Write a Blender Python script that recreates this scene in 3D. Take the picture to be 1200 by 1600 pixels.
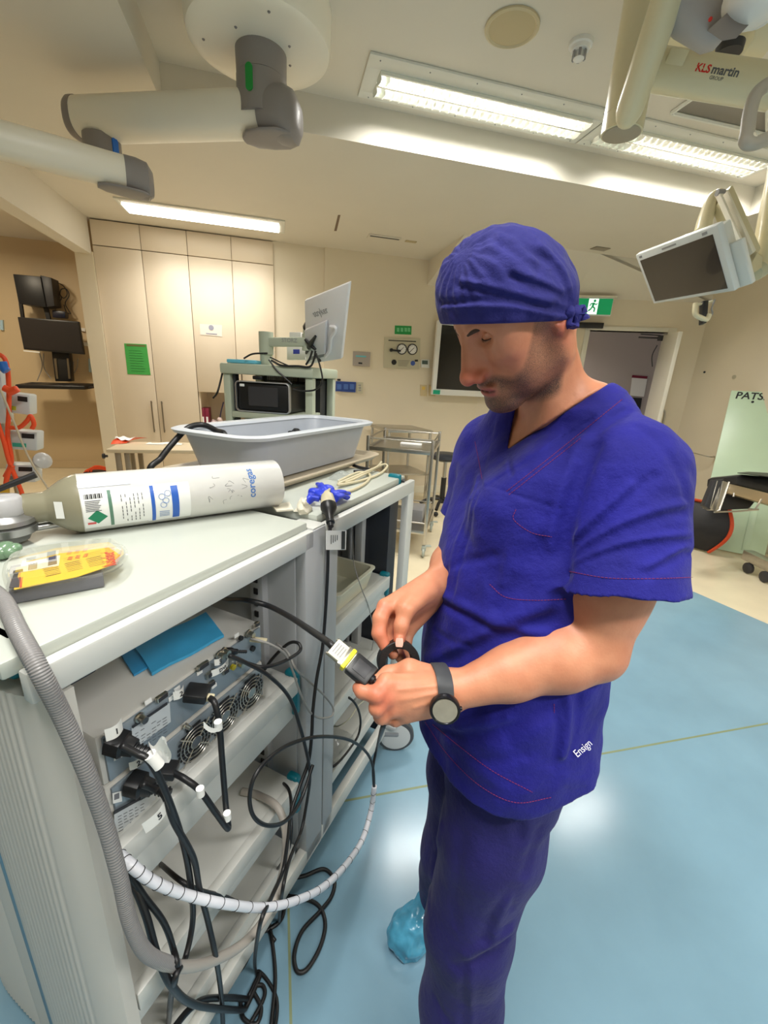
import bpy, bmesh, math, random
import numpy as np
from mathutils import Vector as V, Matrix
random.seed(3)
for o in list(bpy.data.objects): bpy.data.objects.remove(o)
SC = bpy.context.scene; COL = SC.collection
# ------------------------------------------------------------------ camera
FPX = 663.7; CAM_H = 1.54
YAW, PITCH, ROLL = math.radians(14.4), math.radians(17.5), math.radians(3.227)
_F = V((math.sin(YAW)*math.cos(PITCH), math.cos(YAW)*math.cos(PITCH), -math.sin(PITCH)))
_R = V((math.cos(YAW), -math.sin(YAW), 0)); _U = _R.cross(_F)
R_ = _R*math.cos(ROLL) + _U*math.sin(ROLL); U_ = -_R*math.sin(ROLL) + _U*math.cos(ROLL); F_ = _F
EYE = V((0, 0, CAM_H))
cd_ = bpy.data.cameras.new('camera'); cam = bpy.data.objects.new('camera', cd_); COL.objects.link(cam)
cam.matrix_world = Matrix(((R_.x, U_.x, -F_.x, 0), (R_.y, U_.y, -F_.y, 0), (R_.z, U_.z, -F_.z, CAM_H), (0, 0, 0, 1)))
cd_.sensor_fit = 'AUTO'; cd_.sensor_width = 36; cd_.lens = 36*FPX/1600; cd_.clip_start = .02
SC.camera = cam
# ------------------------------------------------------------------ light and exposure
SC.view_settings.view_transform = 'Standard'; SC.view_settings.look = 'None'
SC.view_settings.gamma = 1; SC.view_settings.use_curve_mapping = False
SC.view_settings.exposure = 0.55
w = bpy.data.worlds.new('world'); SC.world = w; w.use_nodes = True
w.node_tree.nodes['Background'].inputs[0].default_value = (.9, .93, 1, 1)
w.node_tree.nodes['Background'].inputs[1].default_value = .15
SC.cycles.max_bounces = 8; SC.cycles.diffuse_bounces = 5; SC.cycles.glossy_bounces = 4; SC.cycles.transmission_bounces = 6
SC.cycles.use_denoising = True
SC.cycles.sample_clamp_indirect = 8
def lamp(name, loc, sx, sy, power, color=(1, .975, .93), rot=(0, 0, 0), spread=148):
    l = bpy.data.lights.new(name, 'AREA'); l.shape = 'RECTANGLE'; l.size = sx; l.size_y = sy
    l.energy = power; l.color = color; l.spread = math.radians(spread)
    o = bpy.data.objects.new(name, l); COL.objects.link(o); o.location = loc; o.rotation_euler = rot
    return o
# fluorescent tubes of the seen ceiling fixtures, plus unseen lamps added for light
lamp('tube_and_fill_light', (1.24, 2.95, 3.10), 1.3, .2, 26)
lamp('tube_and_fill_light', (2.95, 2.95, 3.10), 1.3, .2, 26)
lamp('tube_and_fill_light', (1.24, -1.0, 3.10), 1.3, .2, 34)  # unseen pair behind the camera, added for light; no fixture modelled
lamp('tube_and_fill_light', (2.95, -1.0, 3.10), 1.3, .2, 30)  # second of the unseen pair added behind the camera
lamp('tube_and_fill_light', (-.35, .3, 3.10), .2, 1.3, 30, spread=160)  # added fill from the left onto the face; no fixture there
lamp('tube_and_fill_light', (-.66, 5.05, 2.912), 1.3, .24, 15, spread=125)
lamp('tube_and_fill_light', (3.4, 5.9, 2.5), .8, .3, 10, (1, .95, .93))  # area light under the corridor ceiling, no fixture modelled
lamp('tube_and_fill_light', (-3.3, 5.6, 2.97), .5, .3, 24, (1, .86, .64), spread=170)  # unseen warm fill that brightens the alcove walls
# ------------------------------------------------------------------ picture helpers: a pixel of the photo to a point of the room
def ray(x, y): return R_*((x-600)/FPX) - U_*((y-800)/FPX) + F_
def at(x, y, t): return EYE + ray(x, y)*t
def onz(x, y, z): d = ray(x, y); return EYE + d*((z-CAM_H)/d.z)
def onX(x, y, X): d = ray(x, y); return EYE + d*(X/d.x)
def onY(x, y, Y): d = ray(x, y); return EYE + d*(Y/d.y)
def hit(x, y, p, n): d = ray(x, y); return EYE + d*((p-EYE).dot(n)/d.dot(n))
CA = math.radians(38.9)
CD = V((math.sin(CA), math.cos(CA), 0)); CN = V((math.cos(CA), -math.sin(CA), 0))
def onC(x, y, v): d = ray(x, y); return EYE + d*(v/d.dot(CN))
def K(u, v, z): return CD*u + CN*v + V((0, 0, z))        # trolley frame: u along the trolleys, v across (negative is away), z up
CART = Matrix(((CD.x, -CN.x, 0, 0), (CD.y, -CN.y, 0, 0), (0, 0, 1, 0), (0, 0, 0, 1)))   # local (u, w=-v, z)
def quad(pts, width):
    """four photo corners TL TR BR BL of a flat rectangle of known top width -> its corners in the room"""
    r = [np.array(ray(*p)) for p in pts]
    A = np.stack([r[0], -r[1], r[2], -r[3]], 1)
    t = np.linalg.svd(A)[2][-1]; t = t*np.sign(t[0])
    q = [r[i]*t[i] for i in range(4)]
    s = width/np.linalg.norm(q[1]-q[0])
    return [EYE + V(x*s) for x in q]
# ------------------------------------------------------------------ materials
def lin(c): 
    c = [x/255 for x in c[:3]]
    return tuple(x/12.92 if x <= .04045 else ((x+.055)/1.055)**2.4 for x in c) + (1,)
MATS = {}
def mat(name, col, rough=.5, metal=0, emit=0, noise=0, nscale=20, bump=0, bscale=80, trans=0, alpha=1, coat=0, spec=None, wave=None, sss=0, ecol=None, bdist=.002):
    if name in MATS: return MATS[name]
    m = bpy.data.materials.new(name); m.use_nodes = True; MATS[name] = m
    nt = m.node_tree; b = nt.nodes['Principled BSDF']; L = nt.links
    b.inputs['Base Color'].default_value = lin(col); b.inputs['Roughness'].default_value = rough
    b.inputs['Metallic'].default_value = metal; b.inputs['Transmission Weight'].default_value = trans
    b.inputs['Alpha'].default_value = alpha; b.inputs['Coat Weight'].default_value = coat
    if spec is not None: b.inputs['Specular IOR Level'].default_value = spec
    if sss: b.inputs['Subsurface Weight'].default_value = sss; b.inputs['Subsurface Radius'].default_value = (.012, .005, .003)
    if emit: b.inputs['Emission Color'].default_value = lin(ecol or col); b.inputs['Emission Strength'].default_value = emit
    tc = nt.nodes.new('ShaderNodeTexCoord')
    if noise:
        n = nt.nodes.new('ShaderNodeTexNoise'); n.inputs['Scale'].default_value = nscale; n.inputs['Detail'].default_value = 5
        L.new(tc.outputs['Object'], n.inputs['Vector'])
        r = nt.nodes.new('ShaderNodeValToRGB'); c = lin(col)
        r.color_ramp.elements[0].position = .3; r.color_ramp.elements[1].position = .7
        r.color_ramp.elements[0].color = tuple(max(0, x*(1-noise)) for x in c[:3])+(1,)
        r.color_ramp.elements[1].color = tuple(min(1, x*(1+noise*.5)) for x in c[:3])+(1,)
        L.new(n.outputs['Fac'], r.inputs['Fac']); L.new(r.outputs['Color'], b.inputs['Base Color'])
    if bump:
        n2 = nt.nodes.new('ShaderNodeTexNoise'); n2.inputs['Scale'].default_value = bscale; n2.inputs['Detail'].default_value = 6
        L.new(tc.outputs['Object'], n2.inputs['Vector'])
        bp = nt.nodes.new('ShaderNodeBump'); bp.inputs['Strength'].default_value = bump; bp.inputs['Distance'].default_value = bdist
        L.new(n2.outputs['Fac'], bp.inputs['Height']); L.new(bp.outputs['Normal'], b.inputs['Normal'])
    return m
# ------------------------------------------------------------------ mesh helpers
def _frame(d, up=None):
    d = d.normalized()
    if up is None: up = V((0, 0, 1)) if abs(d.z) < .95 else V((1, 0, 0))
    s = d.cross(up).normalized(); return s, s.cross(d).normalized(), d
def spline(pts, n=10):
    P = [V(p) for p in pts]
    if len(P) < 3: return P
    Q = [P[0]*2-P[1]] + P + [P[-1]*2-P[-2]]; out = []
    for i in range(1, len(Q)-2):
        a, b, c, d = Q[i-1:i+3]
        for k in range(n):
            t = k/n
            out.append(.5*((2*b) + (c-a)*t + (2*a-5*b+4*c-d)*t*t + (3*b-a-3*c+d)*t**3))
    out.append(P[-1]); return out
class MB:
    def __init__(s, M=None): s.bm = bmesh.new(); s.M = M or Matrix.Identity(4); s.mi = 0
    def _v(s, p): return s.bm.verts.new(s.M @ V(p))
    def _f(s, vs):
        try: f = s.bm.faces.new(vs); f.material_index = s.mi; return f
        except ValueError: return None
    def obox(s, c, ax, ay, az, bev=0, seg=2):
        c, ax, ay, az = V(c), V(ax), V(ay), V(az)
        v = [s._v(c + ax*i + ay*j + az*k) for i in (-1, 1) for j in (-1, 1) for k in (-1, 1)]
        q = [(0, 1, 3, 2), (4, 6, 7, 5), (0, 4, 5, 1), (2, 3, 7, 6), (0, 2, 6, 4), (1, 5, 7, 3)]
        fs = [s._f([v[i] for i in f]) for f in q]
        bmesh.ops.recalc_face_normals(s.bm, faces=fs)
        if bev:
            es = list({e for f in fs for e in f.edges})
            r = bmesh.ops.bevel(s.bm, geom=es, offset=bev, segments=seg, affect='EDGES', profile=.5)
            for f in r['faces']: f.material_index = s.mi
        return s
    def box(s, lo, hi, bev=0, seg=2):
        lo, hi = V(lo), V(hi); c = (lo+hi)/2; h = (hi-lo)/2
        return s.obox(c, (h.x, 0, 0), (0, h.y, 0), (0, 0, h.z), bev, seg)
    def quadbox(s, q, n, th, bev=0):
        """box on a quadrilateral q, thickness th along n"""
        n = V(n).normalized()*th; a = [s._v(p) for p in q]; b = [s._v(V(p)+n) for p in q]
        fs = [s._f(a), s._f(b[::-1])] + [s._f([a[i], b[i], b[(i+1) % len(q)], a[(i+1) % len(q)]]) for i in range(len(q))]
        fs = [f for f in fs if f]
        bmesh.ops.recalc_face_normals(s.bm, faces=fs)
        if bev:
            r = bmesh.ops.bevel(s.bm, geom=list({e for f in fs for e in f.edges}), offset=bev, segments=2, affect='EDGES', profile=.5)
            for f in r['faces']: f.material_index = s.mi
        return s
    def rings(s, R, cap0=True, cap1=True, closed=True):
        """R: list of rings (lists of points); joins them"""
        vs = [[s._v(p) for p in r] for r in R]; n = len(vs[0]); m = n if closed else n-1
        fs = []
        for a, b in zip(vs, vs[1:]):
            for i in range(m): fs.append(s._f([a[i], a[(i+1) % n], b[(i+1) % n], b[i]]))
        if cap0 and n > 2: fs.append(s._f(vs[0][::-1]))
        if cap1 and n > 2: fs.append(s._f(vs[-1]))
        bmesh.ops.recalc_face_normals(s.bm, faces=[f for f in fs if f])
        return s
    def cyl(s, p0, p1, r0, r1=None, seg=24, up=None, cap=True):
        p0, p1 = V(p0), V(p1); r1 = r0 if r1 is None else r1
        a, b, d = _frame(p1-p0, up)
        return s.rings([[p + (a*math.cos(t)+b*math.sin(t))*r for t in [2*math.pi*i/seg for i in range(seg)]] for p, r in ((p0, r0), (p1, r1))], cap, cap)
    def lathe(s, p0, d, prof, seg=32, up=None, cap=True):
        """prof: list of (distance along d, radius)"""
        p0 = V(p0); a, b, d = _frame(V(d), up)
        return s.rings([[p0 + d*h + (a*math.cos(t)+b*math.sin(t))*max(r, 1e-4) for t in [2*math.pi*i/seg for i in range(seg)]] for h, r in prof], cap, cap)
    def tube(s, pts, r, seg=10, smooth=True, n=10, rf=None, flat=1):
        P = spline(pts, n) if smooth else [V(p) for p in pts]
        T = [(P[min(i+1, len(P)-1)]-P[max(i-1, 0)]).normalized() for i in range(len(P))]
        a, b, _ = _frame(T[0]); Rg = []
        for i, p in enumerate(P):
            a = (a - T[i]*a.dot(T[i])).normalized(); b = T[i].cross(a)
            rr = r if rf is None else rf(i/(len(P)-1))
            Rg.append([p + (a*math.cos(t)+b*math.sin(t)*flat)*rr for t in [2*math.pi*k/seg for k in range(seg)]])
        return s.rings(Rg)
    def poly(s, pts): f = s._f([s._v(p) for p in pts]); return s
    def grid(s, fn, nu, nv):
        g = [[s._v(fn(i/nu, j/nv)) for j in range(nv+1)] for i in range(nu+1)]
        for i in range(nu):
            for j in range(nv): s._f([g[i][j], g[i+1][j], g[i+1][j+1], g[i][j+1]])
        return s
    def sphere(s, c, r, seg=20, sc=(1, 1, 1)):
        c = V(c); R = []
        for i in range(1, seg//2):
            th = math.pi*i/(seg//2)
            R.append([c + V((math.sin(th)*math.cos(p)*r*sc[0], math.sin(th)*math.sin(p)*r*sc[1], math.cos(th)*r*sc[2])) for p in [2*math.pi*k/seg for k in range(seg)]])
        return s.rings(R)
def rootof(o):
    while o.parent: o = o.parent
    return o
def link(name, bm, mats, parent=None, angle=40, smooth=True):
    me = bpy.data.meshes.new(name)
    if parent is None:
        xs = [v.co for v in bm.verts]
        lo = V((min(c[i] for c in xs) for i in range(3))); hi = V((max(c[i] for c in xs) for i in range(3)))
        org = V(((lo.x+hi.x)/2, (lo.y+hi.y)/2, lo.z)); bm.transform(Matrix.Translation(-org))
    else: bm.transform(rootof(parent).matrix_basis.inverted())
    bm.to_mesh(me); bm.free()
    for m in (mats if isinstance(mats, (list, tuple)) else [mats]): me.materials.append(m)
    if smooth:
        me.polygons.foreach_set('use_smooth', [True]*len(me.polygons))
        if angle < 180: me.set_sharp_from_angle(angle=math.radians(angle))
    o = bpy.data.objects.new(name, me); COL.objects.link(o)
    if parent is None: o.location = org
    else: o.parent = parent
    return o
def part(name, mb, mats, parent, label=None, angle=40):
    o = link(name, mb.bm, mats, parent, angle)
    if label: o['label'] = label
    return o
def tag(o, label, cat, group=None):
    o['label'] = label; o['category'] = cat
    if group: o['group'] = group
    return o
def solo(name, mb, mats, label, cat, group=None, angle=40): return tag(link(name, mb.bm, mats, None, angle), label, cat, group)
def struct(name, mb, mats, parent=None):
    o = link(name, mb.bm, mats, parent); 
    if parent is None: o['kind'] = 'structure'
    return o
def thing(name, label, cat, loc=(0, 0, 0), rotz=0, group=None):
    o = bpy.data.objects.new(name, None); COL.objects.link(o); o.location = V(loc); o.rotation_euler = (0, 0, rotz)
    o.empty_display_size = .05
    o.matrix_basis = Matrix.Translation(V(loc)) @ Matrix.Rotation(rotz, 4, 'Z')
    return tag(o, label, cat, group)
def lettering(name, txt, org, xd, yd, size, m, parent, align='CENTER', depth=.0006, bold=0, shear=0, label=None):
    """flat raised lettering: org is the centre, xd reading direction, yd up"""
    c = bpy.data.curves.new('t', 'FONT'); c.body = txt; c.size = size; c.align_x = align; c.align_y = 'CENTER'
    c.extrude = depth/2; c.offset = bold; c.shear = shear; c.resolution_u = 3
    o = bpy.data.objects.new('t', c); COL.objects.link(o)
    dg = bpy.context.evaluated_depsgraph_get(); me = o.evaluated_get(dg).to_mesh()
    bm = bmesh.new(); bm.from_mesh(me); o.evaluated_get(dg).to_mesh_clear()
    bpy.data.objects.remove(o); bpy.data.curves.remove(c)
    xd = V(xd).normalized(); n = xd.cross(V(yd)).normalized(); yd = n.cross(xd); org = V(org)
    bm.transform(Matrix(((xd.x, yd.x, n.x, org.x), (xd.y, yd.y, n.y, org.y), (xd.z, yd.z, n.z, org.z), (0, 0, 0, 1))))
    r = link(name, bm, m, parent, 40, False)
    if label: r['label'] = label
    return r
# ================================================================== THE ROOM
ZC, ZT = 2.935, 3.13            # ceiling, raised ceiling of the coffer
M_wall = mat('wall_paint', (226, 214, 190), .45, noise=.03, nscale=2, bump=.05, bscale=120)
M_wallt = mat('wall_paint_dim', (204, 182, 146), .5, noise=.04, nscale=2)  # dim warm light of the alcove put into the tan wall colour
M_ceil = mat('ceiling_paint', (222, 216, 202), .6, noise=.03, nscale=1.5)
M_trim = mat('trim_paint', (228, 222, 200), .4)
M_cream = mat('cream_vinyl', (226, 214, 184), .28, noise=.05, nscale=6, bump=.03, bscale=200)
M_blue = mat('blue_vinyl', (126, 162, 182), .19, noise=.09, nscale=3, bump=.05, bscale=60, bdist=.001)
M_seam = mat('weld_seam', (128, 140, 105), .5)
M_cab = mat('cabinet_laminate', (224, 208, 184), .4, noise=.02, nscale=3)
M_gap = mat('dark_gap', (120, 100, 80), .7)
M_steel = mat('brushed_steel', (190, 186, 178), .3, 1, noise=.06, nscale=40)
M_steeld = mat('handle_steel', (150, 140, 125), .35, 1)
M_black = mat('black_plastic', (26, 26, 28), .4)
M_dark = mat('charcoal_plastic', (48, 48, 52), .45)
M_white = mat('white_plastic', (232, 232, 228), .35)
M_paper = mat('white_paper', (240, 240, 238), .7)
M_ink = mat('black_ink', (30, 30, 32), .6)
M_orange = mat('orange_plastic', (240, 84, 40), .4)
M_teal = mat('teal_plastic', (0, 112, 128), .35)
M_greyp = mat('grey_plastic', (150, 150, 152), .4)
M_screen = mat('screen_glass', (14, 13, 16), .12, coat=.3)

b = MB(); b.poly([(-5, -2.6, -.003), (5.4, -2.6, -.003), (5.4, 7.4, -.003), (-5, 7.4, -.003)]); struct('floor', b, M_cream)
blue = [(-4.6, -2.6), (3.9, -2.6), (3.396, 1.939), (3.295, 2.435), (2.75, 3.0), (1.75, 3.15), (1.008, 2.882), (.726, 2.684), (-.4, 1.92), (-2.4, 1.9), (-4.6, 1.2)]
b = MB(); b.quadbox([(x, y, -.003) for x, y in blue], (0, 0, 1), .003)
b.mi = 1
b.quadbox([(-.0035, -2.5, .0001), (.0035, -2.5, .0001), (.0035, 2.1, .0001), (-.0035, 2.1, .0001)], (0, 0, 1), .0004)
b.quadbox([(-4, 1.188, .0001), (3.4, 1.188, .0001), (3.4, 1.197, .0001), (-4, 1.197, .0001)], (0, 0, 1), .0004)
struct('floor_inlay', b, [M_blue, M_seam])
# walls
DA, DB = V((3.65, 5.11, 0)), V((4.52, 4.67, 0)); DD = (DB-DA).normalized(); DN = V((DD.y, -DD.x, 0))
if DN.dot(EYE-DA) < 0: DN = -DN
def dw(s, z, off=0): return DA + DD*s + DN*off + V((0, 0, z))       # a point of the door wall
def onD(x, y): return hit(x, y, DA, DN)
def sD(x, y): return (onD(x, y)-DA).dot(DD)
s0 = -1.1; sK = 1.46
b = MB(); b.box((-.02, 5.63, 0), (.56, 5.75, ZC)); b.box((.56, 5.6, 0), (2.75, 5.75, ZC)); struct('wall_back', b, M_wall)
sl, sr = sD(914, 560), sD(1034, 560); zl = 2.25
b = MB()
for a0, a1, z0, z1 in ((s0, sl, 0, ZC), (sr, sK, 0, ZC), (sl, sr, zl, ZC)):
    b.quadbox([dw(a0, z0), dw(a1, z0), dw(a1, z1), dw(a0, z1)], -DN, .14)
struct('wall_door_side', b, M_wall)
KP = dw(sK, 0); RW_ = (V((5.06, -2.6, 0))-KP).cross(V((0, 0, 1))).normalized()
def onR(x, y): return hit(x, y, KP, RW_)
b = MB(); b.quadbox([KP, V((5.06, -2.6, 0)), V((5.06, -2.6, ZC)), KP+V((0, 0, ZC))], (1, .05, 0), .1); struct('wall_right', b, M_wall)
b = MB(); b.box((-5, -2.7, 0), (5.2, -2.6, ZT+.05)); struct('wall_near', b, M_wall)
b = MB(); b.box((-4.6, -2.6, 0), (-4.5, 5.4, 3.05)); struct('wall_left', b, M_wallt)
b = MB(); b.box((-5, 7.2, 0), (-1.85, 7.3, 3.1)); b.box((-1.98, 5.75, 0), (-1.842, 7.3, 3.1)); b.box((-5, 5.4, 0), (-4.5, 5.5, 3.1)); struct('wall_alcove', b, M_wallt)
# corridor beyond the door
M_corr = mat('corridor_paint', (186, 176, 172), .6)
b = MB(); b.quadbox([dw(-.8, 0, -1.5), dw(2.6, 0, -1.5), dw(2.6, 3, -1.5), dw(-.8, 3, -1.5)], -DN, .1); struct('wall_corridor', b, M_corr)
b = MB(); b.quadbox([dw(-.8, 2.6, -.14), dw(2.6, 2.6, -.14), dw(2.6, 2.6, -1.6), dw(-.8, 2.6, -1.6)], (0, 0, 1), .05); struct('ceiling_corridor', b, M_corr)
# ceilings
cx0, cx1, cy0, cy1 = -.6, 3.7, -1.3, 3.2
b = MB(); up = (0, 0, 1)
def flat(x0, y0, x1, y1, z): b.quadbox([(x0, y0, z), (x1, y0, z), (x1, y1, z), (x0, y1, z)], up, .04)
flat(-2, -2.6, cx0, 5.6, ZC); flat(cx1, -2.6, 5.3, 4.53, ZC); flat(cx0, -2.6, cx1, cy0, ZC); flat(cx0, cy1, 1.83, 5.75, ZC)
flat(1.83, cy1, cx1, 4.53, ZC); flat(-2, 5.6, cx0, 6.3, ZC)
struct('ceiling', b, M_ceil)
b = MB(); flat(cx0-.05, cy0-.05, cx1+.05, cy1+.05, ZT)
b.quadbox([(cx0, cy1-.003, ZC-.001), (cx1, cy1-.003, ZC-.001), (cx1, cy1-.003, ZT), (cx0, cy1-.003, ZT)], (0, 1, 0), .0025)
b.quadbox([(cx0, cy0+.003, ZC-.001), (cx1, cy0+.003, ZC-.001), (cx1, cy0+.003, ZT), (cx0, cy0+.003, ZT)], (0, -1, 0), .0025)
b.quadbox([(cx0+.003, cy0, ZC-.001), (cx0+.003, cy1, ZC-.001), (cx0+.003, cy1, ZT), (cx0+.003, cy0, ZT)], (-1, 0, 0), .0025)
b.quadbox([(cx1-.003, cy0, ZC-.001), (cx1-.003, cy1, ZC-.001), (cx1-.003, cy1, ZT), (cx1-.003, cy0, ZT)], (1, 0, 0), .0025)
struct('ceiling_coffer', b, M_ceil)
# ceiling sloping down to the door wall, with its upright cheek on the left
b = MB(); A = (1.83, 4.53, ZC); B2 = (4.95, 4.47, ZC); C = (1.83, 5.62, 2.66); D = (2.72, 5.6, 2.65)
E1 = dw(-.1, 2.615); K2 = dw(sK, 2.58)
for tri in ((A, D, C), (A, E1, D), (A, (3.4, 4.53, ZC), E1), ((3.4, 4.53, ZC), K2, E1), ((3.4, 4.53, ZC), B2, K2)): b.quadbox([V(p) for p in tri], up, .03)
b.quadbox([A, C, (1.83, 5.62, ZC)], (-1, 0, 0), .004)
struct('ceiling_slope', b, M_ceil)
b = MB(); flat(-5, -2.6, -2, 7.3, 3.0); struct('ceiling_alcove', b, M_ceil)
b = MB(); b.box((-2.0, -2.6, 2.6), (-1.85, 5.6, ZC)); struct('trim_1', b, M_ceil)
b = MB(); b.box((-2.0, 5.58, 0), (-1.835, 5.9, 2.62)); struct('trim_2', b, M_wall)
b = MB(); b.box((.56, 5.585, 0), (2.72, 5.6, .1)); struct('baseboard_back', b, M_trim)
b = MB(); b.quadbox([KP, V((5.06, -2.6, 0)), V((5.06, -2.6, .1)), KP+V((0, 0, .1))], (-1, -.05, 0), .012); struct('baseboard_right', b, M_trim)
b = MB(); b.box((-5, 7.185, 0), (-1.85, 7.2, .1)); struct('baseboard_alcove', b, M_wallt)
# door opening: frame, leaf standing open, corridor
M_door = mat('door_paint', (226, 222, 208), .35)
b = MB()
for a0, a1, z0, z1 in ((sl-.06, sl, 0, zl+.05), (sr, sr+.09, 0, zl+.05), (sl, sr, zl, zl+.05)):
    b.quadbox([dw(a0, z0, .012), dw(a1, z0, .012), dw(a1, z1, .012), dw(a0, z1, .012)], -DN, .17, .004)
fr = struct('door_1', b, M_door)
b = MB(); h0 = dw(sr-.005, .01, .03); ld = (DN*.98 + DD*.02).normalized(); ln = ld.cross(V((0, 0, 1)))
b.quadbox([h0, h0+ld*.42, h0+ld*.42+V((0, 0, 2.2)), h0+V((0, 0, 2.2))], ln, .045, .004); lf = struct('door_leaf', b, M_door, fr)
b = MB(); q = h0+ld*.26-ln*.012
b.quadbox([q+V((0, 0, .95)), q+ld*.1+V((0, 0, .95)), q+ld*.1+V((0, 0, 2.0)), q+V((0, 0, 2.0))], ln, .02, .008)
part('kick_panel', b, M_trim, lf)
b = MB(); b.tube([q+ld*.05+V((0, 0, 1.0))-ln*.005, q+ld*.05-ln*.05+V((0, 0, 1.05)), q+ld*.05-ln*.05+V((0, 0, 1.3)), q+ld*.05+V((0, 0, 1.35))-ln*.005], .012)
part('door_handle', b, M_steel, lf)
b = MB(); c0 = dw(sr-.02, zl-.07, .02)
b.obox(c0-DD*.05, DD*.03, DN*.02, (0, 0, .03), .003); b.tube([c0-DD*.06, c0-DD*.3+DN*.02], .009, smooth=False); b.tube([c0-DD*.06+V((0, 0, .03)), c0-DD*.28+V((0, 0, .04))], .007, smooth=False)
part('door_closer', b, M_dark, fr)
b = MB(); b.tube([c0-DD*.07-V((0, 0, .08)), c0-DD*.1-V((0, 0, .2)), c0-DD*.07-V((0, 0, .33))], .006); part('closer_cable', b, M_dark, fr)
# poster in the corridor beside the door leaf
pc = hit(1000, 600, dw(0, 0, -1.5), DN)
b = MB(); b.quadbox([hit(x, y, dw(0, 0, -1.488), DN) for x, y in ((988, 586), (1012, 588), (1006, 620), (984, 618))], DN, .003)
o = solo('poster', b, M_paper, 'white notice with a maroon heading on the corridor wall seen through the doorway', 'notice')
b = MB(); b.quadbox([hit(x, y, dw(0, 0, -1.484), DN) for x, y in ((988, 586), (1012, 588), (1011, 592), (987, 590))], DN, .002); part('heading', b, mat('maroon', (120, 20, 50), .5), o, 'maroon heading strip')
b = MB(); b.quadbox([hit(x, y, dw(0, 0, -1.488), DN) for x, y in ((984, 621), (1003, 622), (1000, 640), (981, 638))], DN, .01)
solo('notice_board', b, M_ink, 'small black panel under the maroon headed notice in the corridor', 'notice')
# ---------------------------------------------------------------- ceiling fixtures
M_fix = mat('fixture_frame', (226, 226, 216), .4)
M_glow = mat('tube_glow', (255, 252, 240), .5, emit=5)
M_louv = mat('louvre_metal', (236, 238, 230), .25, .6)
M_louvg = mat('louvre_back', (250, 250, 240), .5, emit=1.1)
def louvre_light(label, x0, x1, y0, y1):
    t = thing('ceiling_light', label, 'ceiling light', ((x0+x1)/2, (y0+y1)/2, ZT-.012), 0, 'louvred fluorescent lights of the raised ceiling')
    fx0, fx1, fy0, fy1 = x0-.08, x1+.08, y0-.1, y1+.06
    b = MB(); z0, z1 = ZT-.014, ZT-.001
    for r in ((fx0, fy0, fx1, y0), (fx0, y1, fx1, fy1), (fx0, y0, x0, y1), (x1, y0, fx1, y1)): b.box((r[0], r[1], z0), (r[2], r[3], z1), .002)
    part('frame', b, M_fix, t)
    b = MB(); b.box((x0, y0, ZT-.003), (x1, y1, ZT-.002)); part('diffuser', b, M_louvg, t)
    b = MB(); n = 26; ym = (y0+y1)/2
    for i in range(n+1):
        x = x0+(x1-x0)*i/n
        for ya, yb in ((y0, ym-.006), (ym+.006, y1)):
            b.grid(lambda u, v, x=x, ya=ya, yb=yb: (x+.022*(v-.5)*abs(math.sin(math.pi*u))+.004*(v-.5), ya+(yb-ya)*u, ZT-.004-.03*v), 8, 2)
    b.box((x0, ym-.008, ZT-.034), (x1, ym+.008, ZT-.012), .002); b.box((x0, y0, ZT-.03), (x1, y0+.012, ZT-.004)); b.box((x0, y1-.012, ZT-.03), (x1, y1, ZT-.004))
    part('louvre', b, M_louv, t)
    b = MB()
    for i in range(6):
        for y in (fy0+.03, fy1-.02): b.sphere((fx0+.06+(fx1-fx0-.12)*i/5, y, ZT-.015), .004, 8)
    part('screw', b, M_greyp, t)
    return t
louvre_light('louvred ceiling light above the man, left one of the two lit louvred panels', .575, 1.91, 2.84, 3.05)
q0 = onz(938, 228, ZT); q1 = onz(1155, 283, ZT)
louvre_light('louvred ceiling light behind the cream boom, right one of the two lit louvred panels', 2.06, 3.36, 2.84, 3.05)
# surface light in front of the cupboards
t = thing('ceiling_light', 'bright flush ceiling light with plain diffuser in front of the tall cupboards', 'ceiling light', (-.66, 5.06, ZC-.02))
b = MB(); b.box((-1.38, 4.86, ZC-.012), (.1, 4.9, ZC-.001), .002); b.box((-1.38, 5.22, ZC-.012), (.1, 5.25, ZC-.001), .002); b.box((.045, 4.9, ZC-.012), (.1, 5.22, ZC-.001), .002); b.box((-1.38, 4.9, ZC-.012), (-1.35, 5.22, ZC-.001), .002); part('frame', b, M_fix, t)
b = MB(); b.box((-1.35, 4.99, ZC-.018), (.045, 5.22, ZC-.002)); part('diffuser', b, M_glow, t)
b = MB(); b.box((-1.35, 4.9, ZC-.008), (.045, 4.99, ZC-.002)); part('reflector', b, M_louv, t)
# speaker, smoke detector, vents, slots, panel
c = onz(800, 42, ZT)
t = thing('ceiling_speaker', 'round cream speaker grille in the raised ceiling', 'speaker', c)
M_spk = mat('speaker_cream', (196, 180, 142), .6)
b = MB(); b.lathe(c+V((0, 0, -.001)), (0, 0, -1), [(0, .125), (.008, .125), (.012, .115), (.008, .108), (.006, .106)], 40, cap=False); part('rim', b, mat('speaker_rim', (206, 192, 156), .5), t)
b = MB(); b.lathe(c+V((0, 0, -.002)), (0, 0, -1), [(0, .108), (.005, .107), (.009, .08), (.011, .02)], 40); part('grille', b, M_spk, t)
c = onz(908, 66, ZT)
t = thing('smoke_detector', 'small white smoke detector on the raised ceiling beside the cream boom', 'smoke detector', c)
b = MB(); b.lathe(c, (0, 0, -1), [(0, .055), (.016, .054), (.02, .046), (.034, .042), (.036, .03)], 28); part('base', b, M_white, t)
b = MB()
for k in range(6):
    a = k*math.pi/3; d = V((math.cos(a), math.sin(a), 0)); b.obox(c+d*.03+V((0, 0, -.05)), d*.003, V((-d.y, d.x, 0))*.006, (0, 0, .014))
part('cage', b, M_greyp, t)
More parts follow.
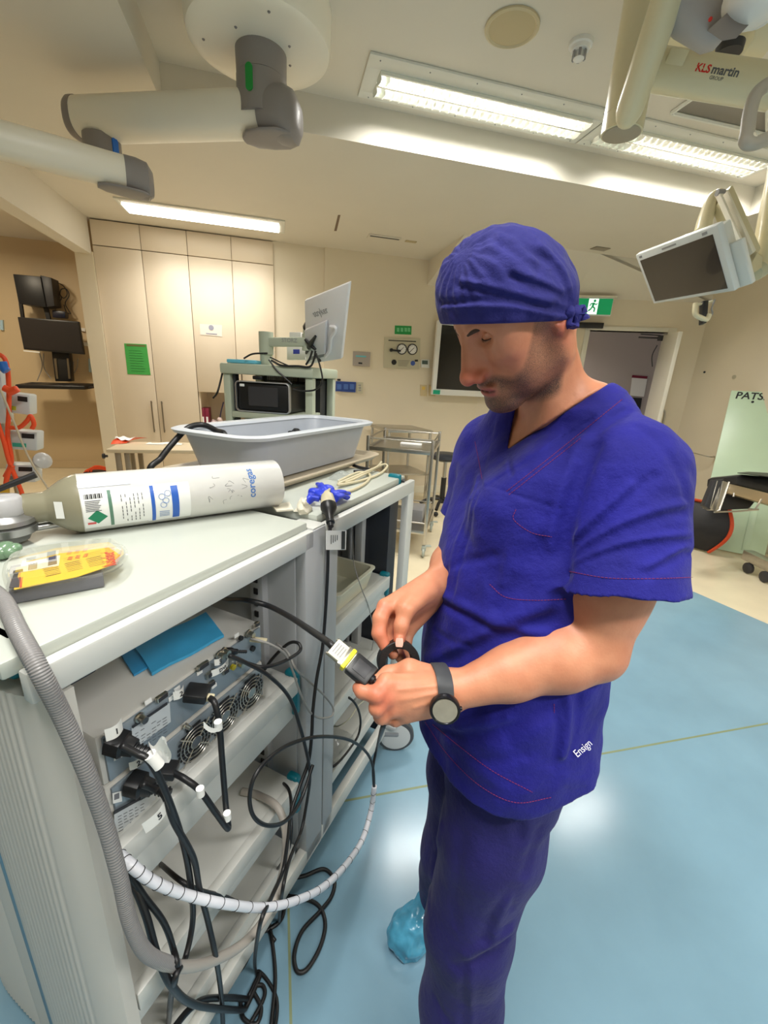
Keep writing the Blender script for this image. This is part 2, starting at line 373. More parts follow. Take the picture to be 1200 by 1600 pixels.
b = MB(); b.lathe(c+V((0, 0, -.034)), (0, 0, -1), [(0, .022), (.018, .022), (.03, .026), (.036, .018)], 24); part('sensor_head', b, M_white, t)
def ceilbox(name, px, z, sx, sy, m, label, cat, th=.008):
    c = onz(*px, z); b = MB(); b.box((c.x-sx/2, c.y-sy/2, z-th), (c.x+sx/2, c.y+sy/2, z-.0005), .002); return solo(name, b, m, label, cat), c
o, c = ceilbox('air_vent', (600, 371), ZC, .34, .13, M_ceil, 'slim slot vent in the ceiling above the gauge panel', 'air vent', .012)
b = MB(); b.box((c.x-.155, c.y-.05, ZC-.0135), (c.x+.155, c.y-.02, ZC-.012)); part('slot', b, M_dark, o, 'dark slot')
ceilbox('ceiling_tile_clip', (642, 377), ZC, .12, .05, M_spk, 'tiny beige cover on the ceiling right of the slot vent', 'cover')
ceilbox('air_vent', (938, 388), ZC, .17, .1, mat('vent_grey', (150, 140, 125), .6), 'small grey vent where the sloping ceiling begins', 'air vent')
p = [onz(*q, ZC-.001) for q in ((528, 336), (532, 336), (526, 361), (522, 361))]
b = MB(); b.quadbox(p, (0, 0, 1), .0008); solo('access_hatch', b, M_gap, 'thin dark hatch joint in the ceiling right of the bright flush light', 'hatch')
q = [onz(*p, ZT-.002) for p in ((1050, 174), (1110, 132), (1200, 150), (1200, 208))]
b = MB(); b.quadbox(q, (0, 0, 1), .001); o = solo('ceiling_panel', b, mat('panel_grey', (140, 134, 124), .5), 'grey access panel in the raised ceiling behind the lettered arm', 'panel')
b = MB()
for i in range(4): b.tube([q[i]-V((0, 0, .006)), q[(i+1) % 4]-V((0, 0, .006))], .012, 6, False)
part('frame', b, M_fix, o)
# ---------------------------------------------------------------- tall cupboards
def cab_pt(px, py): return onY(px, py, 5.6)
xs = [-1.835, -1.375, -.92, -.468, -.018]; zd = 2.69
def cupboard(i, label):
    xa, xb, xc = xs[2*i], xs[2*i+1], xs[2*i+2]
    t = thing('tall_cupboard', label, 'cupboard', ((xa+xc)/2, 5.9, 0))
    niche = i == 1
    b = MB()
    if niche:
        b.box((xa+.003, 5.625, 1.27), (xc-.002, 6.2, ZC-.004)); b.box((xa+.003, 6.15, .0), (xc-.002, 6.2, 1.27)); b.box((xa+.003, 5.625, 0), (xa+.02, 6.15, 1.27)); b.box((xc-.02, 5.625, 0), (xc-.002, 6.15, 1.27)); b.box((xa+.02, 5.625, 0), (xc-.02, 6.15, .8))
    else: b.box((xa+.003, 5.625, 0), (xc-.002, 6.2, ZC-.004))
    part('carcass', b, M_gap if not niche else M_cab, t)
    z0 = 1.265 if niche else .12
    for k, (x0, x1) in enumerate(((xa, xb), (xb, xc))):
        b = MB(); b.box((x0+.003, 5.602, z0), (x1-.003, 5.623, zd-.004), .002); d = part('door', b, M_cab, t)
        hx = (x1-.055) if k == 0 else (x0+.055); za, zb = (.78, 1.14) if not niche else (1.3, 1.62)
        b = MB(); b.tube([(hx, 5.6, za+.02), (hx, 5.575, za+.02)], .006, 8, False); b.tube([(hx, 5.6, zb-.02), (hx, 5.575, zb-.02)], .006, 8, False); b.cyl((hx, 5.572, za), (hx, 5.572, zb), .0075)
        part('handle', b, M_steeld, d, 'brushed steel bar handle')
        b = MB(); b.box((x0+.003, 5.602, zd+.004), (x1-.003, 5.623, ZC-.012), .002); part('overhead_door', b, M_cab, t)
    if niche:
        for z0, z1 in ((.66, .795), (.4, .65), (.12, .39)):
            b = MB(); b.box((xa+.003, 5.602, z0), (xc-.003, 5.623, z1), .002); d = part('drawer', b, M_cab if z0 < .6 else mat('drawer_wood', (190, 165, 135), .5), t)
            b = MB(); b.cyl((xa+.2, 5.575, (z0+z1)/2), (xa+.4, 5.575, (z0+z1)/2), .006); part('handle', b, M_steeld, d)
    else:
        b = MB(); b.box((xa+.003, 5.64, .0), (xc-.003, 5.66, .12)); part('plinth', b, M_gap, t)
    return t
cupboard(0, 'tall cream cupboard with a green notice on its door, next to the column')
cupboard(1, 'tall cream cupboard with an open shelf niche under its doors, next to the wall')
def sheet(name, pts, Y, m, label, cat, th=.002):
    b = MB(); b.quadbox([onY(x, y, Y) for x, y in pts], (0, -1, 0), th); return solo(name, b, m, label, cat)
M_green = mat('green_paper', (70, 168, 78), .6)
M_greenk = mat('green_dark', (52, 128, 60), .6)
o = sheet('paper_notice', ((194, 536.5), (229, 538), (235.5, 586), (199.5, 584.5)), 5.6005, M_green, 'bright green paper notice taped to the left tall cupboard', 'notice')
b = MB()
b.quadbox([onY(x, y, 5.598) for x, y in ((197, 537.5), (227, 539.5), (227.5, 542), (198, 540.5))], (0, -1, 0), .001)
b.mi = 1
for k in range(9):
    y = 547+k*4; b.quadbox([onY(x, yy, 5.598) for x, yy in ((201+k*.5, y), (222+k*.6+random.uniform(-5, 3), y+1), (222+k*.6, y+1.8), (201+k*.5, y+.8))], (0, -1, 0), .0006)
part('print', b, [mat('tape_brown', (110, 110, 60), .6), M_greenk], o, 'printed lines')
o = sheet('paper_notice', ((312, 506), (347, 508), (347, 526), (313, 523)), 5.6005, mat('paper_cream', (232, 220, 206), .6), 'small pale paper notice with a grey logo on the right tall cupboard', 'notice')
b = MB(); c = onY(330, 512, 5.597); b.cyl(c, c+V((0, -.001, 0)), .028); b.box((c.x-.06, 5.596, c.z-.07), (c.x+.06, 5.597, c.z-.06)); part('logo', b, mat('logo_grey', (150, 150, 165), .6), o)
# binders and small things in the niche
for k, (px, h) in enumerate(((316, .27), (322.5, .27))):
    c = onY(px, 628, 5.68); b = MB(); b.box((c.x-.024, 5.66, .803), (c.x+.022, 5.86, .803+h), .004)
    o = solo('binder', b, mat('maroon_binder', (124, 26, 52), .45), 'maroon ring binder in the cupboard niche, %s' % ('left one of the pair' if k == 0 else 'right one of the pair'), 'binder', 'maroon binders in the niche')
    b = MB(); b.box((c.x-.012, 5.6575, .9), (c.x+.01, 5.66, .97)); part('spine_label', b, M_paper, o)
c = onY(337, 622, 5.72)
t = thing('toy_bundle', 'small pale soft bundle on dark holder in the cupboard niche', 'ornament', (c.x, c.y, .802))
b = MB(); b.box((c.x-.05, 5.68, .802), (c.x+.06, 5.78, .86), .01); part('base', b, M_dark, t)
b = MB()
for k in range(9): b.sphere((c.x+random.uniform(-.05, .05), 5.72+random.uniform(-.03, .03), .89+random.uniform(-.02, .05)), random.uniform(.02, .032), 12)
part('puff', b, mat('puff_pink', (226, 204, 200), .8), t)
b = MB(); b.tube([(c.x+.02, 5.73, .87), (c.x+.05, 5.72, 1.02), (c.x+.09, 5.7, 1.15)], .007); part('stick', b, mat('navy_plastic', (40, 40, 90), .4), t)
# ---------------------------------------------------------------- the gas and services wall
M_plate = mat('service_plate', (196, 190, 166), .35, .2)
o = sheet('gas_alarm_panel', ((600.5, 527), (656.5, 529), (655, 577), (599, 574.5)), 5.599, M_plate, 'beige medical gas panel with two round gauges on the back wall', 'gas panel', .012)
def wp(x, y, off=.0): return onY(x, y, 5.586-off)
for px, py in ((627.5, 545.5), (644, 546)):
    c = wp(px, py); b = MB(); b.lathe(c, (0, -1, 0), [(0, .066), (.02, .066), (.026, .058), (.016, .055)], 32); g = part('gauge', b, M_dark, o, 'black rimmed gauge')
    b = MB(); b.cyl(c+V((0, -.0165, 0)), c+V((0, -.0175, 0)), .054); part('dial', b, M_paper, g)
    b = MB(); b.obox(c+V((-.008, -.019, -.008)), V((.03, 0, .03)), V((0, .001, 0)), V((.002, 0, -.002))); 
    for k in range(9):
        a = math.radians(-40+k*32.5); d = V((math.cos(a), 0, math.sin(a))); b.obox(c+d*.045+V((0, -.018, 0)), d*.006, V((0, .0006, 0)), V((d.z, 0, -d.x))*.0015)
    part('needle', b, M_ink, g)
c = wp(611, 547); b = MB(); b.cyl(c, c+V((0, -.03, 0)), .02); b.obox(c+V((.05, -.03, -.003)), (.07, 0, 0), (0, .008, 0), (0, 0, .011), .004); part('lever', b, M_ink, o, 'black lever')
c = wp(615.5, 566); b = MB(); b.lathe(c, (0, -1, 0), [(0, .032), (.01, .032), (.02, .02), (.03, .02)], 24); part('knob', b, M_ink, o)
c = wp(645, 567.5); b = MB(); b.lathe(c, (0, -1, 0), [(0, .03), (.008, .03), (.018, .02)], 24); part('outlet', b, mat('outlet_blue', (60, 90, 170), .4), o, 'blue gas outlet')
b = MB(); b.quadbox([wp(x, y) for x, y in ((648, 562), (653, 562), (653, 565), (648, 565))], (0, -1, 0), .002); b.quadbox([wp(x, y) for x, y in ((607, 531), (650, 533), (650, 534.5), (607, 532.5))], (0, -1, 0), .001)
for k in range(5): b.quadbox([wp(x, y) for x, y in ((622, 563+2*k), (640-k, 563.6+2*k), (640-k, 564+2*k), (622, 563.4+2*k))], (0, -1, 0), .001)
part('print', b, M_ink, o)
o = sheet('wall_sign', ((617, 508.5), (643, 509.5), (642.5, 523), (616.5, 522)), 5.6, mat('sign_green', (20, 150, 70), .5), 'small green sign above the medical gas panel', 'sign', .004)
b = MB()
for x in (622, 628, 634, 639): b.quadbox([onY(x+dx, y, 5.594) for dx, y in ((-2, 512), (2, 512.3), (2, 518.5), (-2, 518.2))], (0, -1, 0), .001)
part('pictogram', b, mat('sign_mint', (110, 200, 140), .5), o)
o = sheet('wall_panel', ((551.5, 549), (578.5, 550.5), (577.5, 573), (551, 571)), 5.6, mat('panel_alu', (170, 160, 152), .35, .4), 'grey metal control panel with a teal logo left of the gas panel', 'control panel', .015)
b = MB(); b.quadbox([onY(x, y, 5.582) for x, y in ((556, 555), (572, 556), (572, 558.5), (556, 557.5))], (0, -1, 0), .001); part('logo', b, mat('logo_teal', (110, 190, 200), .4), o)
b = MB(); b.quadbox([onY(x, y, 5.582) for x, y in ((560, 566), (566, 566.5), (566, 569), (560, 568.5))], (0, -1, 0), .001); part('port', b, M_ink, o)
o = sheet('data_outlet', ((524.5, 595.5), (556, 597), (555, 613), (524, 611)), 5.6, mat('outlet_navy', (36, 66, 140), .4), 'navy blue triple data outlet plate low on the back wall', 'outlet', .02)
b = MB()
for x in (530, 540.5, 550): b.quadbox([onY(x+dx, y, 5.578) for dx, y in ((-3.4, 600), (3.4, 600.4), (3.4, 608.6), (-3.4, 608.2))], (0, -1, 0), .003)
part('socket', b, mat('socket_blue', (70, 105, 175), .4), o)
b = MB(); b.quadbox([onY(x, y, 5.59) for x, y in ((527, 592), (532, 592.2), (532, 595), (527, 594.8))], (0, -1, 0), .01); part('tab', b, M_ink, o)
o = sheet('data_outlet', ((557, 597), (567, 597.5), (566.5, 615), (557, 614)), 5.6, M_plate, 'cream vertical double outlet beside the navy outlet plate', 'outlet', .012)
b = MB()
for y in (602, 606, 610): b.quadbox([onY(x, yy, 5.586) for x, yy in ((560, y-1), (564, y-1), (564, y+1), (560, y+1))], (0, -1, 0), .002)
part('socket', b, M_greyp, o)
o = sheet('thermostat', ((658, 561.5), (670, 562), (670, 575), (657.5, 574)), 5.6, M_white, 'little white thermostat with dark display beside the gas panel', 'thermostat', .02)
b = MB(); b.quadbox([onY(x, y, 5.578) for x, y in ((659.5, 563), (668.5, 563.5), (668.5, 569.5), (659.5, 569))], (0, -1, 0), .001); part('display', b, mat('lcd_grey', (70, 90, 84), .3), o)
for k, x in enumerate((662, 675)):
    o = sheet('light_switch', ((x-5.5, 601), (x+5, 601.5), (x+5, 619), (x-5.5, 618.5)), 5.6, mat('switch_cream', (208, 188, 146), .4), 'cream light switch under the thermostat, %s of the two' % ('farther from the screen' if k == 0 else 'nearer the screen'), 'switch', .01)
    b = MB(); b.quadbox([onY(xx, y, 5.588) for xx, y in ((x-2.5, 604), (x+2, 604), (x+2, 609), (x-2.5, 609))], (0, -1, 0), .004); part('rocker', b, mat('switch_amber', (226, 190, 90), .4), o, 'amber rocker')
# large wall screen behind the head
t = thing('wall_display', 'large black wall display with white frame partly hidden behind the man', 'display', onY(730, 570, 5.5))
q = [onY(x, y, 5.45) for x, y in ((684.5, 500), (835, 510), (826, 634), (684, 617))]
b = MB(); b.quadbox([q[0], V((q[0].x+1.05, 5.45, q[0].z)), V((q[0].x+1.05, 5.45, q[3].z)), V((q[0].x, 5.45, q[3].z))], (0, 1, 0), .06, .006); part('housing', b, M_white, t)
X0, X1, Z0, Z1 = q[0].x+.055, q[0].x+1.0, q[3].z+.075, q[0].z-.05
b = MB(); b.box((X0, 5.446, Z0), (X1, 5.4495, Z1)); part('screen', b, M_screen, t)
b = MB(); b.box((q[0].x+.015, 5.444, q[3].z+.008), (q[0].x+.11, 5.4495, q[3].z+.06)); part('sticker', b, mat('sticker_green', (0, 168, 130), .4), t, 'green sticker in the corner')
b = MB(); b.box((q[0].x+.4, 5.51, q[3].z+.3), (q[0].x+.6, 5.598, q[3].z+.5)); part('wall_mount', b, M_dark, t)
# ---------------------------------------------------------------- door wall fittings
M_exit = mat('exit_green', (0, 140, 84), .4, emit=.35); M_exitw = mat('exit_white', (235, 250, 240), .5, emit=.75)
ed = DD; c = onD(925, 482)+DN*.12
t = thing('exit_sign', 'green running man exit sign hanging above the doorway', 'exit sign', c)
W, H = .2, .1
b = MB(); b.obox(c, ed*W, DN*.02, (0, 0, H), .006); part('housing', b, M_white, t)
b = MB(); b.obox(c+DN*.021, ed*(W-.008), DN*.001, (0, 0, H-.012)); part('face', b, M_exit, t)
b = MB(); b.obox(c+DN*.023-ed*.02, ed*.055, DN*.0005, (0, 0, H-.014)); part('panel', b, M_exitw, t)
b = MB(); n = DN*.0245; e0 = c+n-ed*.02
def limb(*pts, r=.009): b.tube([e0+ed*x+V((0, 0, z)) for x, z in pts], r, 8, False)
b.lathe(e0+ed*.012+V((0, 0, .062))-DN*.001, DN, [(0, .015), (.002, .015)], 16)
limb((.004, .04), (-.004, .0), r=.013); limb((-.004, .0), (.024, -.02), (.02, -.06)); limb((-.004, .0), (-.022, -.03), (-.045, -.05)); limb((.006, .036), (.032, .02), (.044, .034), r=.007); limb((.004, .036), (-.026, .03), (-.036, .006), r=.007)
part('running_man', b, M_exit, t)
b = MB(); b.obox(c+V((0, 0, H+.012)), ed*(W+.03), DN*.012, (0, 0, .012), .003); part('bracket', b, M_trim, t)
a0, a1 = onD(902, 509), onD(939, 509)
b = MB(); b.obox((a0+a1)/2+DN*.03-DD*.06, DD*((a1-a0).length/2+.08), DN*.028, (0, 0, .032), .006); solo('door_sensor', b, M_black, 'black motion sensor bar above the doorway', 'sensor')
# slide board and its black mate leaning on the right wall
M_pat = mat('board_mint', (196, 220, 190), .35, noise=.03, nscale=4)
B0, B1 = onz(1086, 851, .01), onz(1171, 868, .01)
ax = (B1-B0).normalized(); T0 = hit(1143, 610, B0, ax)
lean = (T0-B0); lean -= ax*lean.dot(ax); L_ = lean.length; lu = lean.normalized(); bn = ax.cross(lu)
if bn.dot(EYE-B0) < 0: bn = -bn
wd = .58
t = thing('slide_board', 'pale green patient slide board leaning on the right wall', 'slide board', B0+ax*.27)
b = MB(); Bc = T0-lu*L_; Bc = B0
b.quadbox([Bc, Bc+ax*wd, Bc+ax*wd+lu*L_, Bc+lu*L_], -bn, .008, .003); part('board', b, M_pat, t)
b = MB()
for f in (.3, .72): b.obox(Bc+ax*wd*f+lu*.34+bn*.002, ax*.03, lu*.3, bn*.003, .002)
part('ridge', b, M_pat, t)
tl = Bc+lu*(L_-.055)+ax*.235+bn*.003
lettering('lettering', 'PATSLIDE', tl+ax*.03, ax, lu, .105, M_ink, t, bold=.002, shear=.12)
b = MB(); b.cyl(Bc+lu*(L_-.115)+ax*.2, Bc+lu*(L_-.115)+ax*.2+bn*.004, .012); part('eyelet', b, M_ink, t)
# black and orange transfer sheet rolled against the wall
t = thing('transfer_mat', 'black rolled transfer mat with orange edge propped on the right wall', 'transfer mat', onz(1100, 850, 0))
c0 = onz(1090, 852, 0)
a0_, a1_ = onz(1108, 864, 0), onz(1040, 846, 0); mt_ = (a1_-a0_).normalized(); mb_ = V((mt_.y, -mt_.x, 0)); mb_ = mb_ if mb_.dot(EYE-a0_) > 0 else -mb_
def fold(u, v):
    return a0_-mt_*(.12*math.sin(math.pi*v*.9)*(1-u))+mt_*(.75*u)+mb_*(.03+.07*math.sin(math.pi*v)*(1-.4*u)-.10*v)+V((0, 0, .02+.47*v))
b = MB(); b.grid(fold, 12, 14); part('mat', b, mat('mat_black', (24, 22, 24), .55, bump=.3, bscale=30), t)
b = MB(); b.tube([fold(0, v/14)+mb_*.012 for v in range(15)]+[fold(u/12, 1)+V((0, 0, .008)) for u in range(1, 13)], .03, 8, True, 2, flat=.5); part('edge', b, mat('edge_orange', (214, 78, 40), .5), t, 'orange edging')
# small hook shelf of wire
p = onR(1105, 711)-V((.008, 0, 0))
b = MB(); b.tube([p+V((0, .32, -.1)), p+V((-.05, .3, .01)), p+V((-.12, .2, .02)), p+V((-.1, -.08, 0)), p+V((0, -.1, .0)), p+V((.06, .1, .01))], .006, 8); solo('wire_holder', b, M_steel, 'thin steel wire loop holder on the right wall above the black mat', 'holder')
for k, (x, y) in enumerate(((1101, 581.5), (1147.5, 589))):
    p = onR(x, y); b = MB(); b.lathe(p, (-1, 0, 0), [(0, .012+.01*k), (.008, .012+.01*k), (.012, .006)], 14); solo('wall_hook', b, M_dark if k == 0 else M_plate, ('tiny dark wall plug on the right wall under the swivel monitor', 'small beige wall button above the pale green slide board')[k], 'wall fitting')
# door of the alcove
b = MB(); b.box((-5, 7.16, 0), (-3.75, 7.2, 2.3)); struct('door_2', b, M_wallt)
b = MB(); b.box((-3.78, 7.13, 0), (-3.68, 7.2, 2.36)); struct('trim_3', b, M_wallt)
# ================================================================== THE TWO TROLLEYS (local u, w, z)
M_tw = mat('trolley_white', (208, 209, 204), .38, noise=.03, nscale=5)
M_tg = mat('trolley_grey', (172, 174, 176), .4)
M_tgd = mat('upright_grey', (140, 142, 146), .45)
M_top = mat('trolley_top', (190, 195, 186), .35, noise=.02, nscale=8)
M_char = mat('column_charcoal', (44, 48, 56), .45)
M_rib = mat('ribbed_aluminium', (206, 202, 194), .4)
M_blued = mat('drape_blue', (64, 166, 216), .55, noise=.1, nscale=20)
def perf(b, u, w0, z0, z1, n, face=-1):
    for k in range(n): z = z0+(z1-z0)*k/(n-1); b.box((u-.0015, w0-.006, z-.008), (u+.0015, w0+.006, z+.008))
def shelf(t, u0, u1, w0, w1, ztop, lip, name='shelf'):
    b = MB(CART); b.box((u0, w0, ztop-.02), (u1, w1, ztop), .003); b.box((u0, w0-.012, ztop-.045), (u1, w0+.01, ztop+.002), .003)
    b.box((u0, w0+.004, ztop-lip), (u1, w0+.02, ztop-.045), .002)
    return part(name, b, M_tw, t)
def clip(t, u, w, z0, z1, depth=.05):
    b = MB(CART); b.box((u-.012, w-.008, z0), (u+.012, w+depth, z1), .008, 3); return part('shelf_clip', b, M_teal, t, 'teal clip')
# ---- near trolley
tA = thing('equipment_trolley', 'white equipment trolley nearest the camera with ribbed end panel and stacked processors', 'trolley', K(.5, -.8, 0), math.pi/2-CA)
b = MB(CART); b.box((.19, .565, 1.176), (.80, 1.12, 1.2), .004); part('worktop', b, M_top, tA)
b = MB(CART); b.box((.205, .545, 1.138), (.80, .565, 1.183), .004); part('front_rail', b, M_tw, tA)
def ribbed(t, u, w0, w1, z0, z1, bulge, sgn=-1):
    b = MB(CART); n = 84; ring = []
    def pr(k):
        f = k/n; w = w0+(w1-w0)*f
        x = u + sgn*(bulge*(1-(2*f-1)**4) + (.0012*math.sin(f*2*math.pi*21) if .16 < f < .93 else 0))
        return x, w
    for z in (z0, z1): ring.append([(pr(k)[0], pr(k)[1], z) for k in range(n+1)] + [(u+.0-sgn*.02, w1, z), (u-sgn*.02, w0, z)])
    b.rings(ring); return part('end_panel', b, M_rib, t, 'ribbed aluminium end panel')
ribbed(tA, .232, .548, .84, .03, 1.132, .03)
b = MB(CART); b.box((.222, .845, .03), (.236, .868, 1.13), .002); part('corner_strip', b, mat('strip_teal', (70, 128, 160), .3), tA, 'blue teal strip')
ribbed(tA, .232, .872, 1.12, .03, 1.132, .015)
b = MB(CART); b.box((.232, .56, 1.125), (.29, 1.1, 1.165), .004); part('end_cap', b, M_dark, tA)
clip(tA, .226, .615, 1.14, 1.2)
b = MB(CART); b.box((.765, .545, .1), (.85, .575, 1.182), .003); b.box((.762, .575, .1), (.85, 1.12, 1.176), .003); part('upright', b, M_tg, tA)
b = MB(CART); b.box((.80, .548, 1.182), (.852, .62, 1.186)); part('upright_cap', b, M_tw, tA)
b = MB(CART); b.box((.742, .66, .12), (.764, .70, 1.17), .002); part('slotted_strip', b, M_tg, tA)
b = MB(CART); perf(b, .7405, .68, .2, 1.14, 30); o_ = part('slots', b, M_black, tA); o_['kind'] = 'stuff'
b = MB(CART); b.box((.232, 1.105, .1), (.85, 1.12, .62), .002); part('back_panel', b, M_tg, tA)
shelf(tA, .255, .735, .56, 1.08, .803, .13); shelf(tA, .255, .735, .56, 1.08, .455, .1); shelf(tA, .255, .735, .575, 1.08, .20, .05)
for z in (.803, .455): clip(tA, .742, .56, z-.12, z+.012, .03)
b = MB(CART); b.box((.232, .545, .09), (.85, .572, .148), .004); part('lower_rail', b, M_tw, tA)
b = MB(CART); b.box((.232, .58, .09), (.27, 1.1, .13), .004); part('base_frame', b, M_tw, tA)
M_tyre = mat('caster_tyre', (70, 72, 76), .5); M_hub = mat('caster_hub', (196, 198, 198), .4)
def caster(t, u, w, r=.062, ax=(.35, 1)):
    a = V((ax[0], ax[1], 0)).normalized(); c = V((u, w, r)); p = c-a*.014
    b = MB(CART); b.lathe(p, a, [(0, r*.8), (.002, r*.96), (.006, r), (.022, r), (.026, r*.96), (.028, r*.8)], 36); g = part('caster', b, M_tyre, t)
    b = MB(CART); b.lathe(p-a*.003, a, [(0, r*.74), (.001, r*.8), (.033, r*.8), (.034, r*.74)], 36); part('hub', b, M_hub, g)
    s = V((-a.y, a.x, 0)); b = MB(CART); b.obox(c+s*.03+V((0, 0, .015)), s*.045, a*.02, (0, 0, .014), .008); b.cyl(c+s*.03, c+s*.03+V((0, 0, r*.9)), .014); part('fork', b, M_tgd, g)
caster(tA, .36, .98); caster(tA, .74, .98); caster(tA, .3, .66)
# ---- far trolley
tB = thing('equipment_trolley', 'white equipment trolley behind the mains plug with open shelves and charcoal end column', 'trolley', K(1.2, -.8, 0), math.pi/2-CA)
b = MB(CART); b.box((.855, .575, 1.176), (1.43, 1.1, 1.2), .004); part('worktop', b, M_top, tB)
b = MB(CART); b.box((.855, .545, 1.135), (1.46, .567, 1.183), .004); part('front_rail', b, M_tw, tB)
b = MB(CART); b.box((.855, .545, .1), (.912, .572, 1.14), .003); b.box((.855, .572, .1), (.87, 1.1, 1.176), .003); part('upright', b, M_tg, tB)
b = MB(CART); b.box((1.405, .545, .1), (1.462, .572, 1.14), .003); part('upright', b, M_tw, tB)
b = MB(CART)
ring = [[(1.405+.055*math.sin(a), .585+.13-.13*math.cos(a), z) for a in [math.pi*k/12 for k in range(13)]]+[(1.335, .845, z), (1.335, .585, z)] for z in (.1, 1.182)]
b.rings(ring); part('end_column', b, M_char, tB, 'charcoal end column')
b = MB(CART)
ring = [[(1.39+.085*math.sin(a), .56+.15-.15*math.cos(a), z) for a in [math.pi*k/12 for k in range(13)]]+[(1.39, .86, z), (1.39, .56, z)] for z in (1.183, 1.19)]
b.rings(ring); part('column_cap', b, M_dark, tB)
clip(tB, 1.385, .58, 1.165, 1.212, .04)
b = MB(CART); b.box((1.30, .68, .12), (1.334, 1.08, 1.17), .003); b.box((1.27, .66, .12), (1.3, .69, 1.12), .003); part('slotted_strip', b, M_tg, tB)
b = MB(CART)
for i in range(3): b.box((1.262+.0, .7+.06*i, .14), (1.3, .712+.06*i, 1.1), .002)
part('channel', b, M_tgd, tB)
b = MB(CART); b.box((.87, 1.085, .1), (1.335, 1.1, 1.176), .002); part('back_panel', b, mat('back_white', (208, 206, 198), .45), tB)
b = MB(CART)
for uu in (1.12, 1.2):
    for k in range(26): z = .2+.036*k; b.box((uu-.004, 1.083, z-.009), (uu+.004, 1.086, z+.009))
o_ = part('slots', b, M_black, tB); o_['kind'] = 'stuff'
shelf(tB, .875, 1.325, .575, 1.07, .835, .1); shelf(tB, .875, 1.325, .575, 1.07, .54, .1); shelf(tB, .875, 1.325, .575, 1.07, .27, .05)
for z in (.835, .54): clip(tB, 1.325, .575, z-.08, z+.014, .03)
b = MB(CART); b.box((.85, .545, .09), (1.46, .572, .152), .004); part('lower_rail', b, M_tw, tB)
caster(tB, 1.37, .512, .08, (1, .5)); caster(tB, 1.37, .98); caster(tB, .95, .98)
b = MB(CART); b.box((1.33, .5, .13), (1.42, .58, .15), .005); part('caster_plate', b, M_tg, tB)
# ================================================================== stacked processors on the near trolley
M_uc = mat('unit_casing', (206, 204, 198), .4); M_ub = mat('unit_back', (146, 158, 168), .4, .3)
M_metal = mat('connector_metal', (190, 184, 170), .3, 1); M_lab = mat('rating_label', (196, 202, 206), .5)
UW = .578
def uq(px, py, off=.0): return onC(px, py, -(UW-off))      # a point on the back panel of the units
def upx(b, pts, th, off=.0): b.quadbox([uq(x, y, off) for x, y in pts], CN, th)
def z7(x, y): return 100+x*.35, 900+y*.35
def cu(px, py): p = uq(px, py); return p.dot(CD), p.z
units = []
for k, (z0, z1, lab) in enumerate(((.805, .899, 'pale grey processor, lower of the two stacked on the trolley shelf, with fan grilles'), (.902, 1.0, 'pale grey processor stacked on top, under the blue drape, with plugged sockets'))):
    t = thing('video_processor', lab, 'video processor', K(.465, -.79, z0), math.pi/2-CA)
    b = MB(CART); b.box((.282, .585, z0), (.65, 1.0, z1), .006); part('casing', b, M_uc, t)
    b = MB(CART); b.box((.29, .58, z0+.006), (.642, .586, z1-.006), .002); part('back_plate', b, M_ub, t)
    units.append(t)
lo_, hi_ = units
def zq(b, pts, th=.001, off=.0): upx(b, [z7(*p) for p in pts], th, off)
b = MB()
zq(b, ((300, 680), (470, 565), (475, 650), (305, 775))); part('rating_label', b, M_lab, hi_)
b = MB(); zq(b, ((222, 1060), (410, 965), (400, 1040), (225, 1150))); part('rating_label', b, M_lab, lo_)
def scribble(t, base, du, dv, nrow, ncol, m=mat('print_slate', (92, 98, 106), .6)):
    b = MB(); x0, y0 = base
    for r in range(nrow):
        for c in range(ncol):
            if random.random() < .75:
                x = x0+du[0]*c+dv[0]*r; y = y0+du[1]*c+dv[1]*r; f = random.uniform(.4, .85)
                zq(b, ((x, y), (x+du[0]*f, y+du[1]*f), (x+du[0]*f+dv[0]*.16, y+du[1]*f+dv[1]*.16), (x+dv[0]*.16, y+dv[1]*.16)), .0004, .0015)
    o = part('fine_print', b, m, t); o['kind'] = 'stuff'
scribble(hi_, (318, 705), (24, -15.5), (1, 12.5), 7, 6); scribble(lo_, (240, 1075), (25, -13), (1, 13), 6, 6)
b = MB(); zq(b, ((305, 668), (460, 562), (460, 574), (305, 680)), .001, .001); part('label_bar', b, M_dark, hi_)
b = MB(); zq(b, ((222, 1050), (340, 985), (340, 998), (222, 1064)), .001, .001); part('label_bar', b, M_dark, lo_)
for pts, t in ((((222, 790), (262, 770), (262, 805), (222, 826)), hi_), (((215, 970), (256, 960), (258, 1005), (217, 1016)), lo_)):
    b = MB(); zq(b, pts, .001); part('fuse_label', b, M_paper, t)
    x, y = pts[0]; b = MB(); zq(b, ((x+9, y+6), (x+31, y-3), (x+31, y+22), (x+9, y+30)), .0006, .001); part('fuse_symbol', b, mat('print_grey', (120, 120, 126), .6), t)
def dsub(t, x, y, L=60, nm='video_port'):
    c = uq(*z7(x, y), .004); s = L*.35*.00105
    b = MB(); b.obox(c, CD*s*.5, V((0, 0, .0055)), CN*.004, .0025); g = part(nm, b, M_metal, t, 'metal connector socket')
    b = MB(); b.obox(c+CN*.0035, CD*s*.4, V((0, 0, .0035)), CN*.001); part('socket', b, M_dark, g)
for x, y, L in ((436, 540, 60), (620, 400, 70), (655, 435, 60), (658, 480, 40), (720, 425, 40), (860, 215, 34)): dsub(hi_, x, y, L)
def bnc(t, x, y, r=.006):
    c = uq(*z7(x, y)); b = MB(); b.lathe(c, CN, [(0, r*1.4), (.003, r*1.4), (.004, r), (.016, r), (.016, r*.6)], 14); part('signal_jack', b, M_metal, t)
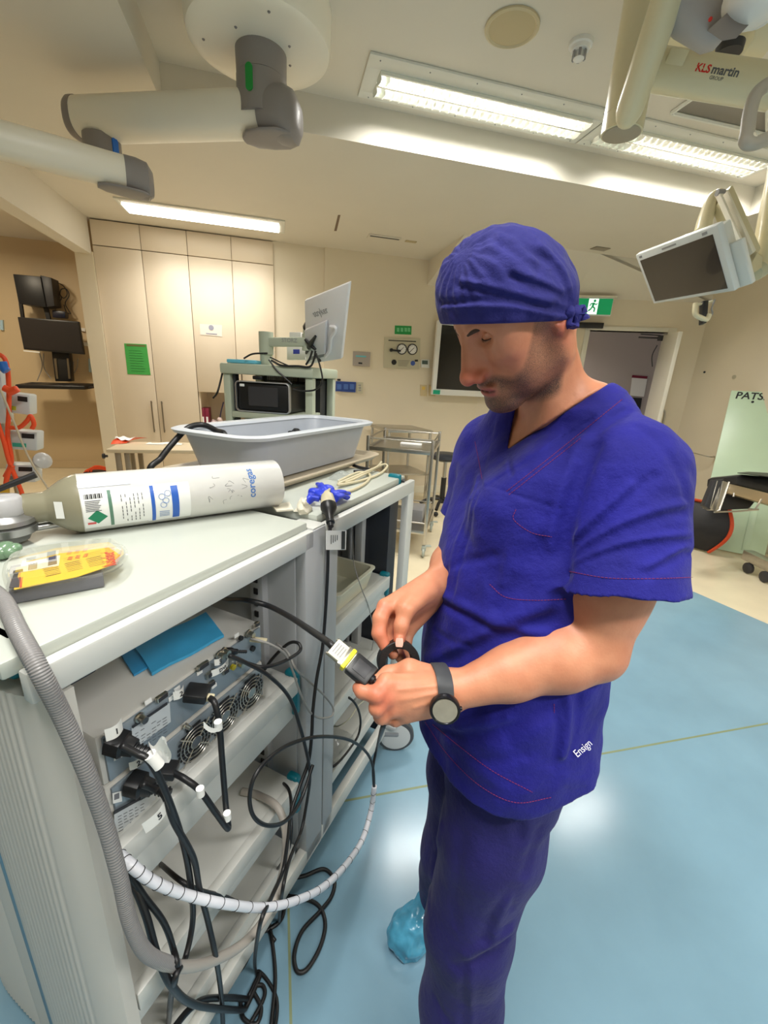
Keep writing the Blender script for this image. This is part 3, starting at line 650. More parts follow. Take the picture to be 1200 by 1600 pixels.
for x, y in ((335, 630), (690, 350), (710, 335), (735, 355), (775, 390), (822, 255)): bnc(hi_, x, y)
for x, y in ((540, 668),): bnc(lo_, x, y, .004)
for x, y, r in ((785, 275, .005), (838, 322, .006), (750, 405, .006)):
    c = uq(*z7(x, y)); b = MB(); b.cyl(c, c+CN*.006, r); part('round_port', b, M_ink if x > 760 else mat('port_yellow', (220, 200, 50), .4), hi_)
for x, y in ((375, 560), (605, 430), (505, 505), (770, 265), (480, 545), (670, 490)):
    c = uq(*z7(x, y)); b = MB(); b.obox(c, CD*.006, V((0, 0, .004)), CN*.001); part('port_label', b, M_paper, hi_)
# fan grilles
fz = .852
for fu in (.445, .52, .598):
    c = K(fu, -(UW-.003), fz)
    b = MB()
    for k in range(9):
        z = -.036+.009*k; h = math.sqrt(max(.0395**2-z*z, .0001)); b.obox(c+V((0, 0, z))-CN*.001, CD*h, V((0, 0, .0026)), CN*.0006)
    g = part('fan_slots', b, M_ink, lo_); 
    b = MB()
    for r in (.012, .02, .028, .036): b.tube([c+CD*math.cos(a)*r+V((0, 0, math.sin(a)*r))+CN*.003 for a in [2*math.pi*i/28 for i in range(29)]], .0011, 6, False)
    for a in (.785, 2.356, 3.93, 5.5): d = CD*math.cos(a)+V((0, 0, math.sin(a))); b.tube([c+d*.012+CN*.0035, c+d*.047+CN*.0035], .0012, 6, False)
    b.lathe(c+CN*.001, CN, [(0, .011), (.002, .011)], 16)
    part('finger_guard', b, M_steel, lo_)
# blue drape folded on top of the stack
q = [onz(*p, 1.003) for p in ((238, 1056), (350, 996), (322, 960), (210, 1014))]
t = thing('blue_drape', 'folded bright blue drape lying on top of the stacked processors', 'drape', (q[0]+q[2])/2)
def dr(u, v, lift): 
    p = q[0]*(1-u)*(1-v)+q[1]*u*(1-v)+q[2]*u*v+q[3]*(1-u)*v
    return p+V((0, 0, lift+.0015*math.sin(u*9+v*4)))
b = MB(); b.rings([[dr(u/10, v, l) for v, l in ((0, 0), (0, .006), (.5, .009), (1, .006), (1, 0), (.5, 0))] for u in range(11)]); part('upper_fold', b, M_blued, t)
b = MB(); b.rings([[dr(u/10-.16, v, l) for v, l in ((.25, -.001), (.25, .003), (1.06, .004), (1.06, -.001))] for u in range(6)]); part('lower_fold', b, mat('drape_dark', (48, 146, 200), .55), t)
# ================================================================== plugs and cables
M_cab_b = mat('cable_black', (24, 24, 26), .42); M_hose = mat('hose_grey', (132, 130, 130), .35); M_hose2 = mat('hose_smooth', (168, 162, 154), .4)
M_tagw = mat('tag_white', (236, 236, 232), .6); M_beige = mat('cable_beige', (206, 196, 164), .45); M_gcab = mat('cable_grey', (150, 148, 144), .45)
def cpts(L):
    o = []
    for e in L:
        if isinstance(e, V): o.append(e)
        elif e[2] == 'f': o.append(onz(e[0], e[1], .007 if len(e) < 4 else e[3]))
        elif e[2] == 't': o.append(at(e[0], e[1], e[3]))
        else: o.append(onC(e[0], e[1], e[2]))
    return o
def cable(name, L, r, m, label, cat='cable', seg=10, n=10):
    P = spline(cpts(L), n)
    for p in P: p.z = max(p.z, r+.001)
    b = MB(); b.tube(P, r, seg, False); return solo(name, b, m, label, cat, angle=180)
def plug(o, p, d, up, size, m, nm='plug'):
    """moulded mains plug: block and stepped strain relief"""
    a, c, d = _frame(V(d), up); L, W, H = size
    b = MB(); p = V(p)
    def ring(h, w, hh, k=12):
        return [p + d*h + (a*math.copysign(abs(math.cos(t))**.5, math.cos(t))*w + c*math.copysign(abs(math.sin(t))**.5, math.sin(t))*hh) for t in [2*math.pi*i/k+.13 for i in range(k)]]
    R = [ring(0, W, H), ring(L*.45, W, H), ring(L*.52, W*.72, H*.8), ring(L*.8, W*.6, H*.7)]
    for i in range(5): R += [ring(L*(.82+.12*i), W*.42, H*.5), ring(L*(.86+.12*i), W*.42, H*.5), ring(L*(.87+.12*i), W*.32, H*.38), ring(L*(.93+.12*i), W*.32, H*.38)]
    b.rings(R); return part(nm, b, m, o)
def wraptag(o, px, py, v, txt, sz=(.022, .014), tilt=0, d=None, m=M_tagw, tsize=.014):
    p = onC(px, py, v); xd = d or CD; xd = xd.normalized(); zd = V((0, 0, 1)); zd = (zd-xd*zd.dot(xd)).normalized(); n = xd.cross(zd)
    if n.dot(EYE-p) < 0: n = -n
    b = MB(); b.grid(lambda u, w: p+xd*sz[0]*(2*u-1)+zd*sz[1]*(2*w-1)+n*(.006*math.sin(u*3.2)), 8, 2); g = part('number_tag', b, m, o)
    if txt: lettering('number', txt, p+n*.0075, n.cross(zd)*-1 if False else zd.cross(n), zd, tsize, M_ink, g, depth=.0008)
    return g
c1 = cable('power_cable', [uq(190, 1165, .045), uq(215, 1178, .06), (236, 1192, -.5), (262, 1245, -.49), (287, 1320, -.49), (299, 1390, -.49), (301, 1440, -.5), (290, 1495, -.49), (270, 1540, -.47), (262, 1620, 'f')], .0052, M_cab_b, 'black mains cable with plug under number 1 on the upper processor')
plug(c1, uq(172, 1157, .0), (CN*.9+CD*.35-V((0, 0, .25))), None, (.05, .018, .016), M_black)
wraptag(c1, 178, 1140, -.555, '1', (.013, .011))
c = onC(240, 1188, -.5); b = MB(); b.cyl(c-V((.004, -.0, -.012)), c+V((.006, 0, -.012)), .009); part('wrap_tag', b, M_tagw, c1)
b = MB(); b.grid(lambda u, v: onC(236+28*u+4*math.sin(v*5), 1192-34*v+8*math.sin(u*6)*v, -.505+.01*math.sin(u*5+v*4)), 8, 8); part('crumpled_tag', b, M_tagw, c1)
c2 = cable('power_cable', [uq(222, 1225, .05), uq(245, 1235, .06), (258, 1245, -.5), (272, 1285, -.49), (302, 1340, -.48), (312, 1390, -.48), (325, 1440, -.48), (338, 1500, -.47), (346, 1560, -.51), (350, 1640, -.53)], .0052, M_cab_b, 'black mains cable carrying the number 5 tag on the lower processor')
plug(c2, uq(202, 1222, .0), (CN*.9+CD*.35-V((0, 0, .2))), None, (.05, .018, .016), M_black)
wraptag(c2, 245, 1272, -.5, '5', (.023, .0125), d=(CD*.9+V((0, 0, .15))), tsize=.017)
wraptag(c2, 212, 1190, -.565, '2', (.011, .008))
c3 = cable('video_cable', [uq(328, 1090, .045), (336, 1100, -.51), (343, 1135, -.5), (348, 1200, -.49), (353, 1260, -.485), (357, 1292, -.48), (352, 1290, -.475), (336, 1268, -.485), (312, 1235, -.5), (290, 1218, -.52), uq(272, 1208, .03)], .0056, M_cab_b, 'black video cable looping between the tag 2 plug and the lower socket')
def block(o, c, ax, ay, az, m, nm, bev=.003, label=None): b = MB(); b.obox(c, ax, ay, az, bev); return part(nm, b, m, o, label)
d_ = (CN*.85+CD*.5-V((0, 0, .15))).normalized(); s_ = d_.cross(V((0, 0, 1))).normalized(); u_ = s_.cross(d_)
block(c3, uq(308, 1083, .022), d_*.02, s_*.019, u_*.0085, M_black, 'plug_housing'); block(c3, uq(328, 1090, .045), d_*.008, s_*.006, u_*.006, M_beige, 'cable_clamp')
block(c3, uq(262, 1203, .014), d_*.016, s_*.016, u_*.0085, M_black, 'plug_housing')
wraptag(c3, 279, 1082, -.57, '2', (.011, .009)); 
for px, py, v in ((341, 1133, -.488), (313, 1237, -.49), (355, 1275, -.475)):
    c = onC(px, py, v); b = MB(); b.cyl(c+V((0, 0, .008)), c-V((0, 0, .008)), .0068); part('wrap_tag', b, M_tagw, c3)
b = MB(); b.grid(lambda u, v: onC(318+24*u, 1137+4*u-10*v*(1-.4*u)+6*math.sin(u*3), -.487+.01*u), 6, 4); part('tag_flap', b, M_tagw, c3)
t5 = wraptag(c3, 344, 1043, -.57, 'DVI', (.022, .0075), d=CD, tsize=.011)
wraptag(c3, 340, 1032, -.565, '3', (.008, .007))
c4 = cable('thin_video_cable', [uq(358, 1024, .03), (385, 1036, -.53), (420, 1056, -.51), (452, 1090, -.5), (470, 1140, -.49), (482, 1190, -.485), (484, 1220, -.485), (478, 1262, -.49), (470, 1300, -.48), (452, 1345, -.46), (440, 1400, -.44), (436, 1440, 'f')], .0042, M_cab_b, 'thin black cable hanging from the upper processor across the white upright')
plug(c4, uq(352, 1018, .0), (CN*.7+CD*.7-V((0, 0, .2))), None, (.03, .007, .007), M_black)
c4b = cable('thin_signal_cable', [uq(386, 1036, .02), (410, 1042, -.53), (440, 1035, -.52), (468, 1018, -.52), (466, 1005, -.535), (450, 1006, -.565), (425, 1030, -.61), (408, 1055, -.65)], .004, M_cab_b, 'thin black cable bending back behind the grey upright from the processor')
c5 = cable('usb_cable', [uq(392, 998, .01), uq(405, 1001, .03), (425, 1008, -.53), (445, 1022, -.52), (458, 1050, -.52), (470, 1085, -.51), (484, 1112, -.51), (500, 1122, -.51), (518, 1119, -.51), (520, 1105, -.515), (505, 1085, -.52), (480, 1062, -.53), (462, 1045, -.53), (450, 1020, -.56), (432, 1005, -.6)], .0028, M_gcab, 'thin grey beige cable looping beside the processor with a beige plug')
block(c5, uq(404, 1000, .02), d_*.018, s_*.006, u_*.004, M_beige, 'usb_plug', .002)
c6 = cable('long_power_lead', [(517, 818, -.53), (513, 850, -.53), (512, 890, -.53), (509, 950, -.53), (504, 1010, -.525), (495, 1060, -.52), (489, 1110, -.51), (487, 1150, -.5), (482, 1190, -.495), (468, 1230, -.49), (455, 1270, -.48), (450, 1310, -.47), (442, 1360, -.46), (425, 1400, -.44), (405, 1450, -.42), (400, 1520, 'f'), (432, 1560, 'f'), (425, 1640, 'f')], .0045, M_cab_b, 'long black power lead hanging from the cream plug at the worktop edge')
# plug lying over the worktop edge
dv = (onC(517, 822, -.53)-onC(511, 772, -.585)).normalized(); p0 = onC(511, 772, -.585)
b = MB(); b.lathe(p0, dv, [(-.008, .007), (0, .011), (.006, .016), (.03, .0195), (.036, .0195)], 24); part('socket_end', b, M_beige, c6, 'cream socket end')
b = MB(); b.lathe(p0+dv*.036, dv, [(0, .0205), (.012, .021), (.022, .017), (.032, .0105), (.05, .009), (.052, .011), (.058, .011), (.06, .007), (.07, .007)], 24); part('plug', b, M_black, c6)
b = MB(); b.quadbox([onC(x, y, -.522) for x, y in ((509, 829), (541, 829), (540, 859), (509, 859))], CN, .001); g = part('test_tag', b, M_tagw, c6, 'white test tag with black edge')
b = MB(); b.quadbox([onC(x, y, -.52) for x, y in ((534, 830), (539, 830), (538.5, 858), (533.5, 858))], CN, .001)
for k in range(4): b.quadbox([onC(x, y, -.52) for x, y in ((517+3.2*k, 836), (517.7+3.2*k, 836), (517.7+3.2*k, 850-2*k), (517+3.2*k, 850-2*k))], CN, .0005)
part('print', b, M_ink, g)
# spiral wrapped bundle
sp = [(585, 1228, -.42), (580, 1265, -.42), (566, 1312, -.41), (540, 1352, -.4), (505, 1386, -.4), (460, 1408, -.41), (410, 1418, -.43), (350, 1412, -.45), (290, 1398, -.48), (240, 1378, -.5), (205, 1352, -.52), (180, 1330, -.56)]
b = MB(); b.tube(cpts(sp), .0085, 12, True, 14); o = solo('spiral_wrapped_cable', b, mat('spiral_wrap', (222, 224, 232), .3, coat=.3), 'cable bundle in white spiral wrap curving out in front of the trolley', 'cable', angle=180)
Pp = spline(cpts(sp), 14); b = MB()
for i in range(4, len(Pp)-2, 5):
    T = (Pp[i+1]-Pp[i-1]).normalized(); a, c, _ = _frame(T); p = Pp[i]
    b.tube([p+(a*math.cos(x)+c*math.sin(x))*.0087+T*(x*.0006) for x in [2*math.pi*k/16 for k in range(17)]], .0007, 5, False)
part('wrap_gap', b, M_ink, o)
cable('thin_video_cable', [(585, 1240, -.42), (583, 1200, -.42), (572, 1175, -.43), (545, 1156, -.44), (500, 1151, -.455), (455, 1162, -.47), (420, 1185, -.47), (397, 1215, -.47), (390, 1250, -.47), (398, 1278, -.46), (420, 1290, -.45), (447, 1282, -.45), (470, 1250, -.46), (489, 1195, -.47)], .0042, M_cab_b, 'thin black cable making a large arc into the white spiral wrap')
# corrugated grey hose from the regulator
hs = [onz(-40, 905, 1.22), onz(2, 935, 1.222), onz(28, 985, 1.222), (60, 1045, -.52), (98, 1120, -.515), (135, 1205, -.505), (165, 1290, -.5), (188, 1375, -.49), (203, 1440, -.485), (230, 1490, -.48), (275, 1510, -.475), (330, 1502, -.47), (385, 1470, -.465), (425, 1415, -.46), (444, 1350, -.47), (446, 1300, -.49), onC(434, 1262, -.53), onz(405, 1243, .47), onz(378, 1236, .47)]
HP = spline(cpts(hs), 22); nh = int(len(HP)*.42)
b = MB(); b.tube(HP, .0095, 14, False, rf=lambda f: .0092); o = solo('grey_hose', b, M_hose2, 'long grey hose hanging in front of the near trolley from worktop to shelf', 'hose', angle=180)
L_hp = spline(cpts(hs)[:11], 170); b = MB(); b.tube(L_hp, .0128, 12, False, rf=lambda f: .0102+.0004*math.sin(f*1300)); part('corrugated_sleeve', b, M_hose, o, 'ribbed grey sleeve')
# bundles and floor cables
cable('cable_bundle', [(165, 1318, -.6), (205, 1375, -.54), (228, 1430, -.51), (245, 1490, -.49), (268, 1540, -.47), (300, 1568, -.49), (350, 1577, -.51), (390, 1578, -.52), (404, 1575, -.525), (409, 1570, -.53), (404, 1564, -.53), (385, 1561, -.525), (350, 1559, -.52), (310, 1566, -.51), (270, 1610, -.5), (250, 1660, -.5)], .0062, M_cab_b, 'thick black cable loop on the floor at the trolley foot')
cable('cable_bundle', [(200, 1360, -.54), (225, 1400, -.52), (255, 1440, -.5), (270, 1480, -.49), (276, 1520, -.48), (262, 1570, 'f', .03), (230, 1590, 'f')], .005, M_cab_b, 'black cable hanging left of the mains cables to the floor')
cable('floor_cable', [(385, 1355, 'f'), (425, 1372, 'f'), (470, 1370, 'f'), (505, 1358, 'f'), (522, 1375, 'f'), (518, 1400, 'f'), (500, 1424, 'f'), (472, 1455, 'f'), (460, 1490, 'f'), (464, 1517, 'f'), (480, 1514, 'f'), (500, 1480, 'f'), (508, 1445, 'f'), (500, 1418, 'f'), (478, 1405, 'f'), (430, 1398, 'f'), (390, 1400, 'f'), (360, 1400, 'f')], .0058, M_cab_b, 'black floor cable forming the loop on the blue floor outside the trolley')
cable('floor_cable', [(370, 1410, 'f'), (345, 1438, 'f'), (315, 1452, 'f'), (322, 1458, 'f'), (350, 1446, 'f'), (390, 1420, 'f'), (410, 1385, 'f'), (418, 1345, 'f'), (425, 1310, 'f', .05)], .0055, M_cab_b, 'black floor cable doubled under the lower shelf')
cable('floor_cable', [(395, 1330, 'f'), (400, 1380, 'f'), (415, 1420, 'f'), (425, 1470, 'f'), (430, 1530, 'f'), (424, 1600, 'f'), (422, 1640, 'f')], .0052, M_cab_b, 'black floor cable running straight towards the camera beside the seam')
cable('floor_cable', [(250, 1610, 'f'), (300, 1570, 'f', .01), (345, 1540, 'f', .012), (380, 1510, 'f'), (400, 1460, 'f'), (412, 1400, 'f'), (440, 1345, 'f'), (450, 1300, 'f')], .0052, M_cab_b, 'black floor cable crossing under the lower rail of the near trolley')
cable('floor_cable', [(205, 1590, 'f'), (235, 1575, 'f'), (262, 1590, 'f'), (255, 1615, 'f'), (215, 1620, 'f')], .0052, M_cab_b, 'black floor cable curl in the bottom corner behind the ribbed panel')
cable('floor_cable', [(375, 1560, 'f'), (380, 1590, 'f'), (400, 1600, 'f'), (408, 1575, 'f'), (395, 1545, 'f'), (410, 1540, 'f'), (412, 1560, 'f'), (385, 1610, 'f')], .005, M_cab_b, 'small black floor cable loop at the bottom beside the bundle')
cable('floor_cable', [(330, 1395, 'f'), (372, 1352, 'f'), (405, 1352, 'f'), (440, 1385, 'f'), (442, 1430, 'f'), (420, 1452, 'f'), (395, 1456, 'f')], .0058, M_cab_b, 'black floor cable arched under the shelf behind the spiral wrap')
cable('shelf_cable', [(238, 1338, -.85), (260, 1358, -.64), (285, 1378, -.56), (315, 1392, -.55), (360, 1405, -.56), (400, 1430, 'f', .02), (430, 1470, 'f')], .0048, M_cab_b, 'black cable crossing the lower shelf behind the mains cables')
c7 = cable('shelf_cable', [(402, 1200, -.8), (420, 1210, -.7), (440, 1222, -.6), (452, 1236, -.54), (455, 1270, -.5), (450, 1330, -.49), (420, 1380, 'f', .02), (400, 1440, 'f')], .0042, M_cab_b, 'black cable leaving the middle shelf beside the teal clip')
cable('loop_cable', [(520, 1076, -.62), (535, 1084, -.58), (554, 1098, -.55), (563, 1122, -.54), (560, 1148, -.54), (545, 1172, -.54), (528, 1192, -.54), (518, 1196, -.55), (517, 1170, -.56), (517, 1130, -.58)], .004, M_cab_b, 'black cable loop hanging beside the upright of the far trolley')
cable('grey_wire', [(548, 790, -.9), (551, 840, -.66), (553, 880, -.58), (565, 920, -.56), (575, 945, -.56), (582, 975, -.56), (585, 990, -.57), (580, 1020, -.6), (577, 1035, -.64)], .0016, M_gcab, 'thin grey wire hanging in front of the cream basket')
cable('clear_tubing', [(520, 1135, -.64), (530, 1134, -.6), (545, 1124, -.57), (556, 1108, -.56), (562, 1100, -.57), (575, 1090, -.62)], .002, mat('tube_cream', (210, 206, 180), .35), 'thin cream tube over the lowest shelf of the far trolley', 'tube')
# cables lying on the middle shelf of near trolley: strain piece
# cream basket and bottle on the far trolley
t = thing('plastic_basket', 'cream slotted plastic basket on the shelf of the far trolley', 'basket', K(1.11, -.67, .837), math.pi/2-CA)
M_bask = mat('basket_cream', (222, 218, 196), .45)
def rr(u0, u1, w0, w1, z, r=.02, n=5):
    o = []
    for cx, cy, a0 in ((u1-r, w1-r, 0), (u0+r, w1-r, 1), (u0+r, w0+r, 2), (u1-r, w0+r, 3)):
        for k in range(n+1): a = math.pi/2*(a0+k/n); o.append((cx+r*math.cos(a), cy+r*math.sin(a), z))
    return o
b = MB(CART); b.rings([rr(1.0, 1.22, .6, .74, .837), rr(.985, 1.235, .585, .755, .9), rr(.98, 1.24, .58, .76, .904), rr(.98, 1.24, .58, .76, .908), rr(.992, 1.228, .592, .748, .908), rr(1.005, 1.215, .605, .735, .845)]); part('tub', b, M_bask, t)
b = MB(CART)
for k in range(9): u = 1.02+.022*k; b.box((u, .737, .855), (u+.007, .7475, .897))
part('slot', b, mat('slot_shade', (176, 170, 148), .6), t)
c = K(1.27, -.86, .837)
t = thing('spray_bottle', 'pale bottle with blue label band standing behind the cream basket', 'bottle', c)
b = MB(); b.lathe(c, (0, 0, 1), [(0, .03), (.005, .033), (.1, .033), (.13, .028), (.15, .016), (.17, .014), (.2, .014)], 20); part('bottle', b, mat('bottle_white', (214, 210, 198), .4), t)
b = MB(); b.lathe(c+V((0, 0, .02)), (0, 0, 1), [(0, .0335), (.03, .0335)], 20, cap=False); part('label', b, mat('label_blue', (64, 150, 180), .4), t)
c = K(1.2, -.9, .837); b = MB(); b.lathe(c, (0, 0, 1), [(0, .03), (.17, .03), (.19, .02), (.2, .008), (.25, .006)], 20); t = solo('spray_bottle', b, mat('bottle_clear', (206, 206, 200), .3), 'slim white bottle beside the blue banded bottle on the far trolley', 'bottle')
# crumpled clear bag on the lowest shelf
b = MB(); b.grid(lambda u, v: K(.95+.16*u, -.56-.2*v, .275+.05*math.sin(math.pi*v)*math.sin(math.pi*u)+.012*math.sin(u*17+v*9)*math.cos(v*13)), 18, 18)
solo('plastic_bag', b, mat('clear_film', (225, 232, 234), .15, trans=.8, alpha=.6), 'crumpled clear plastic bag on the lowest shelf of the far trolley', 'bag')
# ================================================================== THINGS ON THE TROLLEYS
# gas cylinder lying on the near worktop
M_cylw = mat('cylinder_white', (214, 214, 210), .22, noise=.05, nscale=14, coat=.3); M_cylg = mat('cylinder_khaki', (138, 134, 112), .25, noise=.06, nscale=12, coat=.3)
M_lw = mat('label_paper', (236, 238, 236), .3, coat=.3)
R0 = .0605; zc = 1.2+R0
C1 = onz(441, 788, zc-.045); C1.z = zc
A_ = K(.455, -.935, zc); B_ = K(.87, -.715, zc); ca = (B_-A_).normalized(); Lc = (B_-A_).length
t = thing('gas_cylinder', 'white and khaki gas cylinder with labels lying on the near worktop', 'gas cylinder', V(((A_.x+B_.x)/2, (A_.y+B_.y)/2, 1.2)))
sh = .045
b = MB(); b.lathe(A_, ca, [(sh, R0), (Lc-.004, R0), (Lc-.001, R0-.002), (Lc, R0-.006)], 48, cap=True); part('barrel', b, M_cylw, t)
b = MB(); b.lathe(A_, ca, [(-.046, .02), (-.045, .028), (-.042, .03), (-.012, .03), (-.006, .033), (.004, .041), (.015, .049), (.027, .0555), (.038, .0595), (.0455, R0+.0003)], 48); part('shoulder', b, M_cylg, t, 'khaki shoulder and neck')
cs, cu_, _ = _frame(ca); cs = -cs if cs.dot(EYE-A_) < 0 else cs
up_ = V((0, 0, 1))
def cy(h, a, off=.0006): return A_-ca*.055+ca*h + (cs*math.cos(a)+up_*math.sin(a))*(R0+off)
def patch(h0, h1, a0, a1, m, nm, par, off=.0006):
    b = MB(); b.grid(lambda u, v: cy(h0+(h1-h0)*u, a0+(a1-a0)*v, off), 2, 14); return part(nm, b, m, par)
g = patch(.102, .215, -.75, .62, M_lw, 'label', t)
M_kgreen = mat('label_green', (0, 130, 90), .4); M_bl = mat('label_blue2', (40, 96, 190), .4); M_pr = mat('print_dark', (70, 72, 80), .5); M_prb = mat('print_blue', (120, 150, 200), .5)
b = MB(); b.poly([cy(.125+dx, -.28+da, .0012) for dx, da in ((-.017, 0), (0, -.26), (.017, 0), (0, .26))]); part('diamond', b, M_kgreen, g, 'green hazard diamond')
patch(.146, .152, -.72, .6, mat('label_sage', (90, 130, 110), .4), 'stripe', g, .0012)
b = MB()
for k in range(14):
    h = .107+.0022*k; b.grid(lambda u, v, h=h, k=k: cy(h+(.0009+.0006*(k % 3))*u, .36+.16*v, .0012), 1, 3)
part('barcode', b, M_ink, g)
b = MB()
for k in range(7):
    a = .30-.055*k; b.grid(lambda u, v, a=a, k=k: cy(.107+(.026-.002*(k % 3))*u, a-.022*v, .0012), 4, 1)
for k in range(6):
    h = .168+.0075*k; [b.grid(lambda u, v, h=h, j=j: cy(h+.0013*u, -.6+.13*j+.1*v, .0012), 1, 3) for j in range(8) if (j*7+k*3) % 5]
part('fine_print', b, M_pr, g)['kind'] = 'stuff'
b = MB(); b.grid(lambda u, v: cy(.107+.014*u, -.55+.09*v, .0012), 2, 2); part('red_print', b, mat('print_red', (210, 80, 80), .5), g)
g = patch(.215, .3, -.8, .66, M_lw, 'pictogram_label', t)
patch(.222, .229, -.78, .62, M_bl, 'blue_band', g, .0012); patch(.262, .276, -.74, .55, M_bl, 'blue_band', g, .0012)
b = MB()
for h, a in ((.243, .2), (.25, .05), (.245, -.1), (.255, .3)): b.tube([cy(h+.006*math.cos(x), a+.1*math.sin(x), .001) for x in [k*math.pi/8 for k in range(17)]], .0006, 4, False)
for k in range(4): b.grid(lambda u, v, k=k: cy(.236+.02*u, -.35-.07*k-.025*v, .0012), 3, 1)
part('pictogram', b, M_prb, g)
b = MB(); b.grid(lambda u, v: cy(.1+.09*u, .75+.25*v, .001), 3, 6); part('tape', b, mat('clear_tape', (214, 222, 236), .12, coat=.5), t)
b = MB(); b.grid(lambda u, v: A_+ca*(.004+.013*u)+cs*(.0435+.0075*u)+up_*(-.014+.034*v), 2, 4); part('small_sticker', b, M_lw, t)
# curved lettering along the barrel end
L_ = lettering('lettering', 'coregas', V((0, 0, 0)), (1, 0, 0), (0, 1, 0), .024, mat('letter_blue', (70, 120, 190), .4), t, bold=.0003)
inv = rootof(L_).matrix_basis
for v in L_.data.vertices:
    p = inv @ v.co; v.co = inv.inverted() @ cy(.44-p.y*1.0, .38+p.x/R0*1.0, .0006+p.z*.3)
b = MB()
random.seed(8)
for k in range(16):
    h, a = random.uniform(.34, .43), random.uniform(-.5, .8); b.tube([cy(h+random.uniform(-.008, .008), a+random.uniform(-.1, .1), .0002) for _ in range(3)], .0005, 4)
part('scuffs', b, mat('scuff_grey', (150, 152, 152), .5), t)
# brass valve and regulator
M_brass = mat('brass', (150, 110, 60), .3, 1); M_reg = mat('regulator_metal', (168, 168, 168), .32, .85)
VN = A_-ca*.046
b = MB(); b.lathe(VN, -ca, [(0, .012), (.006, .013), (.012, .013), (.018, .01), (.03, .01)], 6); part('valve', b, M_brass, t, 'brass valve')
rc = onz(22, 822, 1.245); rc = onz(17, 848, 1.2)
t = thing('pressure_regulator', 'silver pressure regulator with grey knob at the cylinder neck', 'regulator', (rc.x, rc.y, 1.2))
b = MB(); b.lathe(V((rc.x, rc.y, 1.206)), (0, 0, 1), [(0, .03), (.012, .036), (.016, .045), (.03, .047), (.033, .041), (.036, .047), (.044, .046), (.05, .036), (.055, .032)], 36); part('body', b, M_reg, t)
b = MB(); b.lathe(V((rc.x, rc.y, 1.258)), (0, 0, 1), [(0, .033), (.004, .0345), (.03, .03), (.034, .027), (.036, .02)], 30); part('adjusting_knob', b, mat('knob_grey', (176, 176, 178), .4), t, 'grey adjusting knob')
b = MB(); b.tube([VN-ca*.025, VN-ca*.03, V((rc.x, rc.y, 1.24))], .013, 12, False); b.obox(VN-ca*.045+V((0, 0, .012)), ca*.016, cs*.012, (0, 0, .03), .004); part('inlet_yoke', b, M_reg, t)
q = V((rc.x, rc.y, 1.222)); d = (CD*.9+CN*.3).normalized()
b = MB(); b.cyl(q+d*.03, q+d*.075, .007); b.obox(q+d*.085+V((0, 0, .004)), d*.012, d.cross(up_)*.005, (0, 0, .011), .003); part('outlet_valve', b, M_reg, t)
b = MB(); b.tube([VN-ca*.045+V((0, 0, .035)), VN-ca*.02+V((0, 0, .046)), VN+ca*.03+V((0, 0, .066))], .0055, 10, rf=lambda f: .0045+.002*f); part('lever', b, M_black, t, 'black lever')
b = MB()
for i in range(4): b.sphere(onz(2+7*i, 862-2*(i % 2), 1.214)+V((0, 0, .004*(i % 2))), .018-.002*i, 14, (1, 1, .8))
solo('fitting', b, mat('fitting_green', (110, 140, 110), .25, coat=.4), 'glossy sage green fitting under the regulator at the left edge', 'fitting')
# yellow blister pack on a grey box
q = [onz(*p, 1.2) for p in ((18, 947), (165, 918), (160, 900), (45, 905))]
t = thing('grey_box', 'flat grey box under the yellow blister pack', 'box', (q[0]+q[1])/2)
f0, f1 = onz(18, 946, 1.2), onz(164, 918, 1.2); ex = (f1-f0).normalized(); ey = V((-ex.y, ex.x, 0)); ey = -ey if ey.dot(f0-EYE) < 0 else ey
wl = (f1-f0).length
b = MB(); b.obox((f0+f1)/2+ey*.035+V((0, 0, .012)), ex*wl/2, ey*.035, (0, 0, .011), .002); part('carton', b, mat('box_grey', (112, 112, 118), .5), t)
p0 = onz(8, 915, 1.228); p1 = onz(196, 868, 1.228)
t = thing('blister_pack', 'clear blister pack with yellow printed card lying on the grey box', 'blister pack', (p0+p1)/2-V((0, 0, .006)))
corn = [onz(*p, 1.227) for p in ((10, 926), (120, 908), (178, 893), (201, 868), (180, 850), (110, 856), (22, 872), (4, 895))]
cen = sum(corn, V())/len(corn); ol = spline(corn+[corn[0]], 6)[:-1]
M_clear = mat('clear_plastic', (240, 240, 226), .06, trans=.9, alpha=.45)
b = MB(); b.rings([[p for p in ol], [p+V((0, 0, .003)) for p in ol], [cen+(p-cen)*.95+V((0, 0, .004)) for p in ol], [cen+(p-cen)*.9+V((0, 0, .014)) for p in ol], [cen+(p-cen)*.82+V((0, 0, .016)) for p in ol]], False, True); part('shell', b, M_clear, t, 'clear shell')
def cq(pts, z=1.2285): return [onz(*p, z) for p in pts]
b = MB(); b.quadbox(cq(((22, 922), (120, 902), (168, 886), (188, 868), (170, 856), (90, 866), (34, 880))), up_, .001); c = part('card', b, mat('card_yellow', (240, 200, 50), .5), t, 'yellow card')
b = MB(); b.quadbox(cq(((14, 898), (18, 884), (94, 868), (92, 884)), 1.2298), up_, .0006); part('price_label', b, M_paper, c)
b = MB(); b.quadbox(cq(((75, 884), (76, 871), (89, 868), (89, 881)), 1.2306), up_, .0004); part('logo', b, mat('logo_navy', (30, 40, 90), .5), c)
b = MB()
for k in range(8): b.quadbox(cq(((44+1.8*k, 891-.35*k), (45+1.8*k, 880-.35*k), (45.9+1.8*k, 880-.35*k), (44.9+1.8*k, 891-.35*k)), 1.2306), up_, .0004)
b.quadbox(cq(((20, 896), (21, 892), (36, 889), (36, 893)), 1.2306), up_, .0004); part('barcode', b, M_ink, c)
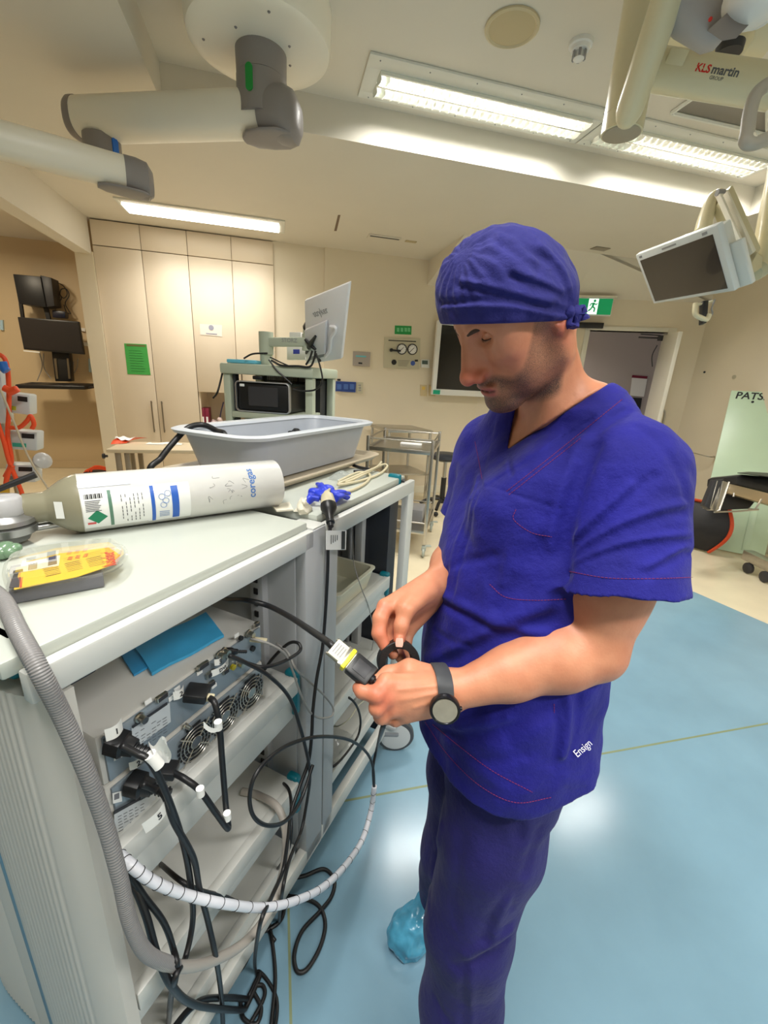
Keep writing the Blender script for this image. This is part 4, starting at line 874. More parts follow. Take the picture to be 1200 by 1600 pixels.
b = MB(); b.quadbox(cq(((14, 919), (18, 905), (33, 902), (30, 918)), 1.2298), up_, .0006); part('picture', b, mat('print_navy', (50, 44, 60), .5), c)
b = MB(); b.quadbox(cq(((31, 919), (33, 903), (36, 902), (34, 918)), 1.2298), up_, .0006)
for k in range(3): b.quadbox(cq(((105+12*k, 875-2*k), (108+12*k, 870-2*k), (114+12*k, 870-2.4*k), (112+12*k, 875-2.4*k)), 1.2298), up_, .0006)
part('red_print', b, mat('card_red', (210, 70, 40), .5), c)
b = MB()
for col in range(3):
    for r in range(6):
        x = 66+34*col+1.2*r; y = 897-7.5*col-2.3*(5-r)+4; b.quadbox(cq(((x, y), (x+.8, y-1), (x+24, y-6.3), (x+23.2, y-5.3)), 1.2298), up_, .0005)
o_ = part('fine_print', b, mat('card_print', (150, 120, 40), .6), c); o_['kind'] = 'stuff'
ld_ = (onz(170, 888, 1.23)-onz(166, 862, 1.23)).normalized()
lettering('lettering', 'leader', onz(170, 873, 1.2302), -ld_, up_.cross(-ld_), .026, mat('card_red', (210, 70, 40)), c, bold=.0006)
# tray and grey tub
M_tub = mat('tub_grey', (176, 182, 192), .4, noise=.02); M_rim = mat('tub_rim', (206, 212, 220), .35); M_tray = mat('tray_beige', (196, 182, 158), .4, noise=.06, nscale=10)
def rrect(u0, u1, w0, w1, z, r=.05, n=8): return rr(u0, u1, w0, w1, z, r, n)
t = thing('beige_tray', 'thin beige tray under the grey tub', 'tray', K(1.3, -.97, 1.201), math.pi/2-CA)
b = MB(CART); b.rings([rrect(.9, 1.66, .8, 1.2, 1.206, .06), rrect(.885, 1.675, .785, 1.215, 1.222, .07), rrect(.88, 1.68, .78, 1.22, 1.2225, .07), rrect(.88, 1.68, .78, 1.22, 1.2265, .07), rrect(.893, 1.667, .793, 1.207, 1.2265, .065), rrect(.91, 1.65, .81, 1.19, 1.211, .06)]); part('tray', b, M_tray, t)
t = thing('plastic_tub', 'large grey plastic tub standing on the beige tray', 'tub', K(1.25, -1.0, 1.212), math.pi/2-CA)
zr = 1.362
b = MB(CART)
b.rings([rrect(.97, 1.6, .87, 1.12, 1.213, .06), rrect(.965, 1.61, .865, 1.125, 1.216, .065), rrect(.925, 1.655, .84, 1.155, zr-.01, .075), rrect(.932, 1.648, .847, 1.148, zr-.01, .07), rrect(.975, 1.6, .875, 1.115, 1.219, .055)]); part('tub_wall', b, M_tub, t)
b = MB(CART)
b.rings([rrect(.923, 1.657, .838, 1.157, zr-.018, .075), rrect(.9, 1.68, .815, 1.18, zr-.014, .09), rrect(.895, 1.685, .81, 1.185, zr-.004, .09), rrect(.905, 1.675, .82, 1.175, zr, .085), rrect(.931, 1.649, .846, 1.149, zr-.002, .07), rrect(.935, 1.645, .85, 1.145, zr-.012, .07)], False, False); part('rolled_rim', b, M_rim, t, 'pale rolled rim')
b = MB(CART); b.box((1.13, .849, zr-.045), (1.15, .856, zr-.02), .003); part('handle_notch', b, mat('notch_grey', (140, 148, 160), .5), t)
b = MB()
for px, py in ((455, 675), (461, 673), (467, 674), (463, 671)): b.sphere(onC(px, py, -1.12), .009, 10, (1.6, 1, .7))
solo('small_fittings', b, M_black, 'small black fittings inside the grey tub against its far wall', 'fittings')
cable('thick_cable', [K(.98, -1.02, 1.25), onC(352, 682, -1.0), onC(338, 673, -1.05), onC(318, 664, -1.1), onC(295, 668, -1.12), onC(272, 690, -1.13), onC(252, 715, -1.14), onC(236, 742, -1.15), K(.98, -1.2, 1.06)], .009, M_cab_b, 'thick black cable arching out of the grey tub behind the cylinder', 'cable')
# blue glove, tissue, cream cable coil, clear pouch
def glove():
    c = K(1.0, -.66, 1.2); t = thing('rubber_glove', 'crumpled bright blue rubber glove beside the cream plug cable', 'glove', c)
    random.seed(5); b = MB()
    for k, (p, q_) in enumerate((((488, 775), (478, 790)), ((505, 768), (497, 757)), ((520, 775), (545, 771)), ((525, 779), (543, 778)), ((500, 780), (477, 787)))):
        a, e = onz(*p, 1.222), onz(*q_, 1.207); b.tube([a, (a+e)/2+V((0, 0, .008)), e], .009, 10, rf=lambda f: .0105-.003*f)
    cc = [onz(505, 772, 1.215), onz(518, 774, 1.215), onz(494, 770, 1.214), onz(510, 766, 1.218)]
    for c_ in cc: b.sphere(c_, .019, 16, (1.2, 1.1, .8))
    for v in b.bm.verts:
        p = v.co*90; v.co += V((math.sin(p.x*1.3+p.y), math.cos(p.y*1.7+p.z), math.sin(p.z*2+p.x)))*.0022
        v.co.z = max(v.co.z, 1.2008)
    o = part('glove', b, mat('glove_blue', (44, 66, 214), .4, bump=.4, bscale=90), t, angle=180); md = o.modifiers.new('r', 'REMESH'); md.mode = 'VOXEL'; md.voxel_size = .0022; md.use_smooth_shade = True
glove()
b = MB(); c0 = K(.86, -.62, 1.2)
b.rings([[c0+V(((.02-.012*k/6)*math.cos(a)*(1+.35*math.sin(3*a+k)), (.026-.014*k/6)*math.sin(a)*(1+.3*math.cos(2*a+k*1.7)), .001+.0055*k+.003*math.sin(4*a+k))) for a in [2*math.pi*i/26 for i in range(26)]] for k in range(7)])
b.rings([[onz(*p, 1.201)+V((0, 0, h)) for p in ((425, 792), (452, 786), (458, 798), (432, 800))] for h in (0, .004)])
solo('tissue', b, mat('tissue_white', (232, 226, 206), .8, bump=.5, bscale=60), 'crumpled white tissue on the near worktop by the end of the cylinder', 'tissue', angle=60)
cable('cream_cable', [onC(512, 768, -.585), onz(518, 764, 1.212), onz(534, 768, 1.207), onz(552, 765, 1.207), onz(572, 754, 1.207), onz(578, 742, 1.207), onz(560, 738, 1.208), onz(530, 752, 1.207), onz(545, 752, 1.213), onz(575, 738, 1.213), onz(598, 726, 1.212), onz(605, 729, 1.207), onz(592, 741, 1.207), onz(560, 752, 1.207), onz(528, 757, 1.213), onz(560, 742, 1.218), onz(588, 730, 1.216), onz(596, 722, 1.215)], .0045, M_beige, 'loosely coiled cream mains cable on the far worktop ending in the cream plug')
b = MB(); b.grid(lambda u, v: K(1.2+.1*u, -.72-.05*v, 1.202+.022*math.sin(math.pi*v)*abs(math.sin(math.pi*u))+.004*math.sin(u*14+v*7)), 14, 14)
solo('clear_pouch', b, mat('clear_film', (225, 232, 234)), 'crumpled clear plastic pouch between the beige tray and the cream cable', 'pouch')
cable('video_lead_end', [K(1.34, -.74, 1.207), K(1.4, -.7, 1.207), K(1.42, -.76, 1.207), K(1.44, -.8, 1.207)], .006, M_cab_b, 'short black lead end under the cream cable at the far worktop corner')
# ================================================================== BEHIND THE TROLLEYS
# bench in front of the cupboards with an orange packet
M_bench = mat('bench_top', (222, 206, 176), .4); M_leg = mat('bench_leg', (160, 148, 130), .4, .4)
bz = .86; b0, b1 = onz(165, 702, bz), onz(345, 706, bz)
t = thing('side_bench', 'narrow cream bench with grey legs in front of the tall cupboard', 'bench', ((b0.x+b1.x)/2, b0.y+.2, 0))
yb = b0.y
b = MB(); b.box((b0.x, yb, bz-.03), (b0.x+1.4, yb+.42, bz), .004); part('worktop', b, M_bench, t)
for x in (b0.x+.05, b0.x+.12, b0.x+1.3):
    for yy in (yb+.03, yb+.38):
        b = MB(); b.box((x, yy, 0), (x+.04, yy+.03, bz-.03), .003); part('leg', b, M_leg, t)
b = MB(); b.lathe((b0.x, yb+.02, bz-.06), (-1, 0, 0), [(0, .01), (.02, .01), (.022, .022), (.035, .022)], 16); part('clamp_knob', b, M_dark, t, 'dark clamp knob')
c = onz(199, 692, bz)
t = thing('paper_packet', 'open orange and white packet on the narrow cream bench', 'packet', c)
b = MB()
def pk(u, v): 
    p = onz(173+24*u+26*v*u+8*v, 695-2*u-8*v, bz); return p+V((0, 0, .004+.03*math.sin(math.pi*v)*(.5+.5*math.sin(u*7))))
b.grid(lambda u, v: pk(u, v), 12, 10); part('wrapper', b, M_orange, t, 'orange wrapper')
b = MB(); b.grid(lambda u, v: pk(.15+.7*u, .3+.6*v)+V((0, 0, .012+.008*math.sin(u*11+v*6))), 10, 8); part('paper', b, M_paper, t, 'white paper')
c = onz(250, 695, bz); b = MB(); b.grid(lambda u, v: c+V((-.12+.3*u, .12*v, .003+.006*math.sin(u*8)*math.sin(v*5))), 8, 6); solo('paper_sheet', b, M_paper, 'loose pale sheet lying right of the orange packet', 'paper')
# alcove workstation
yw = 7.2
t = thing('wall_workstation', 'black wall mounted workstation bracket with keyboard tray in the tan alcove', 'workstation mount', onY(100, 600, 7.0))
def wq(b, pts, Y, th, bev=0): b.quadbox([onY(x, y, Y) for x, y in pts], (0, 1, 0), th, bev)
b = MB(); wq(b, ((80, 548), (108, 550), (112, 596), (86, 596)), 6.95, .1, .01); part('column', b, M_black, t)
b = MB(); wq(b, ((84, 560), (88, 560), (91, 592), (88, 592)), 6.94, .02); wq(b, ((104, 560), (107, 560), (110, 592), (107, 592)), 6.94, .02); part('slide_rail', b, M_steeld, t)
k0, k1 = onY(24, 607, 6.72), onY(133, 609, 6.72)
b = MB(); b.quadbox([V((k0.x, 6.72, k0.z)), V((k1.x, 6.72, k1.z)), V((k1.x+.12, 7.0, k1.z+.03)), V((k0.x+.05, 7.0, k0.z+.03))], (0, 0, 1), .05, .012); part('keyboard_tray', b, M_black, t)
b = MB()
for r in range(5):
    for c_ in range(15): x = k0.x+.1+.052*c_; b.box((x, 6.76+.04*r, k0.z+.05+.004*r), (x+.044, 6.79+.04*r, k0.z+.062+.004*r))
o_ = part('keys', b, M_dark, t); o_['kind'] = 'stuff'
for pts in (((29, 474), (34, 474), (39, 508), (34, 508)), ((66, 475), (74, 478), (80, 505), (74, 505))):
    b = MB(); wq(b, pts, 7.0, .03); part('hanger_arm', b, M_black, t)
t2 = thing('flat_monitor', 'black flat monitor on the alcove workstation between computer and keyboard', 'monitor', onY(78, 525, 6.9))
b = MB(); wq(b, ((27, 495), (123, 502.5), (131.5, 554), (37, 546)), 6.86, .05, .008); part('housing', b, M_black, t2)
b = MB(); wq(b, ((29, 497), (121.5, 504.5), (129.5, 551), (38.5, 543.5)), 6.855, .004); part('screen', b, mat('alcove_screen', (40, 36, 36), .35), t2)
b = MB(); wq(b, ((36, 547), (62, 549.5), (62, 551.5), (37, 549)), 6.87, .02); part('light_strip', b, M_white, t2)
t2 = thing('computer', 'black computer box hung on the alcove wall above the monitor', 'computer', onY(55, 455, 7.0))
b = MB(); wq(b, ((20, 428), (63, 432), (72, 480), (29, 474)), 6.9, .28, .006); part('case', b, M_black, t2)
b = MB(); wq(b, ((62.5, 430), (80, 434), (85, 478), (71, 480)), 6.92, .2, .004); part('front', b, M_dark, t2)
b = MB(); wq(b, ((81, 484), (102, 487), (102, 497), (82, 496)), 7.0, .1, .008); solo('docking_unit', b, mat('dock_navy', (24, 26, 48), .35), 'small dark blue unit between the computer and the black monitor in the alcove', 'docking unit')
for k, pts in enumerate((((82, 438), (98, 446), (105, 458), (100, 466), (94, 460), (96, 452), (104, 452), (108, 462), (102, 474), (108, 486), (110, 490), (104, 488), (100, 476)), ((80, 455), (90, 456), (96, 466), (90, 472), (82, 472)), ((62, 552), (66, 572), (58, 595)), ((68, 552), (69, 575), (80, 592)), ((115, 565), (114, 575), (111, 580)), ((122, 560), (120, 575), (112, 588)))):
    b = MB(); b.tube([onY(x, y, 7.1) for x, y in pts], .006, 6); solo('alcove_cable', b, M_dark if k < 2 else M_gcab, ('dark cable looping beside the computer box in the alcove', 'short dark cable at the lower side of the computer box', 'grey cable hanging left of the workstation column', 'grey cable second from the left below the black monitor', 'short grey cable right of the workstation column', 'outer grey cable right of the workstation column')[k], 'cable')
for k, (pts) in enumerate((((125, 512), (133, 513), (133, 518), (126, 517)), ((128, 534), (137, 535), (137, 541), (129, 540)), ((138, 560), (142.5, 561), (142.5, 582), (139, 581)), ((0, 500), (4, 500), (5, 516), (0, 515)))):
    b = MB(); wq(b, pts, 7.17, .028); solo('wall_socket' if k < 2 else 'wall_card', b, M_white if k < 2 else mat('card_blue', (170, 200, 216), .5), ('upper white socket on the alcove wall beside the black monitor', 'lower white socket on the alcove wall beside the black monitor', 'narrow pale blue card beside the column in the alcove', 'pale blue card at the left picture edge on the alcove wall')[k], 'socket' if k < 2 else 'card')
# equipment behind cylinder: black and orange coiled hose on the alcove floor
t = thing('floor_unit', 'dark unit with coiled orange cable on the alcove floor behind the cylinder', 'equipment', onY(150, 742, 5.9))
c = onY(150, 740, 5.9); b = MB(); b.box((c.x-.12, 5.85, 0), (c.x+.14, 6.1, c.z+.03), .01); part('housing', b, M_dark, t)
b = MB()
for k in range(3): b.tube([V((c.x-.16+.05*k, 5.87, c.z-.06)), V((c.x-.08+.03*k, 5.87, c.z+.05+.012*k)), V((c.x+.05, 5.87, c.z+.07+.015*k)), V((c.x+.16, 5.87, c.z+.05+.01*k))], .012, 8)
part('coiled_cable', b, M_orange, t, 'orange coiled cable')
# infusion pump stack with orange lines
yp = 3.3
M_pump = mat('pump_white', (206, 212, 214), .4)
t = thing('pump_stand', 'grey drip stand pole at the left edge holding the pump stack', 'stand', onY(-6, 700, yp))
t.location.z = 0; t.matrix_basis = Matrix.Translation(V((t.location.x, yp, 0)))
pp = onY(2, 680, yp+.06)
b = MB(); b.cyl((pp.x, yp+.1, .05), (pp.x, yp+.1, 1.75), .014); part('pole', b, M_steel, t)
b = MB()
for k in range(5):
    a = 2*math.pi*k/5; d = V((math.cos(a), math.sin(a), 0)); b.tube([V((pp.x, yp+.1, .08)), V((pp.x, yp+.1, .06))+d*.3], .015, 8, False); b.sphere(V((pp.x, yp+.1, .03))+d*.3, .03, 12)
part('foot', b, M_dark, t)
pump_at = (((12, 613), (46, 617), (47, 649), (14, 645)), ((14, 672), (58, 675), (58, 705), (16, 702)), ((8, 725), (55, 727), (56, 754), (6, 754)))
for k, pts in enumerate(pump_at):
    q = [onY(x, y, yp) for x, y in pts]
    t = thing('infusion_pump', ('white infusion pump with dark display, topmost of the three on the drip stand', 'white infusion pump with green stripe, middle one on the drip stand', 'white infusion pump, lowest of the three on the drip stand beside the cylinder')[k], 'infusion pump', (q[2]+q[3])/2, 0, 'infusion pumps on the drip stand')
    b = MB(); b.quadbox(q, (0, 1, 0), .1, .012); part('case', b, M_pump, t)
    def pq(u0, v0, u1, v1, off=-.003):
        f = lambda u, v: q[0]*(1-u)*(1-v)+q[1]*u*(1-v)+q[2]*u*v+q[3]*(1-u)*v+V((0, off, 0))
        return [f(u0, v0), f(u1, v0), f(u1, v1), f(u0, v1)]
    b = MB(); b.quadbox(pq(.45, .12, .9, .36), (0, 1, 0), .003); part('display', b, M_ink, t)
    b = MB(); b.quadbox(pq(.1, .64, .6 if k else .35, .84), (0, 1, 0), .003); part('stripe', b, mat(('stripe_lime', 'stripe_teal', 'stripe_grey')[k], ((180, 190, 60), (60, 170, 150), (150, 154, 156))[k], .4), t)
for k, pts in enumerate((((-4, 552), (8, 562), (13, 590), (14, 640), (12, 680), (18, 720), (8, 745)), ((15, 668), (30, 668), (42, 658), (48, 650), (53, 662), (50, 670)), ((-4, 660), (6, 690), (14, 720), (24, 745), (34, 770), (38, 790)), ((20, 728), (12, 740), (9, 756), (14, 735)), ((6, 606), (16, 610), (26, 608), (14, 614)))):
    b = MB(); b.tube([onY(x, y, yp-.06-.015*k) for x, y in pts], .013 if k != 4 else .02, 10); solo('orange_line', b, M_orange, ('tall orange line running down the left edge over the pump stack', 'orange loop between the top and the middle infusion pump', 'orange line slanting from the middle pump down to the cylinder neck', 'small orange line at the lowest infusion pump', 'orange connector block above the topmost infusion pump')[k], 'line')
b = MB(); b.tube([onY(x, y, yp-.12) for x, y in ((3, 565), (7, 576), (11, 580))], .024, 10); solo('blue_clip', b, mat('clip_blue', (40, 110, 200), .4), 'blue clip around the tall orange line', 'clip')
b = MB(); b.tube([onY(x, y, yp-.25) for x, y in ((-3, 600), (20, 655), (45, 715), (78, 768))], .006, 8); solo('clear_line', b, M_tray, 'thin beige tube running diagonally past the infusion pumps', 'tube')
b = MB(); wq(b, ((-8, 580), (1, 582), (10, 660), (-6, 664)), yp+.02, .1, .01); solo('monitor_module', b, M_pump, 'pale module cut by the left picture edge beside the pumps', 'module')
b = MB(); b.lathe(onY(62, 722, yp+.02), (.6, -.5, .3), [(0, .02), (.02, .05), (.05, .055), (.07, .03)], 18); solo('clear_mask', b, mat('mask_clear', (205, 205, 205), .2, alpha=.8), 'pale plastic cup on the right of the lowest infusion pump', 'cup')
b = MB(); b.cyl(onY(0, 760, yp-.05), onY(0, 800, yp-.05), .05); solo('yellow_canister', b, mat('canister_yellow', (200, 160, 30), .4), 'yellow canister at the left picture edge under the pumps', 'canister')
# ---- tall equipment tower behind the tub
M_tow = mat('tower_sage', (186, 194, 174), .4)
f0 = at(347, 566, 2.5); f1 = at(494, 578, 2.42); zt = 1.575
tx = V((f1.x-f0.x, f1.y-f0.y, 0)).normalized(); ty = V((-tx.y, tx.x, 0)); Wt = .565
TM = Matrix(((tx.x, ty.x, 0, f0.x), (tx.y, ty.y, 0, f0.y), (0, 0, 1, 0), (0, 0, 0, 1)))
t = thing('equipment_tower', 'sage green equipment tower behind the grey tub', 'equipment tower', (f0.x, f0.y, 0), math.atan2(tx.y, tx.x))
b = MB(TM); b.box((-.01, -.02, zt-.06), (Wt, .5, zt), .012); part('top_shelf', b, M_tow, t)
for x in (.0, Wt-.055):
    b = MB(TM); b.box((x, .0, .1), (x+.045, .06, zt-.06), .006); b.box((x, .42, .1), (x+.045, .48, zt-.06), .006); part('post', b, M_tow, t)
for zz in (1.3, .8, .3):
    b = MB(TM); b.box((.05, -.01, zz-.035), (Wt-.06, .46, zz), .005); part('shelf', b, M_tow, t)
b = MB(TM); b.box((.045, .465, .15), (Wt-.055, .475, zt-.06)); part('back_panel', b, M_dark, t)
b = MB(TM)
for i in range(16):
    for j in range(5): b.box((.07+.014*i, .455, 1.34+.036*j), (.078+.014*i, .466, 1.366+.036*j)); b.box((.30+.012*i, .455, 1.34+.036*j), (.307+.012*i, .466, 1.366+.036*j))
o_ = part('perforation', b, M_greyp, t); o_['kind'] = 'stuff'
b = MB(TM); b.box((Wt-.16, .3, .2), (Wt-.06, .46, 1.5)); part('cable_duct', b, M_dark, t)
for x in (.06, .3, .5):
    b = MB(TM); b.sphere((x, .1, .05), .05, 16, (1, .5, 1)); part('caster', b, M_dark, t)
t2 = thing('imaging_console', 'black touchscreen console with silver edge on the upper tower shelf', 'console', TM @ V((.25, .1, 1.302)), math.atan2(tx.y, tx.x))
b = MB(TM); b.box((.085, .0, 1.305), (.415, .3, 1.475), .02, 3); part('housing', b, M_black, t2)
b = MB(TM)
ro = rr(.08, .42, 1.303, 1.48, 0, .025, 6); ri = rr(.086, .414, 1.309, 1.474, 0, .021, 6)
b.rings([[(p[0], y, p[1]) for p in R] for R, y in ((ro, .01), (ro, -.012), (ri, -.014), (ri, .0))], False, False); part('bezel', b, mat('bezel_silver', (200, 200, 204), .3, .7), t2, 'silver rim')
b = MB(TM); b.box((.16, -.006, 1.34), (.345, .0, 1.45)); part('screen', b, mat('console_screen', (62, 62, 66), .2), t2)
b = MB(TM); b.box((.105, -.004, 1.447), (.135, .0, 1.462), .002); part('sticker', b, M_paper, t2)
b = MB(TM); b.box((.19, -.01, 1.49), (.25, .02, 1.512), .006); solo('camera_head_holder', b, M_black, 'small black clip under the tower top above the console', 'clip')
t2 = thing('light_source', 'pale grey light source unit with blue screen under the console shelf', 'light source', TM @ V((.28, .1, 1.06)), math.atan2(tx.y, tx.x))
b = MB(TM); b.box((.12, .0, 1.06), (.435, .4, 1.262), .008); part('casing', b, M_tow, t2)
b = MB(TM); b.box((.165, -.006, 1.12), (.295, .0, 1.25)); part('screen', b, mat('screen_slate', (86, 90, 110), .2), t2)
b = MB(TM); b.box((.16, -.003, 1.11), (.18, .001, 1.256)); b.box((.285, -.003, 1.11), (.3, .001, 1.256)); part('screen_frame', b, M_ink, t2)
b = MB(TM); b.box((.33, -.004, 1.243), (.365, .0, 1.253)); [b.cyl((.32+.04*k, .0, 1.21), (.32+.04*k, -.012, 1.21), .012) for k in range(3)]; part('controls', b, M_greyp, t2)
b = MB(TM); b.box((.055, .02, 1.0), (.07, .06, 1.52)); part('clip_strip', b, M_char, t)
c = TM @ V((.1, .06, zt)); 
b = MB(TM); b.box((.03, -.005, zt+.001), (.21, .11, zt+.022), .006); solo('folded_cloth', b, mat('cloth_cyan', (110, 196, 222), .6), 'folded pale cyan cloth on the tower top', 'cloth')
# monitor arm and monitor seen from behind
t2 = thing('monitor_mount', 'sage green jointed monitor arm standing on the tower top', 'monitor arm', TM @ V((.27, .1, zt)), math.atan2(tx.y, tx.x))
def tp(px, py, y): 
    o = TM @ V((0, y, 0)); return hit(px, py, o, ty)
def tbox(b, x0, y0, x1, y1, d0, d1, bev=.006):
    p = [tp(*q, d0) for q in ((x0, y0), (x1, y0), (x1, y1), (x0, y1))]; b.quadbox(p, ty, d1-d0, bev)
b = MB(); c = tp(416, 556, .1); b.cyl(V((c.x, c.y, zt)), V((c.x, c.y, zt+.17)), .036); part('post', b, M_tow, t2)
b = MB(); c = tp(416, 540, .1); b.cyl(V((c.x, c.y, zt+.06)), V((c.x, c.y, zt+.185)), .042); tbox(b, 418, 527, 484, 541, .07, .12); b.cyl(tp(480, 548, .1), tp(480, 522, .1), .03); part('lower_arm', b, M_tow, t2)
tl_ = tp(452, 532, .068); lettering('lettering', 'ST0RZ'.replace('0', 'O'), tl_, tx, up_, .03, M_greyp, t2)
b = MB(); b.cyl(tp(481, 528, .1), tp(481, 510, .1), .028); part('tilt_joint', b, M_tow, t2)
b = MB(); b.tube([tp(480, 514, .1), tp(488, 507, .1)-ty*.02, tp(495, 510, .08)], .03, 10); part('head_bracket', b, M_black, t2)
q = quad(((475.5, 470), (545, 442), (533, 561), (478, 570)), .42)
sc_ = 1.0; cen = sum(q, V())/4; want = 2.3/ (cen-EYE).dot(F_); q = [EYE+(p-EYE)*want for p in q]
n_ = (q[1]-q[0]).cross(q[3]-q[0]).normalized()
if n_.dot(EYE-cen) < 0: n_ = -n_
t2 = thing('flat_monitor', 'white flat monitor seen from behind on the sage arm above the tower', 'monitor', sum(q, V())/4)
cen = sum(q, V())/4
b = MB(); b.quadbox(q, -n_, .022, .005); part('back_cover', b, mat('monitor_white', (246, 244, 246), .35), t2)
def mq(u, v, off=0): return q[0]*(1-u)*(1-v)+q[1]*u*(1-v)+q[2]*u*v+q[3]*(1-u)*v+n_*off
b = MB(); b.quadbox([mq(.05, .38), mq(.62, .34), mq(.62, .84), mq(.05, .84)], n_, .025, .01); part('electronics_hump', b, mat('monitor_white2', (238, 236, 240), .35), t2)
b = MB()
for a in (.7, 2.2, 3.9, 5.5): p = mq(.24, .62, .03); d = (q[1]-q[0]).normalized()*math.cos(a)+(q[3]-q[0]).normalized()*math.sin(a); b.tube([p, p+d*.04, p+d*.085], .012, 8, rf=lambda f: .016-.009*f)
part('mount_star', b, M_black, t2, 'black star bracket')
b = MB(); b.tube([mq(.7, .45, .01), mq(.82, .48, .012), mq(.82, .54, .012), mq(.74, .62, .012), mq(.72, .8, .012), mq(.6, .9, .01)], .009, 8); part('carry_handle', b, mat('monitor_white', (226, 224, 226)), t2)
b = MB(); b.quadbox([mq(.12, .86), mq(.55, .84), mq(.55, .9), mq(.12, .92)], n_, .006); part('port_strip', b, M_greyp, t2)
b = MB(); b.cyl(mq(.42, .95), mq(.42, .95, .006), .012); part('port', b, M_ink, t2)
lx = (q[1]-q[0]).normalized()
lettering('lettering', 'stryker', mq(.4, .22, .001), lx, -(q[3]-q[0]), .05, M_greyp, t2)
b = MB(); tbox(b, 448, 541, 477, 562, .25, .32, .004); tbox(b, 452, 519, 470, 527, .25, .3, .003); o = solo('printer_box', b, M_white, 'small white box with blue mark on the tower top behind the arm', 'box')
b = MB(); p = [tp(*z, .248) for z in ((458, 546), (468, 546), (468, 553), (458, 553))]; b.quadbox(p, ty, .002); part('logo', b, mat('logo_blue', (60, 70, 170), .4), o)
for k, (pts, r) in enumerate((((495, 548), (500, 575), (504, 592), (499, 606), (484, 610), (464, 609), (450, 600), (435, 586), (425, 572), (420, 560)), ) and ((((494, 552), (502, 580), (503, 598), (492, 609), (472, 611), (458, 608)), .005), (((420, 562), (432, 578), (445, 590), (456, 600)), .005), (((381, 560), (395, 553), (418, 552)), .005), (((424, 563), (440, 571), (465, 572), (484, 573), (491, 560), (493, 548)), .006), (((422, 558), (438, 566), (452, 572)), .004), (((488, 548), (484, 560), (478, 570)), .006))):
    b = MB(); b.tube([tp(x, y, -.03) for x, y in pts], r, 8); solo('tower_cable', b, M_cab_b, ('black cable bowing out right of the tower below the monitor', 'short black cable running from the arm foot to the console', 'black cable along the tower top into the arm foot', 'black cable sagging from the arm foot along the tower top to the monitor', 'thin black cable behind the arm foot on the tower top', 'short black cable end hanging under the white monitor')[k], 'cable')
cable('tower_cable', [at(349, 572, 2.55), at(347, 585, 2.6), at(340, 612, 2.6), at(333, 622, 2.62)], .006, M_cab_b, 'black cable hanging down left of the sage tower')
# ---- stainless trolley, table, stool
zt2 = 1.0
FR = onz(661, 870, 0); fl = onY(579, 693, FR.y)
def post(p0, p1, r=.012): pass
TL, TR = onz(580, 697, 1.02), onz(673, 705, 1.02)
e1 = (TR-TL); e1.z = 0; e1n = e1.normalized(); e2 = V((-e1n.y, e1n.x, 0))
W2 = .56; D2 = .72; O2 = V((FR.x, FR.y, 0))-e1n*W2
SM = Matrix(((e1n.x, e2.x, 0, O2.x), (e1n.y, e2.y, 0, O2.y), (0, 0, 1, 0), (0, 0, 0, 1)))
t = thing('instrument_trolley', 'stainless steel instrument trolley with guard rails behind the white trolleys', 'trolley', O2, math.atan2(e1n.y, e1n.x))
zt2 = (onY(668, 705, FR.y)).z
for x, y in ((0, 0), (W2, 0), (0, D2), (W2, D2)):
    b = MB(SM); b.box((x-.014, y-.014, .12), (x+.014, y+.014, zt2+.09), .003); part('leg', b, M_steel, t)
    b = MB(SM); b.lathe((x-.012, y, .045), (1, 0, 0), [(0, .035), (.004, .045), (.02, .045), (.024, .035)], 20); b.obox((x, y, .085), (.02, 0, 0), (0, .022, 0), (0, 0, .022), .006); b.obox((x+.03, y+.03, .1), (.03, .01, 0), (-.006, .018, 0), (0, 0, .004), .002); part('caster', b, mat('caster_sage', (170, 178, 170), .4), t)
for z in (zt2, .25):
    b = MB(SM); b.box((0, 0, z-.03), (W2, D2, z-.022)); b.box((0, -.01, z-.035), (W2, .01, z), .002); b.box((0, D2-.01, z-.035), (W2, D2+.01, z), .002); b.box((-.01, 0, z-.035), (.01, D2, z), .002); b.box((W2-.01, 0, z-.035), (W2+.01, D2, z), .002); part('shelf', b, M_steel, t)
    b = MB(SM)
    for p, q_ in (((0, 0), (W2, 0)), ((W2, 0), (W2, D2)), ((W2, D2), (0, D2)), ((0, D2), (0, 0))): b.cyl((*p, z+.07), (*q_, z+.07), .008)
    part('guard_rail', b, M_steel, t)
p = SM @ V((.36, .42, zt2-.02)); b = MB(SM); b.box((.22, .38, zt2-.021), (.42, .45, zt2-.005), .004); solo('paper_strip', b, M_paper, 'white paper strip on the stainless instrument trolley', 'paper')
b = MB(SM); b.box((W2-.2, .25, .23), (W2-.06, .5, .36), .004); solo('grey_carton', b, M_greyp, 'small grey carton on the lower shelf of the instrument trolley', 'carton')
a0, a1 = onz(594, 664, .95), onz(677, 674, .95); X0 = onY(593, 660, 5.2).x
t = thing('steel_table', 'stainless steel table against the back wall under the gas panel', 'table', (1.62, 5.2, 0))
zt3 = .93; yf = 4.95; xl, xr = onY(594, 668, yf).x, onY(677, 676, yf).x; zt3 = onY(677, 673, yf).z
b = MB(); b.quadbox([(xl+.1, yf, zt3-.035), (xr, yf, zt3-.035), (xr-.12, yf+.55, zt3-.035), (xl-.0, yf+.55, zt3-.035)], up_, .035, .003); part('tabletop', b, M_steel, t)
for x, y in ((xl+.12, yf+.02), (xr-.03, yf+.02), (xl+.02, yf+.52), (xr-.14, yf+.52)):
    b = MB(); b.box((x-.014, y-.014, 0), (x+.014, y+.014, zt3-.03), .002); part('leg', b, M_steel, t)
